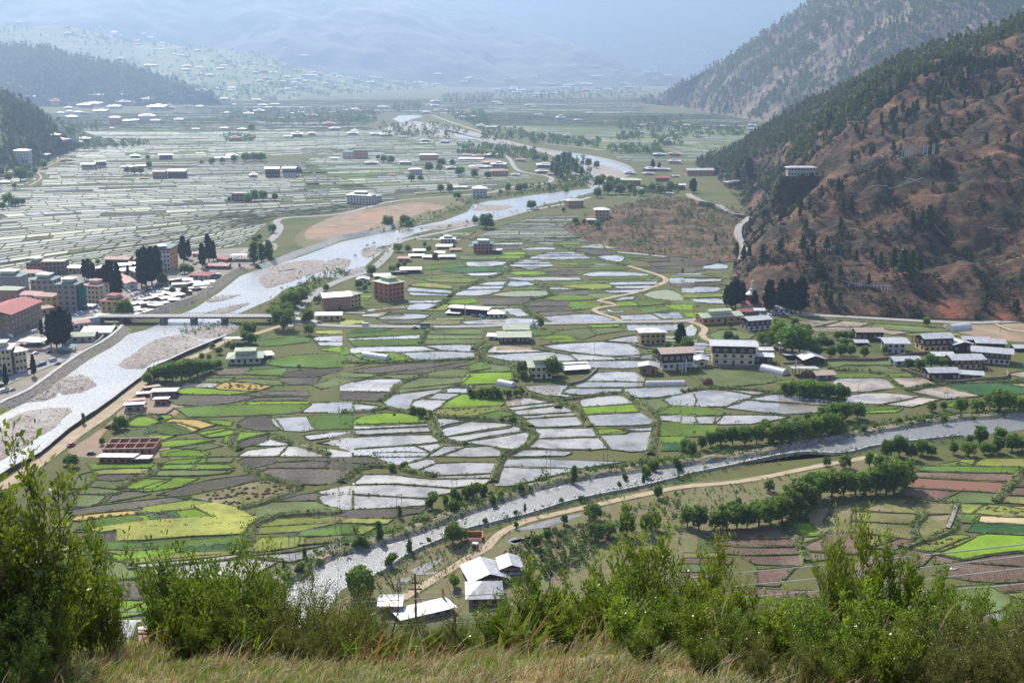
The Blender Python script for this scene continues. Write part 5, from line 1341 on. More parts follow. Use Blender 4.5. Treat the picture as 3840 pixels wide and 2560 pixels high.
def window_mesh(frame, nm):
    mb = MB()
    mb.box((0, .03, 0), (.84, .06, .84), 0); 
    for z in (-.46, .46): mb.box((0, -.02, z), (1.0, .16, .08), 1)
    for x in (-.46, 0, .46): mb.box((x, -.015, 0), (.08, .12, .84), 1)
    mb.box((0, -.012, .12), (.84, .1, .05), 1)
    o = mb.build(nm, [M_GLASS, frame]); me = o.data; bpy.data.objects.remove(o); return me
WMESH = {'w': window_mesh(M_FRAMEW, 'window'), 'd': window_mesh(M_FRAMED, 'window')}
def roof_mesh(w_, d, rise, over, style, mats, thick=.18, z=0.0):
    """hip: pyramid ends, gable: ridge along x with open dark gables, gabley: ridge along y"""
    mb = MB(); W, D = w_ / 2 + over, d / 2 + over
    if style == 'flat':
        mb.box((0, 0, z + .15), (2 * W, 2 * D, .3)); return mb
    if style == 'shed':
        M = Matrix.Translation((0, 0, z)) @ Matrix.Rotation(-math.atan2(rise, 2 * D), 4, 'X')
        mb.box((0, 0, thick / 2 + rise * .5), (2 * W, 2 * D, thick), 0, M); return mb
    if style == 'gabley': W, D = D, W
    r = W * .45 if style == 'hip' else 0.0
    if style == 'hip': r = min(W, D) * .9
    rx = max(W - r, .05); z0, z1 = z, z + rise
    E = [Vector((-W, -D, z0)), Vector((W, -D, z0)), Vector((W, D, z0)), Vector((-W, D, z0))]; Rg = [Vector((-rx, 0, z1)), Vector((rx, 0, z1))]
    if style != 'hip' and D > 0: pass
    up = Vector((0, 0, thick))
    M = Matrix.Rotation(math.pi / 2, 4, 'Z') if style == 'gabley' else Matrix.Identity(4)
    def P_(*q): mb.poly([M @ v for v in q], 0)
    P_(E[0] + up, E[1] + up, Rg[1] + up, Rg[0] + up); P_(E[2] + up, E[3] + up, Rg[0] + up, Rg[1] + up)
    P_(E[1], E[0], Rg[0], Rg[1]); P_(E[3], E[2], Rg[1], Rg[0])
    if style == 'hip':
        P_(E[1] + up, E[2] + up, Rg[1] + up); P_(E[3] + up, E[0] + up, Rg[0] + up); P_(E[2], E[1], Rg[1]); P_(E[0], E[3], Rg[0])
        for i in range(4): P_(E[i], E[(i + 1) % 4], E[(i + 1) % 4] + up, E[i] + up)
    else:
        P_(E[0], E[1], E[1] + up, E[0] + up); P_(E[2], E[3], E[3] + up, E[2] + up)
        P_(E[1], Rg[1], Rg[1] + up, E[1] + up); P_(Rg[1], E[2], E[2] + up, Rg[1] + up); P_(E[3], Rg[0], Rg[0] + up, E[3] + up); P_(Rg[0], E[0], E[0] + up, Rg[0] + up)
    return mb
def house(t, x1, y1, x2, y2, h, depth, wall, roof, style, fl, nc, name, label, cat='house', group=None, rise=None, over=1.3, upper=None, tier=False, wk='d', open_=False, nside=None, near_=0, gap=0.0):
    a, b = hit(t, x1, y1), hit(t, x2, y2); dv = b - a
    if near_: a = atY(t, x1, y1, min(a.y, b.y) - near_); b = atY(t, x2, y2, a.y); dv = b - a
    if (abs(dv.y) > 1.2 * abs(dv.x) and t in 'ABC') or a.z > 1: b = atY(t, x2, y1, a.y); b.z = a.z; dv = b - a
    wd = dv.xy.length; ang = math.atan2(dv.y, dv.x)
    kk = {'T': 1 / 2.45, 'P': 1.633}.get(t, 1 / 1.8236); ym = (a.y + b.y) / 2; s = pxscale(ym); hh = h * kk / s * 1.03
    u = Vector((math.cos(ang), math.sin(ang), 0)); n = Vector((-math.sin(ang), math.cos(ang), 0)); c = (a + b) / 2 + n * depth / 2; c.z = min(a.z, b.z); dig = .5
    if a.z > 1:
        zs = [drop(q.x, q.y) for q in (a, b, a + n * depth, b + n * depth)]; c.z = a.z + min(3, max(0, max(zs) - a.z) * .3); dig = 4
    if near_:
        c.z = a.z; dig = 1
        mb = MB(); rg = []
        for k in range(20):
            z = -k * 4.0; e = k * 3.1; rg.append([c + Vector(((wd / 2 + 5 + e) * math.cos(A) + e * .6, (depth / 2 + 6 + e) * math.sin(A) + e * .35, z)) + Vector((noise.noise(Vector((A * 2, k * .5, 1))), noise.noise(Vector((A * 2, k * .5, 7))), .5 * noise.noise(Vector((A * 3, k, 4))) if k else 0)) * (1.5 + e * .22) for A in [6.2832 * j / 48 for j in range(48)]])
        mb.grid(rg, closed=True); mb.poly(rg[0]); setp(mb.build('hill_terrace', [M_BROWN], smooth=True), kind='structure')
        PD = [q for rr_ in rg[1:8] for q in rr_]; random.shuffle(PD)
        lowtrees('terrace_pines', [tuple(q) for q in PD[:70]], np.random.default_rng(90).uniform(5, 11, 70), 30, M_PINE, 'pines on the slope just below the long white building', 'pines', .26, seed=90)
    root = empty(name, c, ang); setp(root, label, cat, group); rise = rise if rise is not None else max(.8, min(depth, wd) * .16)
    flh = hh / fl; D2 = depth / 2
    if open_:
        mb = MB()
        for sx in (-1, -.33, .33, 1):
            for sy in (-1, 1): mb.box((sx * (wd / 2 - .3), sy * (D2 - .3), hh / 2), (.3, .3, hh))
        mb.build('posts', M_DARKW, root)
    else:
        mb = MB(); uh = flh if upper else 0
        mb.box((0, 0, (hh - uh) / 2 - dig / 2), (wd, depth, hh - uh + dig))
        for k in range(1, fl): mb.box((0, 0, k * flh), (wd + .16, depth + .16, .18), 1)
        mb.build('wall', [WALL[wall], M_FRAMED if wall in ('cream', 'white', 'yellow') else WALL[wall]], root)
        if upper:
            mb = MB(); mb.box((0, 0, hh - uh / 2), (wd + .5, depth + .5, uh)); mb.box((0, 0, hh - uh), (wd + .8, depth + .8, .2)); mb.build('timber_storey', WALL[upper], root)
        # windows on front, left and right sides
        def win(x, y, z, rz, ww, wh, k=wk):
            o = bpy.data.objects.new('window', WMESH[k]); COL.objects.link(o); o.parent = root; o.location = (x, y, z); o.rotation_euler = (0, 0, rz); o.scale = (ww, 1.2, wh)
        dside = nside if nside is not None else max(1, int(depth / 5)); lim = 90; cntw = 0
        for f in range(fl):
            up_ = upper and f == fl - 1; oy = .27 if up_ else .02; k = 'w' if up_ else wk; z = f * flh + flh * .52
            ww = min(1.9, wd / nc * .6); wh = min(1.7, flh * .55)
            if f == 0 and nc > 1:
                mb = MB(); mb.box((0, -.04, flh * .38), (1.3, .12, flh * .76)); x0 = -wd / 2 + wd * (nc // 2 + .5) / nc
                o = mb.build('door', M_FRAMED, root); o.location = (x0, -D2 - .02, 0)
            for i in range(nc):
                if f == 0 and nc > 1 and i == nc // 2: continue
                if cntw < lim: win(-wd / 2 + wd * (i + .5) / nc, -D2 - oy, z, 0, ww, wh, k); cntw += 1
            for i in range(dside):
                yy = -D2 + depth * (i + .5) / dside
                for sgn in (-1, 1):
                    if cntw < lim: win(sgn * (wd / 2 + oy), yy, z, sgn * math.pi / 2, ww, wh, k); cntw += 1
    rz = hh + .03 + gap
    if gap and not open_:
        mb = MB(); mb.box((0, 0, hh + gap / 2), (wd * .8, depth * .7, gap)); mb.build('attic_shade', M_DARKW, root)  # solid dark block, its colour stands for shade in the open attic
    rr_ = roof_mesh(wd, depth, rise, over, style, None, z=rz).build('roof', [ROOF[roof]], root)
    if tier:
        tw, td, th = wd * .52, depth * .52, max(1.2, min(2.6, flh * .7)); zb = rz + rise * .45
        mb = MB(); mb.box((0, 0, zb + th / 2), (tw, td, th)); mb.build('lantern_wall', WALL['cream'] if wall != 'timber' else M_DARKW, root)
        roof_mesh(tw, td, rise * .5, over * .8, style, None, z=zb + th + .02).build('upper_roof', [ROOF[roof if roof != 'teal' else 'metal']], root)
    elif style in ('gable', 'gabley') and not open_:
        mb = MB()   # dark gable infill
        W, D = (wd / 2, depth / 2) if style == 'gable' else (depth / 2, wd / 2)
        f_ = D / (D + over); zt = hh + rise * f_ * .9
        M = Matrix.Rotation(math.pi / 2, 4, 'Z') if style == 'gabley' else Matrix.Identity(4)
        for sx in (-1, 1): mb.poly([M @ Vector((sx * W * .98, -D, hh - .02)), M @ Vector((sx * W * .98, D, hh - .02)), M @ Vector((sx * W * .98, 0, max(zt, hh + .2)))])
        mb.build('gable_end', M_DARKW, root)
    EXB.append((c, max(wd, depth) / 2 + 3)); return root, wd, hh, depth
EXB = []
def boxes(lst): 
    for a in lst: house(*a[0], **(a[1] if len(a) > 1 else {}))
HB = 'town building'
boxes([
 (('T', 115, 985, 392, 855, 195, 24, 'mud', 'red', 'gable', 4, 9, 'market_hall', 'long brown hall with big red and white gabled roof', 'hall'), dict(wk='w', rise=3.2, over=1.5)),
 (('T', -90, 1335, 110, 1325, 225, 13, 'cream', 'grey', 'hip', 4, 5, 'apartment_block', 'cream four storey apartment block at the left edge by the car park', 'apartment block'), dict(tier=True)),
 (('T', 150, 1312, 255, 1292, 185, 9, 'cream', 'metal', 'hip', 3, 3, 'apartment_block', 'narrow cream three storey wing beside the leftmost apartment block', 'apartment block'), dict()),
 (('T', -60, 560, 190, 562, 125, 15, 'grey', 'teal', 'hip', 3, 6, 'town_house', 'pale grey three storey building with teal roof at the left edge', HB), dict(tier=True, wk='w')),
 (('T', 290, 610, 500, 612, 145, 14, 'grey', 'teal', 'hip', 3, 4, 'town_house', 'unfinished grey three storey building with teal and white tiered roof', HB), dict(tier=True)),
 (('T', 780, 680, 915, 690, 165, 13, 'cream', 'pink', 'hip', 4, 4, 'town_house', 'cream four storey building beside the green safety net', HB), dict(tier=True)),
 (('T', 330, 728, 485, 735, 115, 11, 'yellow', 'pink', 'hip', 2, 3, 'town_house', 'yellow ochre two storey house with faded pink roof', HB), dict(tier=False)),
 (('T', 150, 672, 330, 674, 70, 12, 'white', 'pink', 'hip', 2, 4, 'town_house', 'white house with faded pink roof behind the red roofed hall', HB), dict()),
 (('T', -50, 668, 155, 672, 110, 12, 'brick', 'green', 'hip', 3, 5, 'town_house', 'orange brick three storey building with faded green roof', HB), dict(wk='w')),
 (('T', 935, 792, 1090, 800, 135, 15, 'yellow', 'red', 'hip', 3, 3, 'town_house', 'three storey ochre house with dark red tiered roof near the bridge', HB), dict(tier=True)),
 (('T', 245, 385, 380, 390, 80, 11, 'brick', 'teal', 'hip', 2, 4, 'town_house', 'brick house with teal and white roof beside the brick shell', HB), dict(tier=True)),
 (('T', 378, 408, 600, 405, 105, 13, 'mud', 'brown', 'flat', 3, 6, 'brick_shell', 'unfinished brown brick building without a roof covering', HB), dict(over=-.3)),
 (('T', 605, 402, 768, 404, 50, 10, 'yellow', 'metal', 'hip', 1, 5, 'town_house', 'low yellow house with pale roof among the cypresses', HB), dict()),
 (('T', 965, 312, 1180, 314, 35, 12, 'mud', 'pink', 'gable', 1, 6, 'town_house', 'low long house with pink red roof at the edge of the paddies', HB), dict()),
 (('T', 875, 400, 985, 402, 45, 10, 'white', 'metal', 'hip', 1, 3, 'town_house', 'low white house with pale roof between the tall cypresses', HB), dict()),
 (('T', 1110, 440, 1270, 430, 55, 12, 'mud', 'grey', 'hip', 2, 4, 'town_house', 'brown house with grey roof between the cypress groups', HB), dict()),
 (('T', 1250, 480, 1480, 395, 85, 11, 'cream', 'grey', 'gable', 2, 8, 'town_house', 'long cream two storey row house facing the parked cars', HB), dict()),
 (('T', 1440, 392, 1570, 385, 190, 12, 'white', 'teal', 'hip', 5, 4, 'tall_house', 'tallest white five storey building with white and teal roof', HB), dict(tier=True)),
 (('T', 1572, 385, 1640, 345, 205, 13, 'orange', 'teal', 'hip', 5, 3, 'tall_house', 'red orange five storey building with teal roof beside the tallest white one', HB), dict()),
 (('T', 1740, 472, 1920, 477, 50, 12, 'white', 'red', 'hip', 2, 4, 'town_house', 'white two storey house with red roof at the head of the market sheds', HB), dict(wk='d')),
 (('T', 1925, 472, 2040, 455, 35, 11, 'grey', 'grey', 'shed', 1, 2, 'store_shed', 'grey roofed store beside the white red roofed house', 'shed'), dict(over=.6)),
 (('T', 680, 930, 820, 912, 60, 9, 'white', 'pink', 'gable', 1, 3, 'town_house', 'small white house with faded pink gable roof below the bridge approach', HB), dict()),
 (('T', 760, 992, 1010, 990, 45, 17, 'white', 'metal', 'gable', 1, 3, 'warehouse', 'broad white roofed warehouse beside the river embankment wall', 'warehouse'), dict(rise=2)),
 (('T', 660, 1035, 860, 1028, 48, 11, 'white', 'green', 'gable', 1, 3, 'town_house', 'white house with faded green gable roof above the car park', HB), dict()),
 (('T', 885, 832, 1095, 832, 22, 10, 'mud', 'grey', 'gable', 1, 2, 'market_pavilion', 'low open pavilion with pale gabled roof at the bridge end', 'pavilion'), dict(open_=True, rise=1.8)),
 (('T', 385, 792, 490, 775, 60, 8, 'tan', 'pink', 'hip', 1, 2, 'town_house', 'little tan house with pinkish roof behind the cypress group', HB), dict()),
 (('T', 1880, 362, 2090, 366, 28, 10, 'brick', 'pink', 'gable', 1, 4, 'store_shed', 'low brick shed with pink red roof near the poplars', 'shed'), dict()),
 (('T', 2125, 292, 2305, 292, 40, 14, 'mud', 'metal', 'shed', 1, 2, 'open_shelter', 'open sided shelter with big white roof near the poplars', 'shelter'), dict(open_=True, rise=1.2)),
 (('T', 190, 1070, 365, 1078, 42, 10, 'timber', 'grey', 'flat', 1, 3, 'carport', 'low dark carport in front of the cypress group', 'carport'), dict(open_=True)),
 (('T', 0, 1095, 150, 1092, 10, 10, 'mud', 'pink', 'hip', 1, 2, 'town_house', 'low house with faded pink roof left of the carport', HB), dict()),
 (('T', 1990, 290, 2080, 300, 22, 8, 'brick', 'red', 'gable', 1, 2, 'store_shed', 'small brick shed with bright red roof behind the pink roofed shed', 'shed'), dict()),
 (('T', 1060, 480, 1170, 560, 60, 8, 'white', 'pink', 'gable', 1, 2, 'town_house', 'small white house with pink roof under the central cypresses', HB), dict()),
 (('T', 1085, 358, 1200, 354, 24, 9, 'tan', 'metal', 'gable', 1, 3, 'town_house', 'low tan house with pale roof behind the central cypresses', HB), dict()),
 (('T', 1185, 305, 1275, 303, 26, 9, 'mud', 'pink', 'gable', 1, 3, 'town_house', 'low house with pink roof right of the long pink roofed one', HB), dict()),
 (('T', 1180, 335, 1270, 338, 18, 8, 'white', 'metal', 'gable', 1, 3, 'town_house', 'low white house below the two pink roofs at the paddy edge', HB), dict()),
 (('T', 160, 430, 365, 434, 30, 12, 'white', 'pink', 'hip', 1, 5, 'town_house', 'low white house with broad faded pink roof behind the teal roofs', HB), dict()),
 (('T', 1770, 250, 1840, 250, 26, 8, 'white', 'pink', 'gable', 1, 2, 'town_house', 'tiny white house with pink roof between the two cypress pairs', HB), dict()),
 (('T', 780, 735, 850, 735, 30, 7, 'white', 'metal', 'hip', 1, 2, 'town_house', 'small white kiosk beside the green safety net', HB), dict()),
 (('T', 600, 1140, 700, 1100, 30, 6, 'timber', 'teal', 'gable', 1, 2, 'market_pavilion', 'small teal roofed pavilion inside the compound wall', 'pavilion'), dict(open_=True)),
 # --- right bank brick houses and farms
 (('E', 225, 490, 325, 513, 118, 15, 'brick', 'green', 'hip', 4, 3, 'brick_apartment', 'four storey orange brick apartment house with faded green tiered roof', 'apartment block'), dict(tier=True, rise=2.2, nside=4)),
 (('E', -115, 572, 65, 560, 85, 14, 'brick', 'metal', 'gable', 3, 6, 'brick_house', 'three storey brick house with white framed windows beside the pale road', 'house'), dict(wk='w')),
 (('E', 65, 558, 135, 540, 85, 13, 'yellow', 'green', 'hip', 3, 3, 'yellow_house', 'ochre three storey house with green roof joined to the brick house', 'house'), dict()),
 (('D', 2165, 642, 2330, 640, 35, 9, 'yellow', 'grey', 'gable', 1, 4, 'roadside_house', 'low ochre house with dark grey gable roofs by the bridge road', 'house'), dict()),
 (('E', 905, 180, 1035, 180, 62, 12, 'brick', 'teal', 'hip', 3, 5, 'brick_house', 'red brick three storey house with turquoise tiered roof among the fields', 'house'), dict(tier=True)),
 (('E', 1035, 185, 1080, 187, 24, 8, 'timber', 'grey', 'flat', 1, 2, 'annex', 'low dark annex beside the turquoise roofed brick house', 'shed'), dict()),
 (('E', 680, 112, 775, 112, 28, 10, 'white', 'metal', 'hip', 2, 4, 'village_house', 'white two storey house with tiered metal roof by the river road', 'house'), dict(tier=True)),
 (('E', 655, 150, 755, 150, 14, 9, 'timber', 'metal', 'gable', 1, 4, 'village_house', 'dark low house with white roof below the tiered white house', 'house'), dict()),
 (('E', 748, 170, 812, 170, 12, 7, 'brick', 'pink', 'gable', 1, 2, 'village_house', 'small brick house with pinkish roof left of the turquoise roofed one', 'house'), dict()),
 (('E', 392, 240, 462, 240, 22, 8, 'brick', 'pink', 'gable', 1, 2, 'village_house', 'small orange house with pink roof beside the bare sand strip', 'house'), dict()),
 (('E', 498, 178, 565, 178, 14, 7, 'mud', 'metal', 'gable', 1, 2, 'village_shed', 'metal roofed shed between the river road trees', 'shed'), dict()),
 (('E', 470, 212, 560, 210, 12, 7, 'timber', 'metal', 'gable', 1, 2, 'village_shed', 'dark shed with crooked pale roof beside the pink roofed house', 'shed'), dict()),
 (('E', 562, 222, 650, 222, 14, 7, 'mud', 'metal', 'gable', 1, 2, 'village_shed', 'brown shed with pale roof left of the dark gabled barn', 'shed'), dict()),
 (('E', 672, 222, 770, 222, 16, 9, 'timber', 'grey', 'gable', 1, 3, 'village_barn', 'dark gabled barn at the end of the village by the river road', 'barn'), dict()),
 (('E', 645, 190, 700, 190, 10, 7, 'brick', 'metal', 'gable', 1, 2, 'village_shed', 'small brick shed with white roof behind the dark gabled barn', 'shed'), dict()),
 (('E', 410, 320, 540, 318, 25, 9, 'timber', 'metal', 'gable', 1, 4, 'village_barn', 'dark timber barn with white metal roof above the orange apartment house', 'barn'), dict()),
 (('E', 352, 326, 442, 326, 10, 7, 'timber', 'metal', 'shed', 1, 2, 'village_shed', 'flat white roofed shed left of the dark timber barn', 'shed'), dict()),
 (('E', 232, 365, 330, 362, 26, 9, 'mud', 'grey', 'gable', 1, 3, 'village_barn', 'low barn with stepped grey roof behind the orange apartment house', 'barn'), dict()),
 (('E', 110, 392, 180, 392, 30, 9, 'white', 'metal', 'gabley', 1, 2, 'village_shed', 'small white shed with white roof behind the ochre and brick houses', 'shed'), dict()),
 (('E', 722, 602, 800, 606, 12, 9, 'timber', 'grey', 'flat', 1, 3, 'fuel_station_store', 'low dark flat roofed shed at the left end of the fuel station', 'shed'), dict()),
 (('E', 745, 590, 1000, 608, 38, 9, 'timber', 'metal', 'gable', 1, 7, 'fuel_station_shop', 'long dark building with pale metal roof beside the fuel station', 'building'), dict(rise=.9)),
 (('E', 1010, 625, 1110, 625, 30, 11, 'white', 'metal', 'hip', 1, 3, 'white_house', 'white single storey house with pale hipped roof in the flooded fields', 'house'), dict()),
 (('E', 1080, 797, 1285, 795, 42, 14, 'timber', 'green', 'gable', 1, 7, 'timber_farmhouse', 'dark timber farmhouse with two stacked pale green roofs', 'farmhouse'), dict(rise=1.8, wk='w', over=1.8)),
 (('E', 1008, 770, 1080, 772, 22, 7, 'white', 'metal', 'gable', 1, 2, 'farm_annex', 'small white annex left of the stacked roof farmhouse', 'annex'), dict()),
 (('E', 1295, 1040, 1440, 1036, 82, 12, 'cream', 'green', 'gable', 2, 4, 'green_roofed_house', 'white farmhouse with pale green roof behind the leafy tree', 'farmhouse'), dict(wk='d', tier=True, over=2)),
 (('E', 1530, 1005, 1690, 995, 26, 8, 'timber', 'metal', 'gable', 1, 3, 'farm_shed', 'open dark shed with white roof right of the green roofed farmhouse', 'shed'), dict(open_=True)),
 (('E', 1500, 975, 1680, 965, 26, 5, 'timber', 'metal', 'shed', 1, 3, 'farm_shed', 'narrow white roofed lean-to behind the green roofed farmhouse', 'shed'), dict()),
 (('E', 2045, 803, 2215, 800, 70, 11, 'yellow', 'metal', 'hip', 2, 5, 'yellow_farmhouse', 'yellow two storey farmhouse with flat white roof beside the cypress', 'farmhouse'), dict(wk='d', gap=.8)),
 (('E', 2040, 1008, 2160, 1012, 52, 8, 'mud', 'metal', 'gabley', 1, 2, 'farm_barn', 'steep metal roofed barn left of the white windowed timber house', 'barn'), dict()),
 (('E', 2195, 985, 2400, 975, 110, 12, 'white', 'brown', 'gable', 2, 5, 'timber_house', 'timber house with white framed windows and flat brown roof', 'farmhouse'), dict(upper='timber', over=1.8, gap=.6)),
 (('F', 203, 940, 490, 947, 118, 13, 'cream', 'metal', 'gable', 3, 5, 'great_farmhouse', 'largest cream and timber farmhouse with broad white metal roof', 'farmhouse'), dict(upper='timber', over=2, gap=1.0, rise=1.3)),
 (('F', 490, 935, 610, 940, 50, 9, 'timber', 'metal', 'gable', 1, 3, 'farm_house', 'timber house with white roof right of the largest farmhouse', 'farmhouse'), dict(wk='w')),
 (('F', 90, 960, 170, 960, 45, 8, 'cream', 'metal', 'gabley', 1, 1, 'farm_barn', 'little gabled barn left of the largest farmhouse', 'barn'), dict()),
 (('F', 20, 985, 85, 985, 30, 8, 'mud', 'grey', 'flat', 1, 2, 'farm_shed', 'flat roofed mud shed beside the prayer flag poles', 'shed'), dict()),
 (('F', 452, 712, 598, 700, 62, 11, 'white', 'metal', 'gable', 2, 4, 'village_farmhouse', 'white and timber house with white roof left of the bright big trees', 'farmhouse'), dict(upper='timber', gap=.6)),
 (('F', 135, 672, 400, 655, 48, 12, 'orange', 'green', 'gable', 1, 6, 'green_roofed_hall', 'orange brown hall with two stepped green roofs near the temple', 'hall'), dict(tier=True)),
 (('F', 1190, 778, 1370, 778, 52, 11, 'timber', 'brown', 'gable', 1, 5, 'village_farmhouse', 'dark timber house with brown roof behind the orchard', 'farmhouse'), dict(wk='w', gap=.5)),
 (('F', 1185, 812, 1260, 812, 20, 7, 'timber', 'metal', 'gable', 1, 2, 'village_shed', 'small dark shed below the brown roofed timber house', 'shed'), dict()),
 (('F', 1395, 866, 1520, 866, 66, 12, 'white', 'metal', 'gable', 2, 3, 'village_farmhouse', 'bright white farmhouse with wide pale metal roof beside the orchard', 'farmhouse'), dict(over=2.6, rise=1.5, gap=.5)),
 (('F', 1650, 857, 1840, 850, 85, 12, 'yellow', 'metal', 'gable', 2, 5, 'village_farmhouse', 'ochre farmhouse with stepped white roof in the right hand hamlet', 'farmhouse'), dict(upper='timber', gap=.5)),
 (('F', 1850, 862, 1975, 857, 55, 10, 'timber', 'metal', 'gabley', 1, 3, 'village_farmhouse', 'dark timber house right of the ochre farmhouse', 'farmhouse'), dict(wk='w')),
 (('F', 2010, 832, 2200, 838, 38, 10, 'timber', 'metal', 'gable', 1, 4, 'village_barn', 'dark barn with white roof at the back of the right hand hamlet', 'barn'), dict()),
 (('F', 1985, 925, 2235, 945, 75, 12, 'white', 'metal', 'gable', 2, 7, 'village_farmhouse', 'long farmhouse with dark timber storey and grey white roof', 'farmhouse'), dict(upper='timber', over=2)),
 (('F', 1850, 972, 2045, 968, 62, 11, 'yellow', 'metal', 'gable', 2, 5, 'village_farmhouse', 'ochre farmhouse with white roof in front of the long one', 'farmhouse'), dict(upper='timber', over=2)),
 (('F', 1720, 905, 1850, 905, 22, 9, 'mud', 'grey', 'gable', 1, 3, 'village_shed', 'grey roofed shed behind the two hamlet trees', 'shed'), dict()),
 (('F', 1688, 1058, 1880, 1055, 60, 10, 'timber', 'metal', 'gable', 1, 4, 'village_farmhouse', 'dark farmhouse with white roof at the hamlet corner wall', 'farmhouse'), dict(wk='w')),
 (('F', 1890, 1040, 2045, 1050, 35, 8, 'mud', 'metal', 'gable', 1, 3, 'village_shed', 'patchy white roofed shed inside the mud wall', 'shed'), dict()),
 (('F', 1452, 950, 1620, 945, 32, 9, 'white', 'metal', 'gable', 1, 3, 'village_house', 'low white house with tree shaded roof at the hamlet edge', 'house'), dict()),
 (('F', 830, 942, 965, 938, 32, 12, 'timber', 'metal', 'gabley', 1, 2, 'farm_barn', 'open gabled barn with steep metal roof between farm and orchard', 'barn'), dict(rise=2.4)),
 (('F', 765, 1022, 915, 1022, 42, 7, 'brick', 'metal', 'shed', 1, 3, 'farm_shed', 'open haystack shed with white roof and brick posts', 'shed'), dict(open_=True)),
 (('F', 920, 1045, 1035, 1040, 30, 8, 'grey', 'brown', 'gable', 1, 2, 'farm_shed', 'stone roofed grey shed beside the haystack shed', 'shed'), dict()),
 (('F', 712, 905, 820, 905, 14, 8, 'timber', 'metal', 'shed', 1, 2, 'farm_shed', 'flat white roofed shed left of the steep gabled barn', 'shed'), dict()),
 (('F', 530, 862, 610, 862, 18, 7, 'timber', 'grey', 'gable', 1, 2, 'farm_shed', 'grey roofed shed beneath the big bright trees', 'shed'), dict()),
 (('F', 2275, 852, 2380, 852, 22, 8, 'timber', 'metal', 'gable', 1, 2, 'village_house', 'dark house with white roof cut by the right frame edge', 'house'), dict()),
 (('F', 1920, 790, 2090, 795, 20, 8, 'timber', 'metal', 'gable', 1, 3, 'village_barn', 'low white roofed barn between the ochre farmhouse and the building site', 'barn'), dict()),
 # --- left river side farm
 (('D', 1572, 942, 1780, 935, 42, 12, 'white', 'green', 'hip', 1, 5, 'riverside_farmhouse', 'white single storey farmhouse with wide grey green roof', 'farmhouse'), dict(rise=2.4, over=2.2, tier=True)),
 (('D', 1790, 905, 1860, 895, 22, 9, 'mud', 'metal', 'gable', 1, 2, 'farm_shed', 'metal roofed shed right of the grey green farmhouse roof', 'shed'), dict()),
 (('D', 1535, 812, 1645, 812, 32, 9, 'mud', 'metal', 'shed', 1, 2, 'open_shelter', 'open sided shelter with white roof beside the flood wall track', 'shelter'), dict(open_=True)),
 (('D', 1040, 1170, 1195, 1165, 30, 9, 'mud', 'metal', 'shed', 1, 3, 'workers_shed', 'largest white roofed workers shed beside the sandy track', 'shed'), dict(rise=1)),
 (('D', 1060, 1218, 1140, 1215, 28, 6, 'brick', 'metal', 'shed', 1, 2, 'workers_shed', 'red brown workers shed with tilted white roof', 'shed'), dict()),
 (('D', 860, 1262, 975, 1255, 30, 7, 'grey', 'metal', 'shed', 1, 2, 'workers_shed', 'white roofed workers shed at the edge of the sandy track', 'shed'), dict()),
 (('D', 900, 1215, 985, 1205, 16, 5, 'brick', 'pink', 'shed', 1, 2, 'workers_shed', 'low pink roofed workers shed in the middle of the sandy yard', 'shed'), dict()),
 (('D', 1000, 1120, 1085, 1110, 12, 5, 'mud', 'brown', 'shed', 1, 2, 'workers_shed', 'brown roofed workers shed nearest the green hedge', 'shed'), dict()),
 (('D', 950, 1165, 1010, 1160, 14, 5, 'mud', 'metal', 'shed', 1, 2, 'workers_shed', 'small white roofed workers shed behind the pink roofed one', 'shed'), dict()),
 (('G', 680, 60, 905, 62, 26, 6, 'brick', 'metal', 'shed', 1, 5, 'timber_store', 'low plank store with crooked white sheets below the brick foundations', 'shed'), dict()),
 (('G', 925, 62, 1010, 60, 18, 5, 'mud', 'metal', 'shed', 1, 2, 'timber_store', 'small shack right of the plank store', 'shed'), dict()),
 # --- near farm below the bushes
 (('H', 905, 905, 1110, 880, 38, 11, 'mud', 'metal', 'gabley', 1, 4, 'near_farmhouse', 'nearest farmhouse with big pale metal gable roof and timber posts', 'farmhouse'), dict(rise=2.6, over=2)),
 (('H', 1100, 850, 1225, 842, 66, 8, 'mud', 'metal', 'gabley', 1, 2, 'near_barn', 'small barn with bright gable roof behind the nearest farmhouse', 'barn'), dict(rise=1.6, over=1.2)),
 (('H', 1105, 875, 1215, 865, 32, 4, 'grey', 'metal', 'shed', 1, 2, 'lean_to', 'low lean-to between the nearest farmhouse and its barn', 'shed'), dict(over=.5)),
 (('H', 885, 1040, 1075, 1035, 60, 10, 'mud', 'metal', 'hip', 1, 3, 'near_house', 'hip roofed house in front of the nearest farmhouse', 'house'), dict(rise=3.2, over=1.8)),
 (('H', 420, 1165, 760, 1085, 30, 7, 'grey', 'metal', 'shed', 1, 5, 'long_shed', 'long low white roofed shed half hidden by the foreground bushes', 'shed'), dict(rise=.5)),
 (('H', 275, 1095, 395, 1095, 65, 6, 'mud', 'metal', 'gable', 1, 2, 'gate_pavilion', 'small open pavilion with white roof beside the sandy track', 'pavilion'), dict(open_=True, rise=.8)),
 # --- mid valley
 (('B', 40, 1392, 205, 1398, 58, 16, 'white', 'metal', 'hip', 3, 8, 'white_hotel', 'long white three storey building with rows of dark windows beside the paddies', 'hotel'), dict(tier=True)),
 (('B', 205, 1385, 278, 1378, 40, 12, 'white', 'metal', 'hip', 2, 4, 'white_hotel_wing', 'lower white wing right of the long white building', 'hotel'), dict()),
 (('B', 898, 1350, 992, 1335, 58, 18, 'white', 'metal', 'hip', 3, 4, 'corner_house', 'white three storey corner house with pale roof above the river', 'house'), dict(wk='d')),
 (('B', 470, 1197, 555, 1195, 36, 12, 'white', 'metal', 'hip', 2, 5, 'valley_house', 'white two storey house alone in the mid valley paddies', 'house'), dict()),
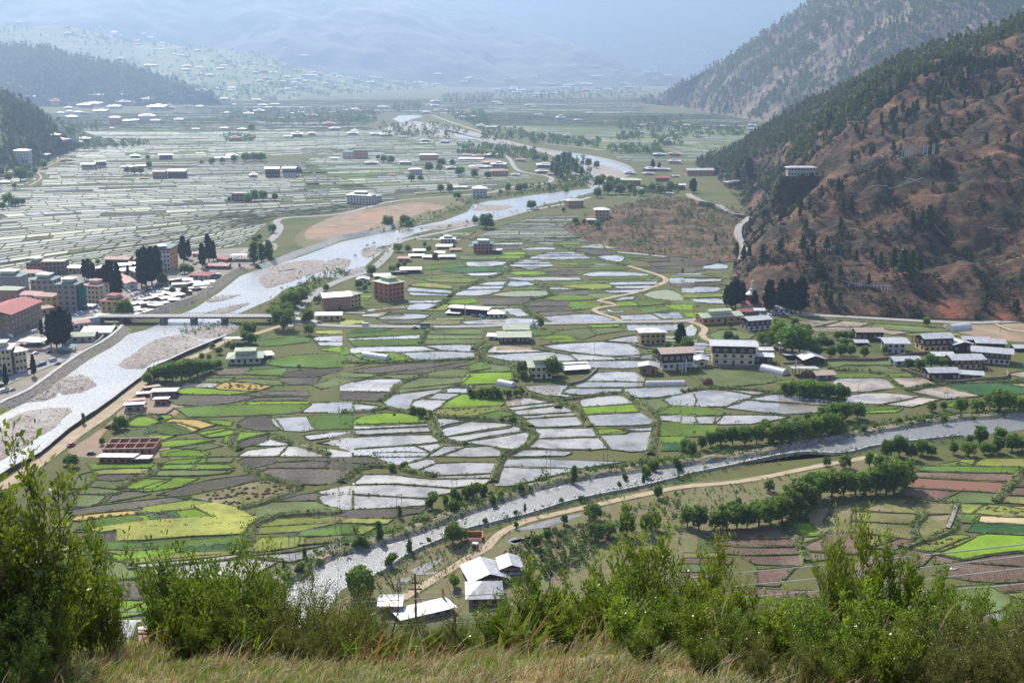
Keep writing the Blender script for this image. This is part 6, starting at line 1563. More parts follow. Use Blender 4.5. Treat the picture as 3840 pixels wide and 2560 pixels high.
 (('B', 1552, 1422, 1655, 1418, 45, 14, 'orange', 'green', 'hip', 2, 5, 'valley_house', 'orange two storey house with pale roof by the river road', 'house'), dict()),
 (('B', 1735, 1512, 1830, 1508, 65, 13, 'tan', 'metal', 'hip', 3, 4, 'tan_house', 'tan three storey house at the foot of the scrubby knoll', 'house'), dict()),
 (('B', 1685, 1530, 1740, 1530, 22, 8, 'grey', 'grey', 'flat', 1, 2, 'stone_shed', 'flat stone shed left of the tan three storey house', 'shed'), dict()),
 (('B', 1890, 1268, 2045, 1270, 35, 16, 'brick', 'green', 'hip', 1, 6, 'valley_hall', 'brick hall with large green roof beside the upper river', 'hall'), dict()),
 (('B', 2150, 1242, 2245, 1242, 24, 12, 'brick', 'red', 'gable', 1, 5, 'valley_hall', 'brick hall with red roof right of the green roofed hall', 'hall'), dict()),
 (('B', 2272, 1298, 2350, 1298, 30, 11, 'timber', 'grey', 'gable', 2, 4, 'valley_house', 'dark timber house at the left foot of the hillside', 'house'), dict(wk='w')),
 (('B', 10, 1085, 85, 1085, 45, 12, 'cream', 'teal', 'hip', 2, 4, 'valley_house', 'cream house with teal roof joined to the orange one in the left plain', 'house'), dict()),
 (('B', 85, 1085, 178, 1085, 55, 12, 'orange', 'teal', 'flat', 3, 5, 'valley_house', 'orange three storey house in the left plain', 'house'), dict()),
 (('B', 535, 1097, 660, 1097, 36, 14, 'orange', 'metal', 'hip', 2, 6, 'valley_house', 'long orange two storey house behind the mid valley trees', 'house'), dict()),
 (('B', 1028, 1205, 1140, 1203, 34, 13, 'orange', 'pink', 'hip', 2, 5, 'valley_house', 'orange house with pale pink roof left of the main road bend', 'house'), dict()),
 (('C', 718, 1205, 905, 1200, 55, 8, 'white', 'metal', 'hip', 2, 9, 'school_building', 'long white two storey building with pale roof on the wooded hill foot', 'school'), dict(wk='d', over=2, near_=14)),
 (('C', 30, 1202, 210, 1200, 35, 16, 'orange', 'metal', 'gable', 1, 7, 'valley_hall', 'long orange hall with white roof below the pine hillside', 'hall'), dict()),
 (('A', 102, 1105, 200, 1108, 72, 14, 'white', 'metal', 'hip', 4, 5, 'ridge_foot_house', 'white four storey building at the foot of the left ridge', 'building'), dict(wk='d')),
 (('A', 748, 850, 825, 850, 45, 16, 'orange', 'metal', 'hip', 3, 5, 'far_orange_block', 'pinkish orange three storey block with white roof on the far plain', 'building'), dict()),
 (('A', 948, 828, 1060, 828, 35, 20, 'cream', 'metal', 'hip', 2, 8, 'far_cream_hall', 'large cream hall with white roof right of the orange block', 'hall'), dict(tier=True)),
 (('A', 1148, 1218, 1265, 1218, 42, 14, 'timber', 'metal', 'gable', 2, 6, 'plain_farmhouse', 'dark farmhouse with white windows and white roof alone in the left plain', 'farmhouse'), dict(wk='w', gap=.8)),
 (('A', 1045, 1222, 1130, 1222, 45, 12, 'mud', 'brown', 'gable', 2, 4, 'plain_farmhouse', 'ruined brown farmhouse left of the white windowed one', 'farmhouse'), dict()),
 (('A', 1815, 1212, 1905, 1212, 55, 14, 'timber', 'metal', 'gable', 2, 5, 'plain_farmhouse', 'left one of the twin timber farmhouses with dark upper storey', 'farmhouse'), dict(wk='w')),
 (('A', 1935, 1212, 2020, 1212, 58, 14, 'white', 'metal', 'gable', 2, 5, 'plain_farmhouse', 'right one of the twin timber farmhouses beside round trees', 'farmhouse'), dict(upper='timber')),
 (('A', 1585, 1375, 1690, 1375, 50, 12, 'mud', 'brown', 'flat', 2, 4, 'ruined_house', 'roofless mud walled ruin beside a clump of round trees', 'ruin'), dict(over=-.5)),
 (('A', 1090, 1092, 1180, 1090, 30, 12, 'timber', 'metal', 'gable', 2, 5, 'plain_farmhouse', 'dark farmhouse with white roof in the middle of the left plain', 'farmhouse'), dict(wk='w')),
 (('A', 560, 1160, 645, 1160, 35, 12, 'cream', 'metal', 'gable', 2, 5, 'plain_farmhouse', 'cream farmhouse left of the brown roofed one by the track', 'farmhouse'), dict(upper='timber')),
 (('A', 650, 1152, 728, 1150, 42, 12, 'cream', 'green', 'gable', 2, 5, 'plain_farmhouse', 'cream farmhouse with greenish roof joined on the right', 'farmhouse'), dict(upper='timber')),
])
# upper storey block of the stacked roof farmhouse
house('E', 1122, 745, 1270, 744, 42, 10, 'timber', 'green', 'gable', 1, 3, 'farmhouse_tower', 'upper block of the timber farmhouse under the higher green roof', 'farmhouse', wk='w', rise=2.0, over=1.8)
# unfinished tower with scaffolding and green safety net
root, wd, hh, dp = house('T', 537, 748, 712, 752, 240, 13, 'grey', 'teal', 'hip', 5, 3, 'unfinished_tower', 'unfinished grey five storey tower with scaffolding and green safety net', HB, tier=True)
M_NET = simple('green safety net', (.02, .16, .12), (.012, .10, .08), 1.5, trans=.3, tc_=(1, 1, 1))
mb = MB(); rows = [[Vector((wd / 2 + 1.4 + .25 * math.sin(k * 1.9 + i), -dp / 2 + dp * k / 8, .3 + hh * .86 * i / 8)) for k in range(9)] for i in range(9)]; mb.grid(rows); mb.build('safety_net', M_NET, root)
mb = MB()
for sx in np.linspace(-wd / 2 - 1, wd / 2 + 1, 6): mb.box((sx, -dp / 2 - 1.2, hh / 2), (.12, .12, hh))
for z in np.linspace(2, hh, 7): mb.box((0, -dp / 2 - 1.2, z), (wd + 2.4, .1, .1))
mb.build('scaffolding', simple('bamboo poles', (.25, .18, .11)), root)

# far village houses: each one its own small building
def tiny_mesh(i):
    r = random.Random(i); wk = ['white', 'white', 'tan', 'white', 'timber', 'cream', 'orange', 'mud'][i % 8]; rk = ['metal'] * 6 + ['pink', 'grey']
    mb = MB(); mb.box((0, 0, .18), (1, .62, .5), 0)
    for k in range(3): mb.box((-.3 + .3 * k, -.315, .28), (.12, .03, .16), 2)
    R_ = roof_mesh(1, .62, .16, .17, ['hip', 'gable'][i % 2], None, thick=.035, z=.44); n = len(mb.v); mb.v += [tuple(v) for v in R_.v]; mb.f += [tuple(n + q for q in f) for f in R_.f]; mb.m += [1] * len(R_.f); mb.t += R_.t
    mb.box((0, 0, .58), (.4, .25, .13), 0)
    R_ = roof_mesh(.4, .25, .08, .09, 'hip', None, thick=.03, z=.65); n = len(mb.v); mb.v += [tuple(v) for v in R_.v]; mb.f += [tuple(n + q for q in f) for f in R_.f]; mb.m += [1] * len(R_.f); mb.t += R_.t
    o = mb.build('far house %d' % i, [WALL[wk], ROOF[rk[i % 8]], M_GLASS]); me = o.data; bpy.data.objects.remove(o); return me
TM = [tiny_mesh(i) for i in range(8)]
def village(t, s, place, group):
    it = sorted(((p.split(',')) for p in s.split()), key=lambda a: float(a[0])); r = random.Random(len(it))
    for i, p in enumerate(it):
        x, y, w_ = float(p[0]), float(p[1]), float(p[2]); q = hit(t, x, y); sc_ = pxscale(q.y); W = w_ / 1.8236 / sc_
        o = bpy.data.objects.new('village_house', r.choice(TM)); COL.objects.link(o); o.location = q; o.rotation_euler = (0, 0, r.uniform(-.35, .35))
        hh = (float(p[3]) / 1.8236 / sc_ / .7) if len(p) > 3 else W * r.uniform(.3, .48)
        o.scale = (W * .76, W * .95, max(hh, 4)); setp(o, ordn(i, len(it)) + 'small pale roofed house ' + place, 'house', group)
        EXB.append((q, W * .7))
village('A', '130,160,35 460,190,35 465,233,40 375,155,20 530,245,25 588,255,30 660,243,30 712,258,20 782,234,52 760,250,30 825,243,25 685,187,20 370,265,15 478,323,18 713,330,30 650,303,15 935,292,35 940,308,40 1028,264,45 1035,273,30 950,278,25 985,235,40 1110,297,25 1130,300,20 1155,303,15 1065,345,30 1105,340,30', 'on the high far slope', 'houses on the high far slope')
village('A', '1352,354,45 1355,366,25 1237,384,35 1205,375,30 1265,392,40 825,405,40 620,408,30 665,410,20 1410,412,25 1375,418,30 1010,454,50 1060,455,45 1278,459,55 1270,482,45 1362,468,40 1375,514,55 1440,519,55 1530,440,40 1535,455,45 1490,425,25 1560,415,40 1600,453,55 1640,458,35 1510,474,50 1685,470,30 1735,440,30 1745,455,35 1830,452,30 1808,499,55,24 1750,502,45 1870,503,50 1930,502,25 1950,332,30', 'on the middle far slope', 'houses on the middle far slope')
village('A', '2020,484,45 2055,487,30 2090,522,60 2140,525,50 2190,502,30 2145,502,50 2195,518,50 2285,517,45 2320,532,50 1955,532,50 1820,545,70 1780,558,40 1850,566,45 1930,564,50 2035,550,60 2075,560,50 2020,568,40 2085,582,30 2140,566,40 2225,578,40 1485,612,35 1520,616,30 1590,610,55 1585,624,50 1600,634,30 1965,618,60 1920,620,30 2020,602,40 2000,642,40 1895,633,20 2305,591,40 1445,628,20 2080,390,70', 'at the foot of the far slope', 'houses at the foot of the far slope')
village('A', '1750,692,60 1810,697,40 1885,722,60 1800,727,70 1835,742,40 2060,742,40 1600,680,30 1605,719,30 1535,686,60 1290,732,50 1370,737,50 1460,701,30 1290,658,50 1310,663,40 1105,645,50 1165,644,40 1112,663,35 860,657,60 715,597,40 740,609,30 590,658,20 1010,692,90 850,712,110 900,717,80 1090,756,130 1150,750,90 1158,735,45,26 790,744,90 655,726,130 590,737,100 700,770,100 500,717,70 470,745,60 415,778,50 475,770,50 540,777,60 575,777,40 480,803,60 500,812,70,22 385,716,75,40 675,662,100,22', 'in the hazy far village under the spur', 'houses of the village under the spur')
village('A', '1070,832,70 980,824,60 925,832,70 870,838,80 1228,828,65,18 2000,782,40 2060,774,40 2090,792,60 1925,812,40 765,878,25 620,872,35 1550,780,50,16 1700,790,70,22 1775,773,80 2140,805,80,26 2250,862,90 2290,892,80,24 1340,887,50 1540,884,60 1660,893,70,18', 'along the tree belt of the far plain', 'houses along the far tree belt')
village('A', '550,975,40 570,962,100 410,967,110 370,937,90 190,932,50 300,1067,80 457,1102,80,20 135,602,60 100,599,40 200,597,25 270,607,40 180,617,40 220,674,70 55,577,40 30,1257,80 75,1192,90,26 925,1078,70,22 880,1147,90,16 975,1142,90,16 980,1225,60 1530,1085,120,12 1590,1078,80 1735,1212,60,30 2035,937,80,34 2135,927,60,26 1970,942,60,16 1610,962,80,34 2290,1090,60,14', 'on the left plain and below the left ridge', 'houses of the left plain')
village('B', '345,482,20 535,465,25 660,517,55 120,535,45 95,552,50 215,542,60 205,572,50 250,542,50 365,564,40 425,564,40 340,552,25 455,575,30 520,569,60 550,574,40 650,582,45 270,614,28 860,547,60 880,539,40 930,550,45 840,564,50 970,554,25 1130,525,35 1130,547,40 1175,545,40 1320,532,40', 'at the foot of the blue mountain', 'houses at the foot of the blue mountain')
village('B', '1385,584,70 1445,585,60 1550,592,80 1600,587,60 1530,607,60 1690,579,60 1665,592,90 1670,629,70 1760,627,50 1830,624,60 1740,599,30 1925,572,50 1960,587,50 1965,612,80 1915,634,50 1950,657,50 2005,535,40 1890,539,50 1765,532,50 2140,614,30 2060,629,40', 'in the far town under the hazy mountain', 'houses of the far town, right part')
village('B', '1070,624,70 1180,607,50 1175,624,80 1230,629,60 1200,642,70 1310,652,60 1365,652,60 1440,647,70 1325,669,50 1140,650,30 645,708,70,26 600,724,40 665,752,50 640,730,60 1060,707,70 1080,717,60 1290,732,70 1310,737,50 775,710,25 285,743,80,20 730,762,40 565,767,50 585,777,60 650,762,40 700,782,40 820,782,60 850,787,40 900,802,50 830,812,60 100,757,60 125,762,40 20,758,40', 'in the middle of the far valley', 'houses in the middle of the far valley')
village('B', '955,880,60,32 1030,878,80 1500,832,70,44 1618,832,60,18 1705,782,60 1340,792,60 1100,757,50 1290,930,75,18 1545,944,50,28 1465,939,40 2110,854,55,18 2065,864,50 2010,885,50,14 2045,913,60 2245,893,50 2280,843,40 2235,990,60,44 2300,923,50 2175,1068,90 2280,1068,90 2280,1118,90 2005,742,40', 'among the far right paddies', 'houses of the far right paddies')
village('B', '93,908,60,24 80,922,80 240,927,80 310,932,90 430,942,40 575,968,70,18 570,984,50 710,978,65,18 205,1123,90,22 440,1123,85,26 515,1165,40 755,1158,80 865,1033,100,20 855,1067,60 940,1073,100,18 1035,1073,110 890,1088,170,10 1035,1118,140,18 945,1148,140,20 1080,1143,110 910,1163,60 1190,1203,60 1225,1103,70,22 1395,1143,130 1370,1184,90 1430,1198,50 1600,1203,70 350,1200,60,8', 'in the leafy mid valley village', 'houses of the mid valley village')
village('B', '1970,1192,80 2110,1168,100 2200,1168,100 2030,1303,70 810,1288,100,18 1560,1240,40 2100,1195,80 2280,1210,60 2240,1330,60', 'between the upper river and the hill foot', 'houses at the hill foot')
village('C', '10,335,40 35,345,40 65,342,35 85,345,60 140,352,40 30,372,40 60,362,30 110,380,40 155,360,35 20,392,50 75,405,40 110,415,30 135,423,45 200,368,40 235,372,30 150,400,40 5,430,50 40,445,50 110,438,50 60,478,30 30,495,50 75,505,40 20,525,60 50,530,40 45,345,30 130,342,30 300,332,25 225,300,25 180,330,25', 'in the hazy side valley beside the mountainside', 'houses of the hazy side valley')
village('B', '2010,330,30 2040,300,30 2120,340,40 2200,335,30 2270,330,30 2080,380,30 2050,410,40 2100,425,40 2180,430,40 2240,400,30 2300,450,40 2280,470,50 2200,470,40 2140,460,40 2060,480,40 2020,450,30 1740,460,40 1780,440,30 1600,455,40 1570,460,30 1880,490,40 1720,530,40 2090,500,40 2230,525,50 2310,520,40 2150,545,50', 'at the back of the valley in thick haze', 'houses at the back of the valley')
village('C', '1010,60,60 985,82,30 1065,64,40', 'high on the far mountainside', 'houses high on the mountainside')
village('C', '330,1255,90,18 470,872,60,24 25,867,50,18 270,870,60 120,908,60 110,938,60 15,888,40 475,888,70,14 300,1200,40 370,1245,60 150,885,40', 'at the foot of the far mountainside', 'houses at the mountainside foot')

# market sheds along the embankment
def shed(t, x, y, w_, d_, hpx, rk, label, group, yaw=0.0, k=None):
    q = hit(t, x, y); kk = 1 / 2.45 if t == 'T' else 1 / 1.8236; s = pxscale(q.y); W = w_ * kk / s; root = empty('market_shed', q, yaw); setp(root, label, 'shed', group)
    hh = hpx * kk / s
    mb = MB(); mb.box((0, 0, hh / 2), (W, d_, hh)); mb.build('wall', WALL['mud'], root)
    roof_mesh(W, d_, random.uniform(.3, .9), .5, random.choice(['shed', 'gable']), None, thick=.1, z=hh).build('roof', [ROOF[rk]], root)
S_ = '1600,492 1722,485 1790,505 1862,508 1560,565 1655,578 1480,595 1562,602 1400,645 1502,652 1602,662 1290,765 1352,772 1250,745 1442,722 1332,702 1822,545 1852,525 1252,692 1502,525 1930,500 1890,560 1760,560 1700,520 1650,520 1390,700 1340,660 1260,800 1400,770 1480,700 1560,640 1440,620 1620,620 1700,595'
for i, p in enumerate(sorted(S_.split(), key=lambda a: float(a.split(',')[0]))):
    x, y = (float(v) for v in p.split(','))
    shed('T', x, y, random.uniform(70, 130), random.uniform(6, 10), random.uniform(18, 30), random.choice(['metal', 'metal', 'metal', 'grey', 'pink' if i % 9 == 4 else 'metal']), ordn(i, 34) + 'metal roofed shed in the crowded riverside market', 'riverside market sheds', random.uniform(.2, .9))
# bridge
a, b = onplane('D', 700, 655), onplane('D', 1925, 655); a.y = b.y = onplane('D', 1300, 655).y
root = empty('road_bridge', ((a.x + b.x) / 2, a.y, 0)); setp(root, 'long flat concrete road bridge on piers across the pale river', 'bridge'); L = b.x - a.x
bz = 4.6
zc = bz
def bx_(nm, c, d, m): mb = MB(); mb.box(c, d); return mb.build(nm, m, root)
bx_('deck', (0, 0, zc + .2), (L, 9, .6), M_CONC)
bx_('girder', (0, -3.9, zc - .5), (L, .5, .8), WALL['timber'])  # dark colour paints the shaded underside of the deck
for sy in (-4.3, 4.3):
    mb = MB()
    for x in np.arange(-L / 2, L / 2, 2.5): mb.box((x, sy, zc + 1.0), (.18, .18, 1.0))
    mb.box((0, sy, zc + 1.5), (L, .16, .16)); mb.box((0, sy, zc + 1.05), (L, .1, .1)); mb.build('railing', WALL['grey'], root)
for px_ in (1060, 1272, 1487):
    x = onplane('D', px_, 700).x - (a.x + b.x) / 2 ; bx_('pier', (x, 0, zc / 2 - .6), (3.2, 8, zc - .3), M_STONE)
    bx_('pier_cap', (x, 0, zc - .75), (4.2, 8.8, .4), M_CONC)
for sx, x in ((-1, -L / 2), (1, L / 2)):
    mb = MB(); mb.poly([(x, -4, zc + .5), (x + sx * 28, -4, .3), (x + sx * 28, 4, .3), (x, 4, zc + .5)]); mb.poly([(x, -4, zc + .5), (x, -4, -1), (x + sx * 28, -4, -1), (x + sx * 28, -4, .3)]); mb.poly([(x, 4, zc + .5), (x, 4, -1), (x + sx * 28, 4, -1), (x + sx * 28, 4, .3)]); mb.build('approach_ramp', M_CONC, root)
# compound and village walls
def wall(t, s, h, th, m, label, name='compound_wall'):
    p = smooth_line([hit(t, x, y) for x, y in pts(s)], 4); mb = MB(); strip(mb, p, [(-th / 2, 0), (-th / 2, h), (th / 2, h + .01), (th / 2, 0)], hj=.08); setp(mb.build(name, [m]), label, 'wall')
wall('T', '250,1122 480,1120 695,1128', 1.8, .5, WALL['tan'], 'tan compound wall in front of the carport and cypress group')
wall('T', '765,1130 900,1050 1000,950 1060,900', 2.4, .6, M_CONC, 'curving concrete wall round the white roofed warehouse')
wall('F', '970,922 1100,915 1300,918 1450,900 1560,880 1700,870', 2.0, .6, WALL['mud'], 'long brown mud wall below the orchard')
wall('F', '1495,985 1600,1020 1760,1068 1900,1072 2100,1052 2215,1040 2215,1000', 2.2, .6, WALL['mud'], 'tall brown mud wall round the hamlet corner')
wall('F', '150,962 300,966 500,958 620,950', 1.4, .5, WALL['mud'], 'brown yard wall in front of the largest farmhouse')
wall('F', '690,940 760,935 820,930', 1.2, .5, WALL['mud'], 'short brown wall beside the water tower')
wall('E', '1985,790 2010,815 2100,838 2200,842', 1.3, .6, M_STONE, 'curved stone wall below the yellow farmhouse')
wall('E', '1560,1082 1650,1060 1740,990 1745,970', 1.5, .7, M_STONE, 'stone wall stepping down right of the green roofed farmhouse')
wall('D', '860,1285 1000,1288 1130,1285 1190,1240', 1.0, .5, M_STONE, 'low stone wall below the workers sheds')
wall('H', '860,560 965,562 965,605', 1.8, .5, WALL['brick'], 'broken brick enclosure beside the lone dark willow')
wall('I', '1870,370 1850,440 1810,530', 1.6, 1.6, M_STONE, 'long pile of pale stacked stones between the fields', 'stone_pile')
wall('E', '0,478 90,500', 1.0, .4, M_STONE, 'short wall beside the orange apartment house')
# brick foundations of a new house
def p2(t, x, y): return onplane(t, x, y)
q1, q2 = p2('D', 705, 1562), p2('D', 1050, 1555); ang = math.atan2(q2.y - q1.y, q2.x - q1.x); W = (q2 - q1).length; root = empty('brick_foundations', (q1 + q2) / 2, ang); setp(root, 'roofless red brick ground floor of a house under construction', 'building site'); Dp = 15; hh = 3.0
mb = MB()
for y in (0, Dp / 2, Dp): mb.box((0, y, hh / 2), (W, .35, hh))
mb.build('long_wall', WALL['brick'], root); mb = MB()
for k in range(6): mb.box((-W / 2 + W * k / 5, Dp / 2, hh / 2 - .02), (.36, Dp - .4, hh - .04), 0)
mb.build('cross_wall', WALL['brick'], root)
mb = MB()
for k in range(7): mb.box((-W / 2 + W * (k + .5) / 7, -.2, 1.6), (1.1, .1, 1.6))
mb.build('window_opening', M_GLASS, root); mb = MB(); mb.box((0, Dp / 2, hh + .15), (W + .5, .5, .3)); mb.box((0, 0, hh + .15), (W + .5, .5, .3)); mb.box((0, Dp, hh + .15), (W + .5, .5, .3)); mb.build('ring_beam', M_CONC, root)
# polytunnels
M_POLY = mat('white plastic sheet', (.62, .62, .61), (.52, .52, .51), .5, .4, trans=.3, spec=.4, tc_=(1, 1, 1))
def tunnel(t, x1, y1, x2, y2, w_, label):
    a, b = p2(t, x1, y1), p2(t, x2, y2); root = empty('polytunnel', (a + b) / 2, math.atan2(b.y - a.y, b.x - a.x)); setp(root, label, 'greenhouse'); L = (b - a).length
    rows = [[Vector((x, math.cos(A) * w_ / 2, math.sin(A) * w_ * .5 * (1.0 + .02 * math.sin(x * 3)))) for A in np.linspace(0, math.pi, 12)] for x in np.linspace(-L / 2, L / 2, 20)]
    mb = MB(); mb.grid(rows); mb.poly(rows[0]); mb.poly(rows[-1]); mb.build('plastic_cover', M_POLY, root)
    mb = MB()
    for x in np.linspace(-L / 2, L / 2, 9): mb.tube([(x, math.cos(A) * (w_ / 2 + .05), math.sin(A) * (w_ * .5 + .08)) for A in np.linspace(0, math.pi, 10)], .05, n=4)
    mb.build('hoop', WALL['grey'], root)
tunnel('E', 150, 885, 320, 908, 6, 'white plastic polytunnel beside the bright green seedling field'); tunnel('F', 545, 975, 705, 1012, 7, 'white polytunnel in front of the largest farmhouse')
tunnel('F', 1822, 708, 1950, 695, 8, 'bright polytunnel beside the building site near the hill road'); tunnel('E', 1075, 1075, 1180, 1095, 6, 'white polytunnel behind the round bushes of the central fields'); tunnel('E', 2082, 1082, 2345, 1078, 5, 'long pale greenhouse at the edge of the flooded paddies')
# temple with white spire
c = p2('F', 490, 575); s = pxscale(c.y) * 1.8236; root = empty('spired_temple', c + Vector((0, 10, 0))); setp(root, 'small round temple with red roofs and tall white spire among cypresses', 'temple')
def cone(nm, m, prof, n=20):
    mb = MB(); mb.grid([[Vector((r_ * math.cos(2 * math.pi * k / n), r_ * math.sin(2 * math.pi * k / n), z)) for k in range(n)] for r_, z in prof], closed=True); return mb.build(nm, m, root, smooth=False)
u = .82 / s
cone('base_wall', WALL['white'], [(85 * u, -.3), (85 * u, 40 * u), (1, 40 * u)]); cone('lower_roof', ROOF['red'], [(105 * u, 42 * u), (50 * u, 66 * u), (1, 72 * u)]); cone('drum', WALL['red'], [(42 * u, 60 * u), (42 * u, 125 * u), (1, 125 * u)])
cone('upper_roof', ROOF['metal'], [(58 * u, 122 * u), (28 * u, 148 * u), (1, 152 * u)]); cone('spire', WALL['white'], [(28 * u, 146 * u), (26 * u, 165 * u), (17 * u, 168 * u), (9 * u, 218 * u), (4 * u, 222 * u), (1, 222 * u)]); cone('finial', simple('gilded finial', (.6, .45, .15)), [(6 * u, 218 * u), (13 * u, 224 * u), (11 * u, 232 * u), (3 * u, 236 * u), (.1, 238 * u)])
house('F', 385, 602, 480, 600, 20, 8, 'white', 'red', 'gable', 1, 4, 'temple_gatehouse', 'low white temple building with red roof left of the small shrine', 'temple building')
house('F', 495, 603, 555, 603, 30, 7, 'white', 'metal', 'gable', 1, 2, 'shrine', 'small white shrine with pale roof in front of the temple', 'shrine')
house('F', 620, 588, 730, 588, 28, 8, 'white', 'metal', 'gable', 1, 3, 'temple_house', 'white temple lodging with pale roof behind the cypress trunks', 'house')
# small stupa by the road, water tower, haystacks
c = p2('E', 1312, 690); root = empty('white_stupa', c); setp(root, 'little white stupa beside the road and the round tree', 'stupa'); cone('base', WALL['white'], [(2.2, 0), (2.2, 1.6), (1.7, 1.6), (1.6, 3.2), (.6, 4.2), (.1, 4.2)], 4); cone('spire', WALL['white'], [(.5, 4.1), (.12, 6), (.02, 6.6)], 8)
c = p2('F', 675, 872); root = empty('water_tower', c); setp(root, 'small water tank on a brick tower above the farm sheds', 'water tower'); mb = MB()
for sx in (-1, 1):
    for sy in (-1, 1): mb.box((sx * 1.3, sy * 1.3, 3.5), (.5, .5, 7))
mb.build('tower_frame', WALL['mud'], root); mb = MB(); mb.box((0, 0, 7.2), (4, 4, .5)); mb.box((0, 0, 4), (3.4, 3.4, .3)); mb.build('platform', M_CONC, root); cone('tank', WALL['timber'], [(1.2, 7.4), (1.2, 9), (.5, 9.5), (.1, 9.6)], 12)
M_HAY = mat('dark red brown hay', (.16, .075, .045), (.10, .05, .035), 2, .95, .8, .2)
for x, y, r_, lb in ((172, 1075, 2.9, 'dark round haystack inside the orchard in front of the largest farmhouse'), (835, 1025, 2.4, 'left round haystack under the open white shed'), (880, 1028, 2.6, 'right round haystack under the open white shed')):
    c = p2('F', x, y); mb = MB(); n = 16
    mb.grid([[Vector((rr2 * math.cos(6.283 * k / n) * (1 + .06 * math.sin(k * 5)), rr2 * math.sin(6.283 * k / n), z)) for k in range(n)] for rr2, z in ((r_, 0), (r_ * 1.05, r_ * .4), (r_ * .8, r_ * .95), (r_ * .35, r_ * 1.3), (.05, r_ * 1.4))], closed=True)
    o = mb.build('haystack', M_HAY, smooth=True); o.location = c; setp(o, lb, 'haystack')
# ---------------- small plots between the measured fields ----------------
for pl, ty in EDGE:
    c = sum(pl, Vector()) / len(pl); FILL.append((pl, c, max((q - c).length for q in pl)))
def nofill(t, s): pl = gp(t, s); c = sum(pl, Vector()) / len(pl); FILL.append((pl, c, max((q - c).length for q in pl)))
nofill('F', '200,960 620,960 750,1050 700,1180 100,1110 0,1000'); nofill('F', '480,640 860,640 860,760 1400,760 1560,850 1450,900 960,920 640,900 480,820'); nofill('F', '1450,960 1620,840 1640,740 2400,740 2400,1000 2220,1050 1800,1070 1500,1000')
nofill('F', '100,1560 160,1440 900,1290 1200,1200 1250,1400 500,1600'); nofill('F', '1650,1180 2400,1130 2400,1320 1650,1330'); nofill('E', '860,1160 1250,1110 1230,1190 900,1200'); nofill('D', '1200,1030 1000,960 1480,800 1700,680 2000,680 2100,780 1850,930 1500,990')
nofill('I', '0,540 -200,400 200,250 900,50 1600,0 1600,200 1350,310 900,330 700,470 200,560'); nofill('E', '0,560 150,540 250,480 460,500 180,430 560,110 800,80 800,230 500,340 200,520')
nofill('F', '0,560 300,480 900,500 900,640 100,680'); nofill('F', '1750,640 2400,640 2400,770 1900,760'); nofill('D', '480,1568 760,1330 1010,1050 1250,1100 1200,1290 760,1380 740,1480 1160,1500 1180,1568'); nofill('G', '300,0 650,0 1160,0 1160,60 610,66 450,140 300,260')
FP = [('g', 3), ('l', 4), ('d', 3), ('w', 4), ('b', 2), ('c', 2), ('u', 2), ('y', 1)]
FW = [('w', 7), ('m', 2), ('d', 2), ('g', 2), ('l', 2), ('u', 2)]
for cs, dr, dc, pal in (('900,545 1500,560 1690,640 850,640', 8, 26, FP), ('800,640 1690,640 1640,745 760,745', 8, 26, FP), ('700,760 1650,760 1600,900 520,900', 8, 24, FW), ('520,900 1600,900 1540,1030 300,1030', 7, 20, FP),
                        ('260,1040 1460,1040 1000,1140 150,1140', 7, 20, FP), ('150,1140 1000,1140 640,1260 90,1300', 7, 18, FP), ('60,1300 640,1260 500,1400 40,1420', 8, 20, FP), ('1640,745 2400,745 2400,960 1500,1030', 8, 24, FP),
                        ('2080,1040 2420,1040 2420,1210 1960,1160', 7, 22, [('r', 4), ('k', 2), ('g', 1), ('c', 1)]), ('1580,1200 2420,1210 2420,1420 1560,1400', 7, 20, [('r', 5), ('k', 3), ('l', 2), ('g', 1)])):
    block('P', cs, dr, dc, pal, wob=4, w_=.8, h=.4)
setp(fm.build('fields', [M_FIELD[k] for k in FK]), kind='structure')
setp(bm_.build('field_banks', [M_BUND, M_BUND]), kind='structure')
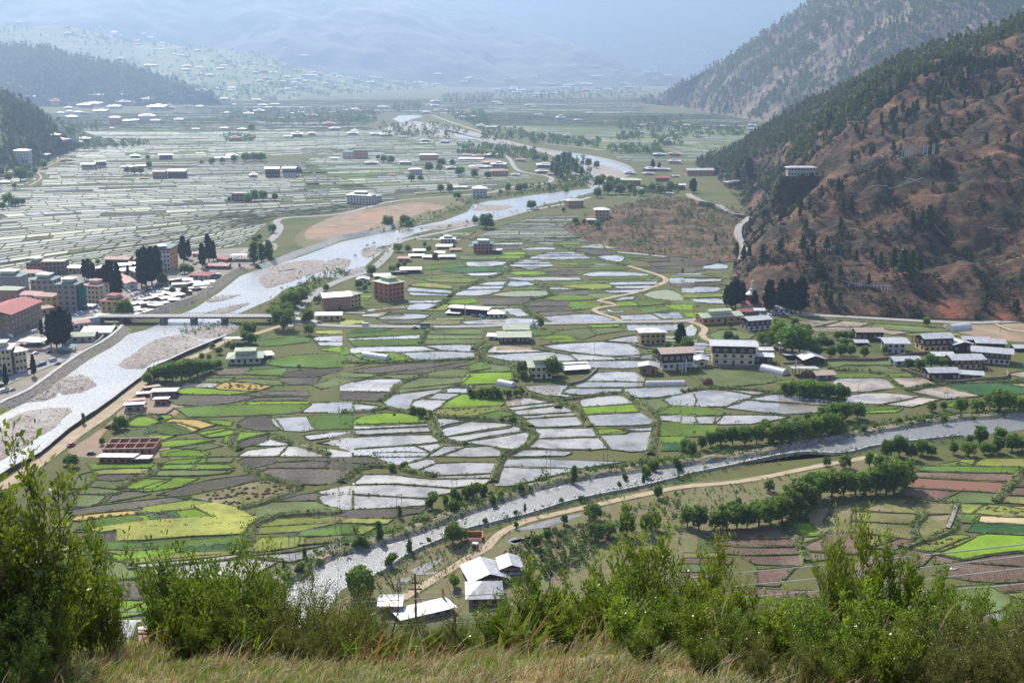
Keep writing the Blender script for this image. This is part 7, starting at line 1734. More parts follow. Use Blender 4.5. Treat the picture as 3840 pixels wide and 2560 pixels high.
# ---------------- foreground slope: bushes, grass, fence, cables ----------------
M_LF1 = mat('fresh bush leaves', (.23, .285, .034), (.115, .155, .02), 4, .3, rand=.2, trans=.4, spec=.55)
M_LF2 = mat('dark bush leaves', (.165, .215, .026), (.08, .115, .016), 4, .32, rand=.2, trans=.35, spec=.5)
M_LF3 = mat('olive bush leaves', (.155, .16, .038), (.085, .095, .024), 4, .45, rand=.15, trans=.4, spec=.4)
def bush_mesh(seed, kind):
    r = random.Random(seed); tw = MB(); P = []; D = []
    def grow(p, d, L, rad, lev):
        pl = [p]; n = 5 if lev == 0 else 4; q = p; dd = d
        for i in range(n):
            dd = (dd + Vector((r.gauss(0, .13), r.gauss(0, .13), r.gauss(.05, .08)))).normalized(); q = q + dd * (L / n); pl.append(q)
        tw.tube(pl, [rad * (1 - .8 * i / n) for i in range(n + 1)], n=4 if lev < 2 else 3)
        if lev < 2:
            k = (9 if lev == 0 else 5)
            for i in range(k):
                f = r.uniform(.22 if lev == 0 else .15, 1); j = min(int(f * n), n - 1); b = pl[j].lerp(pl[j + 1], f * n - j); a = r.uniform(0, 6.28)
                side = Vector((math.cos(a), math.sin(a), r.uniform(.1, .8))); nd = (dd * .7 + side).normalized()
                grow(b, nd, L * r.uniform(.30, .5), rad * .45, lev + 1)
        if lev >= 1:
            m = {'tall': 9, 'lacy': 9}.get(kind, 9 if kind == 'round' else 14); m = m if lev == 2 else m // 2
            for i in range(m):
                f = (i + .5) / m * .92 + .08; j = min(int(f * n), n - 1); b = pl[j].lerp(pl[j + 1], f * n - j)
                a = i * 2.4 + r.uniform(-.5, .5); P.append(b + Vector((math.cos(a), math.sin(a), .2)) * .02); D.append((dd * .6 + Vector((math.cos(a), math.sin(a), r.uniform(-.3, .5)))).normalized())
    ns = {'round': 13, 'tall': 8, 'fine': 16, 'lacy': 7}[kind]
    for i in range(ns):
        a = i * 2.4 + r.uniform(-.4, .4); lean = r.uniform(.1, {'tall': .55, 'lacy': .8}.get(kind, 1.0))
        grow(Vector((math.cos(a) * .12, math.sin(a) * .12, -.1)), Vector((math.cos(a) * lean, math.sin(a) * lean, 1)).normalized(), r.uniform(.75, 1.05) * (1 if kind != 'fine' else .8), .014, 0)
    P = np.array([tuple(p) for p in P]); D = np.array([tuple(p) for p in D]); g = np.random.default_rng(seed); n = len(P)
    L = {'round': .056, 'tall': .072, 'fine': .026, 'lacy': .060}[kind] * g.uniform(.6, 1.35, n)[:, None]; side = np.cross(D, g.normal(size=(n, 3))); side /= np.linalg.norm(side, axis=1, keepdims=True); up = np.cross(D, side)
    V = np.stack([P, P + D * L * .5 + side * L * .24 + up * L * .06, P + D * L, P + D * L * .5 - side * L * .24 + up * L * .06], 1).reshape(-1, 3)
    me = np_mesh('leaves', V, np.arange(n * 4).reshape(-1, 4)); t = tw.build('t', M_BARK); tm = t.data; bpy.data.objects.remove(t); return tm, me, n
BP = {}
for kind, cnt_, m in (('round', 3, M_LF2), ('tall', 3, M_LF1), ('fine', 2, M_LF3), ('lacy', 2, M_LF2)):
    BP[kind] = []
    for i in range(cnt_):
        tm, me, n = bush_mesh(300 + i * 11 + len(kind), kind); me.materials.append(m); zz_ = np.empty(len(me.vertices) * 3, np.float32); me.vertices.foreach_get('co', zz_); BP[kind].append((tm, me, float(np.percentile(zz_[2::3], 99))))
def fgz(x, y): return slope_z(x, y)
FG = '''lacy 20,1050,13.5,.75 lacy -80,1090,13.5,.8 lacy 70,1150,14,.6 lacy 50,1320,13,.5 round 80,1330,13,.55 round 20,1390,12.5,.7 tall 125,1400,13.5,.5 round 60,1480,12,.8 round -40,1300,13,.6
lacy 185,1235,15.5,.5 lacy 240,1290,15,.5 tall 150,1330,15,.45 round 430,1268,17,.6 round 520,1290,18,.65 round 470,1340,16,.7 round 380,1345,16.5,.5 round 585,1300,18.5,.5 round 520,1400,15.8,.7 round 455,1430,15.4,.7
fine 690,1335,17,.7 fine 620,1375,16.5,.7 fine 790,1365,18,.7 fine 850,1400,17,.6 fine 740,1410,16,.8 fine 900,1440,16.5,.7 fine 970,1430,17,.7 fine 1040,1420,17,.7 fine 680,1450,15.6,.9
round 1130,1395,17,.7 round 1205,1370,18,.7 lacy 1245,1300,18.5,.5 tall 1265,1360,18.5,.6 tall 1335,1350,18.5,.7 lacy 1425,1205,19.5,.55 round 1500,1290,19,.6 lacy 1500,1215,19.5,.5 round 1400,1320,18,.7 round 1560,1350,18,.7 lacy 1620,1245,18.5,.45 tall 1705,1350,17.5,.6 tall 1650,1370,17,.7
round 1790,1380,16.5,.7 round 1860,1370,16,.7 lacy 1915,1215,16.5,.4 lacy 1985,1205,17,.42 tall 1950,1330,16.3,.6 lacy 2060,1255,16.5,.42 lacy 2120,1280,16.5,.45 tall 2090,1360,16.2,.6 lacy 2190,1310,17,.45 tall 2200,1390,16,.6 lacy 2270,1345,17,.5 tall 2345,1410,16,.6
round 1180,1440,15.6,.8 tall 1300,1400,15.6,.8 tall 1440,1380,15.4,.8 round 1540,1380,15.2,.8 tall 1600,1400,14.5,.7 round 1700,1400,14,.8 tall 1800,1380,13.8,.8 round 1900,1390,13.2,.8 tall 1990,1370,13.0,.8 tall 2110,1390,12.8,.8 fine 2200,1420,12.2,.9 fine 2300,1440,12,.9 tall 2060,1440,11.9,.8 round 1950,1460,11.9,.7 fine 2380,1400,13,.9 fine 2150,1490,11.6,.8 fine 2290,1500,11.5,.9 fine 1860,1480,11.9,.7 fine 1740,1470,12.4,.7 round 1620,1470,13,.8 round 1480,1450,14,.8'''
FGL = {'lacy': ('young_tree', 'lacy young tree with dark branches'), 'round': ('leafy_bush', 'dark leafy bush'), 'tall': ('leafy_shrub', 'fresh green shrub with upright shoots'), 'fine': ('fine_leaved_shrub', 'fine leaved olive shrub')}
its = []
for tok, nxt in zip(FG.split()[::2], FG.split()[1::2]): x, top, Y, wd_ = (float(v) for v in nxt.split(',')); its.append((x, tok, top, Y, wd_))
its.sort()
for kind in FGL:
    sub = [i for i in its if i[1] == kind]
    for i, (x, _, top, Y, wd_) in enumerate(sub):
        q = atY('P', x, top, Y); zb = fgz(q.x, Y); tm, me, top_ = random.choice(BP[kind]); h = (q.z - zb + .1) / top_; o = empty(FGL[kind][0], (q.x, Y, zb - .05), random.uniform(0, 6.28)); sx = max(h * .56, min(h, 2.6) * .8) * wd_
        if x < 130 and h > 2.5: sx *= 1.0
        o.scale = (sx, sx, h); setp(o, ordn(i, len(sub)) + FGL[kind][1] + ' on the slope in front', 'bush', FGL[kind][1] + 's of the foreground')
        for nm, d in (('stems', tm), ('foliage', me)):
            c = bpy.data.objects.new(nm, d); COL.objects.link(c); c.parent = o
# bare thin twigs standing above the bushes
def twig(x, y, top, Y, label):
    a = atY('P', x, top, Y); zb = fgz(a.x, Y); mb = MB(); r = random.Random(int(x)); h = a.z - zb; pl = [Vector((r.gauss(0, .03) * i, 0, h * i / 6)) for i in range(7)]; mb.tube(pl, [.018 - .0024 * i for i in range(7)], n=4)
    for i in range(12):
        f = r.uniform(.3, .95); b = Vector((0, 0, h * f)); mb.tube([b, b + Vector((r.uniform(-.3, .3), r.uniform(-.2, .2), r.uniform(.15, .4)))], [.007, .002], n=3)
    o = mb.build('bare_sapling', M_BARK); o.location = (a.x, Y, zb); setp(o, label, 'sapling')
twig(1265, 1400, 1270, 17, 'bare thin sapling right of the nearest farmhouse'); twig(905, 1500, 1330, 16, 'bare thorny sapling left of the white roofed pavilion'); twig(1045, 1500, 1385, 15.5, 'short bare stick below the long white roofed shed'); twig(1205, 1500, 1345, 16.5, 'dark bare sapling in the middle of the foreground')
# grass
def grass(name, n, xr, yr, hr, lean, mats, wts, label, seed, width=.006, clump=.0):
    g = np.random.default_rng(seed); m = int(n * 2.2)
    x = g.uniform(*xr, m); y = g.uniform(*yr, m)
    dn = np.array([noise.noise(Vector((a * .8, b * .8, seed))) + .6 * noise.noise(Vector((a * 2.5, b * 2.5, seed))) for a, b in zip(x, y)]); keep = dn + g.normal(0, .25, m) > clump; x, y = x[keep][:n], y[keep][:n]; n = len(x)
    z = np.array([slope_z(a, b) for a, b in zip(x, y)]) - .02; h = g.uniform(*hr, n) * (1 + .5 * dn[keep][:n]); az = g.uniform(0, 6.28, n); ln = g.uniform(.1, 1, n) * lean
    wind = np.array([.35, -.1]); dx = np.cos(az) * ln + wind[0] * lean; dy = np.sin(az) * ln + wind[1]; rows = []
    fa = g.uniform(0, 6.28, n); sx, sy = np.cos(fa), np.sin(fa)
    for f, wf in ((0, 1), (.4, .9), (.75, .6), (1, .12)):
        cx = x + dx * h * f * f; cy_ = y + dy * h * f * f; cz = z + h * f * (1 - .22 * ln * f); w_ = width * wf * (1 + h)
        rows += [np.stack([cx - sx * w_, cy_ - sy * w_, cz], -1), np.stack([cx + sx * w_, cy_ + sy * w_, cz], -1)]
    V = np.stack(rows, 1).reshape(-1, 3); b = np.arange(n)[:, None] * 8; Fc = np.concatenate([b + np.array([[0, 1, 3, 2]]), b + np.array([[2, 3, 5, 4]]), b + np.array([[4, 5, 7, 6]])], 1).reshape(-1, 4)
    mi = np.repeat(g.choice(len(mats), n, p=wts), 3); return setp(link(name, np_mesh(name, V, Fc, mi), mats), label, 'grass', kind='stuff')
M_G1 = mat('dry straw grass', (.44, .38, .25), (.24, .20, .12), 3, .7, trans=.3, tc_=(1.1, 1, .8)); M_G2 = mat('russet dry grass', (.30, .17, .08), (.2, .11, .055), 3, .7, trans=.3, tc_=(1.2, 1, .8)); M_G3 = mat('green grass blades', (.15, .22, .035), (.09, .14, .03), 3, .6, trans=.4)
grass('dry_grass', 42000, (-7, 7.5), (9.5, 16.5), (.07, .24), .9, [M_G1, M_G2, M_G3], [.50, .04, .46], 'dry straw coloured grass over the foreground slope', 1)
grass('green_grass', 22000, (-7, 7.5), (9.5, 16), (.05, .16), .5, [M_G3, M_G1], [.8, .2], 'short green grass between the dry tufts', 2, .007, -.2)
grass('tall_grass', 5000, (-7, 8), (10.5, 16.5), (.16, .42), .9, [M_G1, M_G2], [.6, .4], 'tall bent dry grass stalks along the edge of the slope', 3, .005, .05)
grass('slope_undergrowth', 16000, (-14, 14), (15.5, 27), (.3, .9), .8, [M_G3, M_G2, M_G1], [.6, .25, .15], 'rough undergrowth below the edge of the slope', 4, .012)
# overhead cables
M_CABLE = mat('grey aluminium cable', (.33, .33, .32), None, 1, .5)
def cable(pl, rad, label, sag=.4, n=14):
    pt = [atY(t, x, y, Y) for t, x, y, Y in pl]; out = []
    for i in range(len(pt) - 1):
        for k in range(n): f = k / n; q = pt[i].lerp(pt[i + 1], f); q.z -= sag * 4 * f * (1 - f); out.append(q)
    out.append(pt[-1]); c0 = out[0].copy(); mb = MB(); mb.tube([q - c0 for q in out], rad, n=5); o = mb.build('overhead_cable', M_CABLE); o.location = c0; return setp(o, label, 'cable')
cable([('P', -60, 1412, 62), ('P', 784, 1384, 54), ('P', 1270, 1352, 46), ('P', 1726, 1312, 38), ('P', 2500, 1232, 28)], .022, 'topmost overhead cable crossing in front of the nearest farm', .05)
cable([('P', 780, 1480, 54), ('P', 1170, 1389, 46), ('P', 1749, 1340, 38), ('P', 2500, 1258, 28)], .022, 'second overhead cable from the top', .05)
cable([('P', 900, 1436, 54), ('P', 1300, 1412, 46), ('P', 1749, 1368, 38), ('P', 2500, 1286, 28)], .022, 'third overhead cable from the top', .05)
cable([('P', 900, 1475, 54), ('P', 1400, 1437, 44), ('P', 2136, 1357, 33), ('P', 2500, 1322, 28)], .022, 'lowest overhead cable of the four', .05)
# pole with crossarm and fine netting
c = onplane('H', 510, 1165, 0); cY = 150; top = atY('H', 510, 820, cY); bot = atY('H', 512, 1200, cY); root = empty('utility_pole', (bot.x, cY, max(0, slope_z(bot.x, cY)) if cY < 330 else 0)); setp(root, 'dark wooden utility pole left of the nearest farmhouse', 'pole'); hgt = top.z - root.location.z
mb = MB(); mb.tube([(0, 0, -.5), (0, 0, hgt * .5), (0, 0, hgt)], [.2, .17, .12]); mb.build('pole', M_BARK, root); mb = MB(); mb.box((0, 0, hgt - 2.4), (2.0, .16, .2)); mb.box((0, 0, hgt - 1.4), (1.2, .16, .2)); mb.build('crossarm', M_BARK, root)
mb = MB()
for k in range(9): mb.tube([(.1, 0, hgt - 2.5), (.3 + .42 * k, .3, hgt * .35 - .2 * k)], .02, n=3)
mb.build('guy_wire', M_CABLE, root)
# fence and scrap shacks low on the left
nb = BVHTree.FromPolygons([v.co for v in near.data.vertices], [tuple(p.vertices) for p in near.data.polygons])
def nhit(x, y, Y):
    q = atY('P', x, y, Y); q.z = max(0, slope_z(q.x, Y)); return q
M_RED = simple('red brown painted wood', (.20, .06, .035), (.13, .04, .025))
a, b = nhit(70, 1488, 50), nhit(640, 1488, 50); root = empty('wooden_fence', a); setp(root, 'red brown rail fence with wires below the left bushes', 'fence'); dx = (b.x - a.x)
zt = lambda q, y: atY('P', 341, y, 50).z
for k in range(5):
    mb = MB(); x = dx * (k + .1) / 4.3; zg = slope_z(a.x + x, 50) - a.z; mb.box((x, 0, (zg - .3 + atY('P', 341, 1427, 50).z - a.z) / 2), (.14, .14, atY('P', 341, 1427, 50).z - a.z - zg + .3)); mb.build('post', M_RED, root)
for y, th, m in ((1452, .1, M_RED), (1399, .03, M_CABLE), (1428, .035, M_CABLE), (1440, .03, M_CABLE)):
    mb = MB(); z = atY('P', 341, y, 50).z - a.z
    if y == 1452: mb.box((dx / 2, -.1, z), (dx * 1.05, .08, th)); mb.build('rail', m, root)
    else: mb.tube([(-.5, -.12, z), (dx * .5, -.12, z - .1), (dx * 1.02, -.12, z + .1)], th / 2, n=4); mb.build('wire', m, root)
for i, (x, y, w_, rk, lb) in enumerate(((105, 1432, 1.9, 'pink', 'pinkish sheet roofed hut seen through the left tree'), (150, 1478, 2.6, 'metal', 'low white sheet roofed hut below the rail fence'), (245, 1486, 2.4, 'metal', 'white scrap roofed hut in the middle of the fence'), (395, 1470, 2.2, 'pink', 'pink sheeted hut behind the dark foreground bush'), (320, 1500, 2.0, 'grey', 'grey scrap roofed hut below the fence post'))):
    q = nhit(x, y, 42 + 3 * i); q.z = slope_z(q.x, q.y); root = empty('scrap_hut', q, .2 * (i - 2)); setp(root, lb, 'hut'); zz = max(.8, atY('P', x, y, q.y).z - q.z)
    mb = MB(); mb.box((0, 0, zz / 2 - .4), (w_, 1.8, zz + .8)); mb.build('wall', M_RED if i % 2 else WALL['tan'], root); roof_mesh(w_, 1.8, .5, .3, 'gable', None, thick=.05, z=zz).build('roof', [ROOF[rk]], root)
# ---------------- cars, pylons, flags, people ----------------
M_TYRE = simple('tyre rubber', (.02, .02, .02))
PAINT = {k: mat(k + ' car paint', v, tuple(q * .95 for q in v), 1, .25, spec=.6) for k, v in {'white': (.72, .72, .70), 'red': (.30, .03, .03), 'blue': (.04, .14, .38), 'silver': (.42, .43, .44), 'black': (.02, .02, .025), 'green': (.05, .18, .14)}.items()}
def car_parts(L, W_, Hh, kind):
    mb = MB(); n = []
    if kind == 'car': pr = [(-.5, .28), (-.49, .52), (-.38, .60), (-.22, .97), (.12, 1.0), (.27, .64), (.46, .56), (.5, .42), (.49, .22)]
    else: pr = [(-.5, .2), (-.5, .95), (-.47, 1.0), (.40, 1.0), (.46, .90), (.5, .55), (.5, .2)]
    for sy in (-1, 1): mb.poly([(x * L, sy * W_ / 2 * (1 if z < .6 else .9), z * Hh) for x, z in (pr if sy > 0 else pr[::-1])])
    for i in range(len(pr) - 1):
        (x0, z0), (x1, z1) = pr[i], pr[i + 1]; a = W_ / 2 * (1 if z0 < .6 else .9); b = W_ / 2 * (1 if z1 < .6 else .9)
        mb.poly([(x0 * L, -a, z0 * Hh), (x1 * L, -b, z1 * Hh), (x1 * L, b, z1 * Hh), (x0 * L, a, z0 * Hh)])
    mb.poly([(pr[0][0] * L, -W_ / 2, pr[0][1] * Hh), (pr[0][0] * L, W_ / 2, pr[0][1] * Hh), (pr[-1][0] * L, W_ / 2, pr[-1][1] * Hh), (pr[-1][0] * L, -W_ / 2, pr[-1][1] * Hh)])
    g = MB(); z0, z1 = (.64, .93) if kind == 'car' else (.6, .88)
    for sy in (-1, 1): g.poly([(x * L, sy * W_ / 2 * .985, z * Hh) for x, z in (((-.34, z0), (.2, z0), (.1, z1), (-.2, z1)) if kind == 'car' else ((-.46, z0), (.42, z0), (.40, z1), (-.46, z1)))])
    if kind == 'car': g.poly([(.275 * L, -W_ * .42, .66 * Hh), (.275 * L, W_ * .42, .66 * Hh), (.14 * L, W_ * .4, .98 * Hh), (.14 * L, -W_ * .4, .98 * Hh)])
    else: g.poly([(.503 * L, -W_ * .43, .58 * Hh), (.503 * L, W_ * .43, .58 * Hh), (.468 * L, W_ * .42, .9 * Hh), (.468 * L, -W_ * .42, .9 * Hh)])
    w_ = MB(); w_.tube([(0, -.11, 0), (0, .11, 0)], .33, n=10)
    out = []
    for q, nm in ((mb, 'b'), (g, 'g'), (w_, 'w')): o = q.build(nm, []); out.append(o.data); bpy.data.objects.remove(o)
    return out
CP = {'car': car_parts(4.1, 1.75, 1.5, 'car'), 'bus': car_parts(7, 2.1, 2.7, 'bus'), 'van': car_parts(4.8, 1.8, 2.0, 'bus')}
CARM = {}
def car(t, x, y, yaw, colr, label, kind='car', name=None, group=None, z=.05):
    q = onplane(t, x, y, z); root = empty(name or {'car': 'parked_car', 'bus': 'minibus', 'van': 'parked_van'}[kind], q, yaw); setp(root, label, {'bus': 'minibus', 'van': 'van'}.get(kind, 'car'), group); B, G_, W_ = CP[kind]; L = {'car': 4.1, 'bus': 7, 'van': 4.8}[kind]; wd = {'car': 1.75, 'bus': 2.1, 'van': 1.8}[kind]
    key = (kind, colr)
    if key not in CARM:
        CARM[key] = B.copy(); CARM[key].materials.clear(); CARM[key].materials.append(PAINT[colr])
        if not len(G_.materials): G_.materials.append(M_GLASS); W_.materials.append(M_TYRE) if not len(W_.materials) else None
    for nm, d, loc in [('body', CARM[key], (0, 0, 0)), ('windows', G_, (0, 0, 0))] + [('wheel', W_, (sx * L * .31, sy * wd * .46, .33)) for sx in (-1, 1) for sy in (-1, 1)]:
        o = bpy.data.objects.new(nm, d); COL.objects.link(o); o.parent = root; o.location = loc
sa = math.atan2(*(lambda d: (d.y, d.x))(onplane('T', 560, 1230) - onplane('T', 200, 1330)))
cols = ['white', 'silver', 'white', 'blue', 'red', 'black', 'silver', 'white']
for x, y, c, lb, k in ((200, 1308, 'white', 'white car parked in front of the leftmost apartment block', 'car'), (265, 1285, 'red', 'dark red car parked by the slim cypress', 'car'), (355, 1258, 'black', 'dark car between the red car and the blue van', 'car'), (393, 1246, 'blue', 'bright blue van on the riverside street', 'van'), (487, 1212, 'silver', 'silver minibus at the riverside street', 'van'), (530, 1240, 'blue', 'dark blue car nearest the embankment walkway', 'car'),
    (328, 1142, 'white', 'white car alone behind the bare sandy lot', 'car'), (448, 1135, 'black', 'black car in front of the compound wall', 'car'), (30, 1495, 'white', 'white truck like van at the left frame edge', 'van'), (12, 1345, 'blue', 'blue van in front of the apartment block door', 'van'), (12, 1440, 'black', 'dark car at the left edge above the white van', 'car'), (110, 1480, 'silver', 'silver car near the blue bin', 'car'),
    (765, 1028, 'blue', 'blue car beside the faded green gable house', 'car'), (100, 990, 'white', 'white van beside the red roofed hall', 'van'), (318, 948, 'white', 'white van behind the rust coloured tree', 'van'), (640, 1045, 'silver', 'silver van under the cypress group', 'van'), (350, 1060, 'blue', 'blue car right of the carport', 'car'), (205, 1020, 'silver', 'silver car behind the carport', 'car')):
    car('T', x, y, sa + (1.2 if x in (765, 100) else 0), c, lb, k)
r = random.Random(3); lot = []
for i in range(12): f = i / 11; lot.append((1215 + 260 * f, 612 - 100 * f)); 
for i in range(9): f = i / 8; lot.append((1240 + 260 * f, 650 - 105 * f))
lot += [(890, 705), (905, 730), (880, 760), (900, 790), (690, 792), (705, 770), (740, 765), (800, 740), (1180, 575), (1340, 600), (1390, 590), (1270, 640), (1500, 545), (1540, 520), (1790, 325), (1820, 310), (1860, 560), (700, 800), (860, 800), (1130, 620)]
lot.sort()
for i, (x, y) in enumerate(lot): car('T', x, y, sa + math.pi / 2 + r.uniform(-.1, .1), r.choice(cols), ordn(i, len(lot)) + 'car parked in the rows between town and market sheds', group='cars parked in the town rows')
car('E', 573, 684, 0, 'green', 'green and white minibus driving on the straight bridge road', 'bus', z=.62); car('E', 503, 690, 0, 'white', 'white car just behind the minibus on the bridge road', z=.62); car('D', 487, 1495, 1.0, 'red', 'small red car driving along the sandy river track', z=.32)
car('E', 165, 676, 0, 'white', 'white pick-up on the left end of the straight road', 'van', z=.62); car('D', 1997, 610, 1.3, 'white', 'white van on the river road above the bridge end', 'van', z=.6); car('E', 1832, 592, 2.2, 'white', 'white van on the dirt track bend', 'van', z=.5)
car('D', 625, 1555, .2, 'black', 'dark pick-up left of the brick foundations', 'car'); car('F', 240, 782, .3, 'black', 'black car on the dirt track before the largest farmhouse'); car('D', 2185, 660, 0, 'black', 'black car at the bridge road junction', z=.6)
for i, (x, y) in enumerate(((905, 612), (930, 615), (955, 612), (975, 620))): car('E', x, y, .3, ['blue', 'black', 'silver', 'blue'][i], ordn(i, 4) + 'car parked at the fuel station pumps', group='cars at the fuel station')
for i, (x, y) in enumerate(((540, 610), (590, 608), (645, 606), (690, 607), (740, 605))): car('F', x, y, .1, cols[i + 1], ordn(i, 5) + 'car parked on the road before the spired temple', group='cars before the temple')
for x, y, lb in ((170, 1415, 'left'), (350, 1385, 'right')): car('B', x, y + 4, .4, 'white', lb + ' white car on the road before the long white building', z=.3)
# H-frame pylons with sagging wires
M_STEEL = simple('galvanised steel', (.22, .22, .21))
def hframe(t, x, y, hpx, lb):
    q = hit(t, x, y); s = pxscale(q.y) * 1.8236; h = hpx / s; root = empty('power_pylon', q, .5); setp(root, lb, 'pylon')
    for sx in (-1, 1): mb = MB(); mb.tube([(sx * 1.1, 0, -.3), (sx * 1.1, 0, h)], .1, n=5); mb.build('leg', M_STEEL, root)
    mb = MB(); mb.box((0, 0, h - .7), (3.6, .12, .15)); mb.box((0, 0, h * .8), (2.4, .1, .12)); mb.box((0, 0, h - .1), (2.6, .1, .12)); mb.build('crossarm', M_STEEL, root); return q + Vector((0, 0, h - .7))
PY = [hframe('H', 398, 445, 180, 'H shaped pylon at the lower left end of the flooded paddies'), hframe('H', 775, 345, 185, 'H shaped pylon among the bushes of the paddy side bank'), hframe('H', 1415, 155, 190, 'H shaped pylon on the narrow stony strip'), hframe('H', 1805, 80, 150, 'H shaped pylon between the lower right paddies'),
      hframe('F', 370, 1380, 60, 'H shaped pylon above the riverside thicket'), hframe('F', 1200, 1310, 115, 'H shaped pylon rising from the thicket near the muddy paddies'), hframe('F', 1470, 1260, 100, 'H shaped pylon standing in the muddy paddies'), hframe('F', 1800, 1180, 55, 'small H shaped pylon beside the dark vegetable field'),
      hframe('G', 2000, 715, 185, 'H shaped pylon in the yellow green fields')]
q9 = hframe('G', 2318, 605, 200, 'H shaped pylon at the corner of the yellow green fields')
chain_ = [PY[8], q9, PY[0], PY[1], PY[2], PY[3], PY[4], PY[5], PY[6], PY[7]]
for i in range(len(chain_) - 1):
    a, b = chain_[i], chain_[i + 1]; mb = MB(); ext = (b - a)
    for off in (-1.5, 0, 1.5):
        pl = [Vector((0, 0, 0)) + ext * f + Vector((0, off, -4 * ext.length * .035 * f * (1 - f))) for f in [k / 10 for k in range(11)]]; mb.tube(pl, .035, n=3)
    o = mb.build('power_line', M_STEEL); o.location = a; setp(o, 'span of three sagging power wires, number %s pylon gap counted from the left' % (ORD[i]), 'power line', 'power wires over the paddies')
def pole(t, x, y, hpx, lb, grp=None, r_=.09, name='wooden_pole'):
    q = hit(t, x, y); h = hpx / (pxscale(q.y) * 1.8236); mb = MB(); mb.tube([(0, 0, -.3), (0, 0, h * .5), (0, 0, h)], [r_, r_ * .85, r_ * .7], n=5); mb.box((0, 0, h * .93), (1.3, .08, .1)); o = mb.build(name, M_BARK); o.location = q; setp(o, lb, 'pole', grp)
PO = [('E', 640, 1010, 150), ('E', 1730, 870, 80), ('E', 1282, 1340, 110), ('E', 532, 1400, 80), ('E', 1560, 1230, 60), ('F', 1198, 1160, 90), ('F', 655, 1310, 170), ('F', 388, 1180, 60), ('F', 1230, 950, 90), ('D', 2085, 1475, 120), ('D', 1397, 1535, 120), ('G', 1665, 360, 110), ('G', 2150, 660, 90), ('E', 1335, 750, 60), ('E', 1435, 650, 50), ('F', 2170, 730, 90), ('D', 2005, 560, 50), ('H', 1065, 215, 110)]
PO.sort(key=lambda a: src(a[0], a[1], a[2])[0])
for i, (t, x, y, h) in enumerate(PO): pole(t, x, y, h, ordn(i, len(PO)) + 'slender wooden pole standing in the fields', 'slender poles in the fields')
# tall guyed mast
q = onplane('E', 625, 700); s = pxscale(q.y) * 1.8236; root = empty('radio_mast', q); h = 470 / s; setp(root, 'very tall thin guyed radio mast behind the bridge road', 'mast'); mb = MB()
for k in range(3): a = k * 2.094; mb.tube([(.35 * math.cos(a), .35 * math.sin(a), 0), (.35 * math.cos(a), .35 * math.sin(a), h)], .05, n=3)
for z in np.arange(0, h, 1.6): mb.tube([(.35, 0, z), (-.175, .3, z + .8), (-.175, -.3, z + 1.6)], .025, n=3)
mb.build('lattice', M_STEEL, root)
# prayer flags on the hillside
M_FLAG = mat('white prayer cloth', (.55, .53, .52), (.40, .38, .37), 3, .8)
M_FLAGC = mat('coloured prayer cloth', (.62, .12, .08), (.70, .60, .25), .8, .8, stops=(.45, .55))
def flagpole(q, h, lb, grp, col=None):
    root = empty('prayer_flag_pole', q, random.uniform(-.4, .4)); setp(root, lb, 'prayer flag', grp); mb = MB(); mb.tube([(0, 0, -.5), (0, 0, h)], .09, n=4); mb.build('pole', M_BARK, root); mb = MB(); n = 10
    mb.grid([[Vector((.1 + w_, .12 * math.sin(i * 1.3) * w_, h * (.12 + .86 * i / n))) for w_ in (0, .35, .75)] for i in range(n + 1)]); mb.build('flag', col or M_FLAG, root)
fl = [(1480, 1050, 60), (1495, 1090, 85), (1512, 1085, 90), (1525, 1085, 80), (1540, 1080, 85), (1552, 1075, 70), (1565, 1072, 60), (1580, 1070, 55), (1588, 1068, 60), (1628, 1065, 50), (1640, 1072, 80), (1652, 1070, 75), (1665, 1085, 90), (1680, 1070, 60), (1700, 1080, 100), (1712, 1065, 85), (1600, 1060, 40), (1615, 1060, 40)]
def flags(t, L_, grp, where, k=1.0):
    for i, (x, y, h) in enumerate(sorted(L_)): q = hit(t, x, y); flagpole(q, h * k / (pxscale(q.y) * 1.8236), ordn(i, len(L_)) + 'tall white prayer flag pole ' + where, grp)
flags('C', fl, 'prayer flag poles of the red earth patch', 'in the row beside the red earth patch')
flags('C', [(880, 715, 25), (895, 712, 28), (910, 710, 28), (925, 708, 25), (938, 706, 25), (785, 765, 25), (805, 758, 38), (815, 752, 30)], 'far prayer flag poles', 'among pines of the forested ridge')
flags('F', [(960, 130, 20), (993, 150, 35), (1005, 152, 25), (1020, 155, 25), (1035, 158, 30), (1105, 160, 25), (1130, 162, 20), (1160, 165, 30)], 'prayer flag poles on the rocky ledge', 'on the dark rocky ledge')
flags('F', [(1085, 415, 30), (1130, 418, 30), (1175, 415, 35), (1200, 410, 40), (1215, 412, 45), (1240, 415, 40), (1262, 418, 45), (1280, 420, 30), (1300, 425, 35), (1325, 428, 40), (1350, 432, 45), (1378, 438, 50), (1395, 440, 40), (1410, 442, 45)], 'prayer flag poles of the lower hillside', 'on the lower hillside above the road')
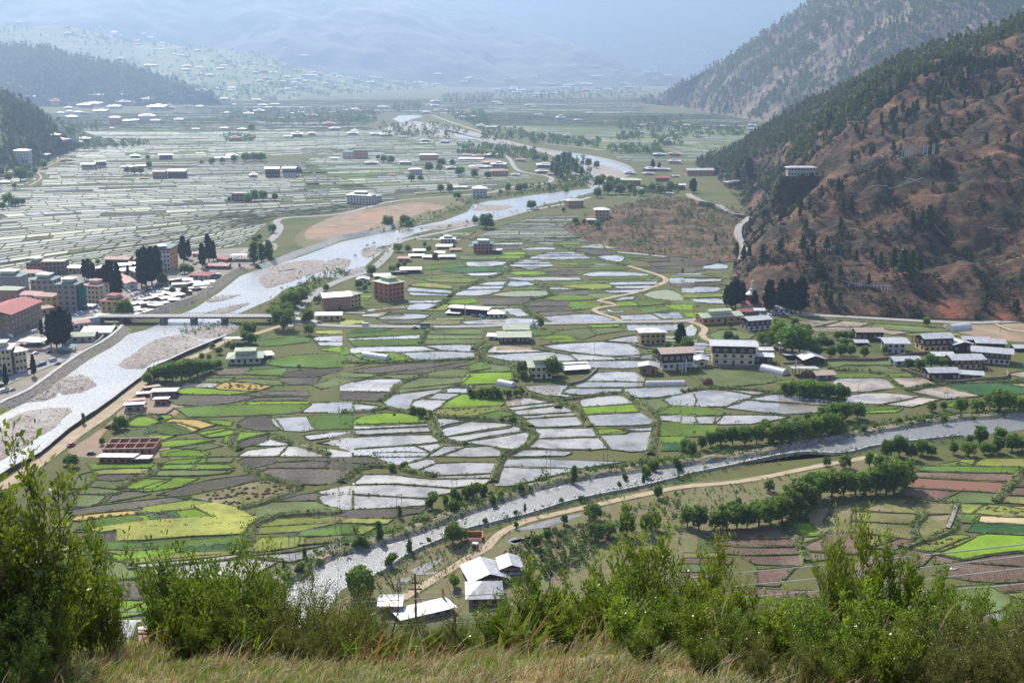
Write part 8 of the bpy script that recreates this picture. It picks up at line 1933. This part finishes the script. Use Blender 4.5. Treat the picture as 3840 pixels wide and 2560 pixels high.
for t, x, y, h, c, lb in (('F', 645, 975, 75, M_FLAGC, 'yellow and red prayer flag right of the largest farmhouse'), ('F', 15, 1010, 110, M_FLAG, 'white prayer flag before the timber house'), ('E', 843, 615, 90, M_FLAGC, 'coloured prayer flag pole beside the fuel station'), ('E', 940, 895, 90, M_FLAGC, 'red and white prayer flag beside the winding field path'), ('F', 765, 1010, 110, M_FLAG, 'white prayer flag at the haystack shed'), ('F', 72, 605, 85, M_FLAGC, 'thin prayer flag left of the stepped green roofs'),
    ('F', 1565, 800, 65, M_FLAGC, 'orange prayer flag left of the ochre farmhouse'), ('F', 2090, 1000, 50, M_FLAGC, 'yellow prayer flag in the hamlet corner yard'), ('E', 2325, 1005, 70, M_FLAG, 'white and red prayer flag beside the metal roofed barn'), ('H', 690, 1020, 110, M_FLAGC, 'small orange flag in front of the nearest farmhouse')):
    q = hit(t, x, y); flagpole(q, h / (pxscale(q.y) * 1.8236), lb, None, c)
def string(t, a, b, lb, sag=.05):
    p, q = hit(t, *a), hit(t, *b); p = p + Vector((0, 0, 3.5)); q = q + Vector((0, 0, 3.5)); L = (q - p).length; n = max(6, int(L / 1.1)); mb = MB(); u = (q - p).normalized()
    P_ = []
    for k in range(n + 1):
        f = k / n; c = p.lerp(q, f); c.z = max(c.z - sag * L * 4 * f * (1 - f), drop(c.x, c.y) + 1.6); P_.append(c - p)
    mb.tube(P_, .04, n=3)
    for c in P_[:-1]: mb.poly([c, c + u * .95, c + u * .95 - Vector((0, 0, .5)), c - Vector((0, 0, .5))])
    o = mb.build('prayer_flag_string', M_FLAG); o.location = p; setp(o, lb, 'prayer flags')
for t, a, b, lb in (('C', (1760, 640), (1950, 640), 'short sagging string of white prayer flags at the forest edge'), ('C', (1800, 780), (1955, 642), 'string of prayer flags hanging downhill from the forest edge'), ('C', (1840, 595), (2080, 500), 'highest long string of prayer flags climbing the ridge'), ('C', (1300, 890), (1520, 805), 'string of white prayer flags across the left hillside pines'), ('C', (1360, 1150), (1560, 960), 'steep string of prayer flags left of the flag pole row'),
    ('C', (1195, 1350), (1640, 1238), 'longest straight string of prayer flags over the bare slope'), ('C', (1510, 1235), (1625, 1272), 'short string of prayer flags crossing the longest one'), ('C', (1380, 1030), (1475, 1055), 'upper short flag string touching the pole row'), ('C', (1350, 1080), (1480, 1085), 'lower short flag string touching the pole row'), ('C', (1095, 1270), (1160, 1335), 'reddish short flag string among dark pines'),
    ('F', (880, 150), (1000, 162), 'flag string at the left end of the rocky ledge'), ('F', (1180, 165), (1265, 170), 'sagging flag string at the right end of the rocky ledge'), ('F', (1180, 275), (1305, 272), 'white flag string below the rocky ledge'), ('F', (1710, 0), (1790, 85), 'flag string hanging down near the tall pine'), ('F', (2080, 32), (2230, 40), 'small flag string near the right frame edge'), ('F', (1085, 395), (1410, 430), 'long flag string over the lower hillside poles')):
    string(t, a, b, lb)
# people working in the fields (each one continuous body)
def person(t, x, y, yaw, pose, cloth, lb, h=1.65):
    q = hit(t, x, y); vs = []; es = []; rd = []
    def V_(p, r_): vs.append(p); rd.append(r_); return len(vs) - 1
    bend = .9 if pose == 'bend' else .05; pel = V_((0, 0, .86), .15); ch = V_((0, math.sin(bend) * .42, .86 + math.cos(bend) * .42), .17); nk = V_((0, math.sin(bend) * .58, .86 + math.cos(bend) * .58), .06); hd = V_((0, math.sin(bend) * .70, .86 + math.cos(bend) * .70), .105); tp = V_((0, math.sin(bend) * .80, .86 + math.cos(bend) * .80), .08)
    es += [(pel, ch), (ch, nk), (nk, hd), (hd, tp)]
    for s_ in (-1, 1):
        k = V_((s_ * .11, .04 if s_ > 0 else -.06, .46), .075); f = V_((s_ * .12, 0.02 + .06 * s_, .06), .05); toe = V_((s_ * .13, .16 + .06 * s_, .03), .04); es += [(pel, k), (k, f), (f, toe)]
        c = Vector(vs[ch]); e = V_((s_ * .25, c.y + .1, c.z - .24), .05); w_ = V_((s_ * .22, c.y + .3, c.z - (.42 if pose == 'bend' else .30)), .035); hn = V_((s_ * .2, c.y + .36, c.z - (.5 if pose == 'bend' else .33)), .04); es += [(ch, e), (e, w_), (w_, hn)]
    me = bpy.data.meshes.new('person'); me.from_pydata([tuple(Vector(v) * h / 1.66) for v in vs], es, []); o = link('person', me, [cloth]); o.location = q; o.rotation_euler = (0, 0, yaw)
    md = o.modifiers.new('skin', 'SKIN'); o.modifiers.new('sub', 'SUBSURF').levels = 1
    for i, sv in enumerate(me.skin_vertices[0].data): sv.radius = (rd[i], rd[i]); sv.use_root = i == 0
    setp(o, lb, 'person')
CL = [simple('dark red cloth', (.22, .05, .05)), simple('navy cloth', (.05, .06, .12)), simple('brown cloth', (.16, .10, .06)), simple('white cloth', (.6, .58, .55))]
for i, (t, x, y, p, lb) in enumerate((('G', 1310, 375, 'stand', 'person standing at the corner of the yellow green strip'), ('G', 1330, 368, 'bend', 'person bending beside the standing one with a white bundle'), ('G', 1236, 396, 'bend', 'person bending over the bright seedling bed'), ('G', 1765, 535, 'stand', 'person in dark clothes on the path right of the ripe wheat'), ('G', 1762, 240, 'stand', 'person standing among the small heaps in the khaki field'), ('G', 1880, 222, 'bend', 'person bending in the khaki field with small heaps'),
    ('G', 1735, 672, 'bend', 'person crouching at the edge of the lowest flooded field'), ('E', 333, 1343, 'stand', 'left person on the dark bank below the bright green field'), ('E', 398, 1343, 'bend', 'right person on the dark bank below the bright green field'), ('E', 357, 768, 'stand', 'person on the thin flooded strip below the bridge road'), ('E', 1395, 330, 'stand', 'person between the seedling field and the bare plot'), ('E', 30, 362, 'stand', 'person walking on the pale river road'))):
    person(t, x, y, i * 1.1, p, CL[i % 4], lb)
# small heaps of cut crop
M_HEAP = mat('cut crop heap', (.15, .10, .05), (.1, .065, .035), 3, .95)
r = random.Random(8); hm_ = MB()
o = None; HP = []
for t, s_, n in (('G', '1290,300 1800,195 1880,195 2030,228 1700,335 1600,360', 62), ('D', '1500,1100 1560,1070 1840,1095 1750,1118', 22), ('I', '1600,650 1800,575 1970,572 1800,650', 12), ('I', '2020,410 2070,365 2320,370 2330,425', 14), ('E', '680,1285 720,1245 1060,1235 1060,1260 900,1290', 16), ('G', '560,450 940,398 950,408 620,455', 9)):
    pl = gp(t, s_); xs = [p.x for p in pl]; ys = [p.y for p in pl]; k = 0
    while k < n:
        q = Vector((r.uniform(min(xs), max(xs)), r.uniform(min(ys), max(ys)), .2))
        if inside(q, pl): HP.append((q, t)); k += 1
mb = MB(); mb.grid([[Vector((rr2 * math.cos(6.283 * k / 8), rr2 * math.sin(6.283 * k / 8), z)) for k in range(8)] for rr2, z in ((.75, 0), (.6, .3), (.25, .55), (.03, .62))], closed=True); o = mb.build('crop_heap', M_HEAP); hme = o.data; bpy.data.objects.remove(o)
HN = {'G': 'khaki field', 'D': 'orange stubble field', 'I': 'right hand field', 'E': 'yellow central field'}
HP.sort(key=lambda a: (a[1], a[0].x / a[0].y))
gc = {}
for i, (q, t) in enumerate(HP): o = bpy.data.objects.new('crop_heap', hme); COL.objects.link(o); o.location = q; sc_ = r.uniform(.7, 1.3); o.scale = (sc_ * 1.2, sc_, sc_); setp(o, ordn(gc.setdefault(t, [0])[0], 500) + 'small brown heap of cut crop on the ' + HN[t] , 'heap', 'heaps of cut crop'); gc[t][0] += 1

# fence, dead trunks and little shelter near the farm
pl = smooth_line(gp('H', '1085,575 1040,600 960,660 860,730 760,790 650,865 545,950'), 3.2); root = empty('track_fence', pl[0]); setp(root, 'wire fence with thin dark posts along the sandy track by the nearest farm', 'fence')
mb = MB(); mb.tube([(0, 0, -.2), (0, 0, 1.5)], .07, n=5); o = mb.build('post', M_BARK); pm = o.data; bpy.data.objects.remove(o)
for q in pl: o = bpy.data.objects.new('post', pm); COL.objects.link(o); o.parent = root; o.location = q - pl[0]
mb = MB()
for z in (.7, 1.3): mb.tube([q - pl[0] + Vector((0, 0, z)) for q in pl], .02, n=3)
mb.build('wire', M_STEEL, root)
pl = smooth_line(gp('H', '1110,560 1200,520 1330,500 1400,510 1500,540 1480,620'), 3.2); root = empty('pool_fence', pl[0]); setp(root, 'post fence curving round the blue pool', 'fence')
for q in pl: o = bpy.data.objects.new('post', pm); COL.objects.link(o); o.parent = root; o.location = q - pl[0]
ST = [(1485, 640, 40), (1500, 625, 45), (1510, 600, 40), (1565, 680, 40), (1575, 700, 40), (1590, 690, 55), (1605, 660, 60), (1500, 730, 35), (1520, 770, 60), (1555, 760, 50), (1580, 770, 40), (1625, 770, 60), (1640, 740, 60), (1670, 760, 50), (1450, 760, 40), (1690, 700, 40)]
for i, (x, y, h) in enumerate(ST):
    q = hit('H', x, y); hh = h / (pxscale(q.y) * 1.8236); mb = MB(); mb.tube([(0, 0, -.2), (.1, 0, hh * .5), (.05 + .2 * (i % 3 - 1), 0, hh)], [.22, .18, .12], n=6); mb.tube([(.1, 0, hh * .6), (.5 * (1 - 2 * (i % 2)), .1, hh * .85)], [.09, .04], n=4)
    o = mb.build('dead_trunk', M_BARK); o.location = q; setp(o, ordn(i, len(ST)) + 'cut dead trunk standing on the pasture', 'stump', 'dead trunks on the pasture')
house('H', 893, 655, 928, 660, 38, 1.6, 'tan', 'grey', 'flat', 1, 1, 'small_shelter', 'tiny concrete pump shelter beside the sandy track', 'shelter', over=.1, nside=1)
q = hit('H', 905, 600); mb = MB(); mb.grid([[Vector((rr2 * 2 * math.cos(6.283 * k / 14) * (1 + .1 * math.sin(k * 3)), rr2 * math.sin(6.283 * k / 14), z)) for k in range(14)] for rr2, z in ((2.4, 0), (1.7, .6), (.9, 1.1), (.1, 1.3))], closed=True); o = mb.build('earth_pile', M_FIELD['R'], smooth=True); o.location = q; setp(o, 'red earth pile inside the broken brick enclosure', 'earth pile')
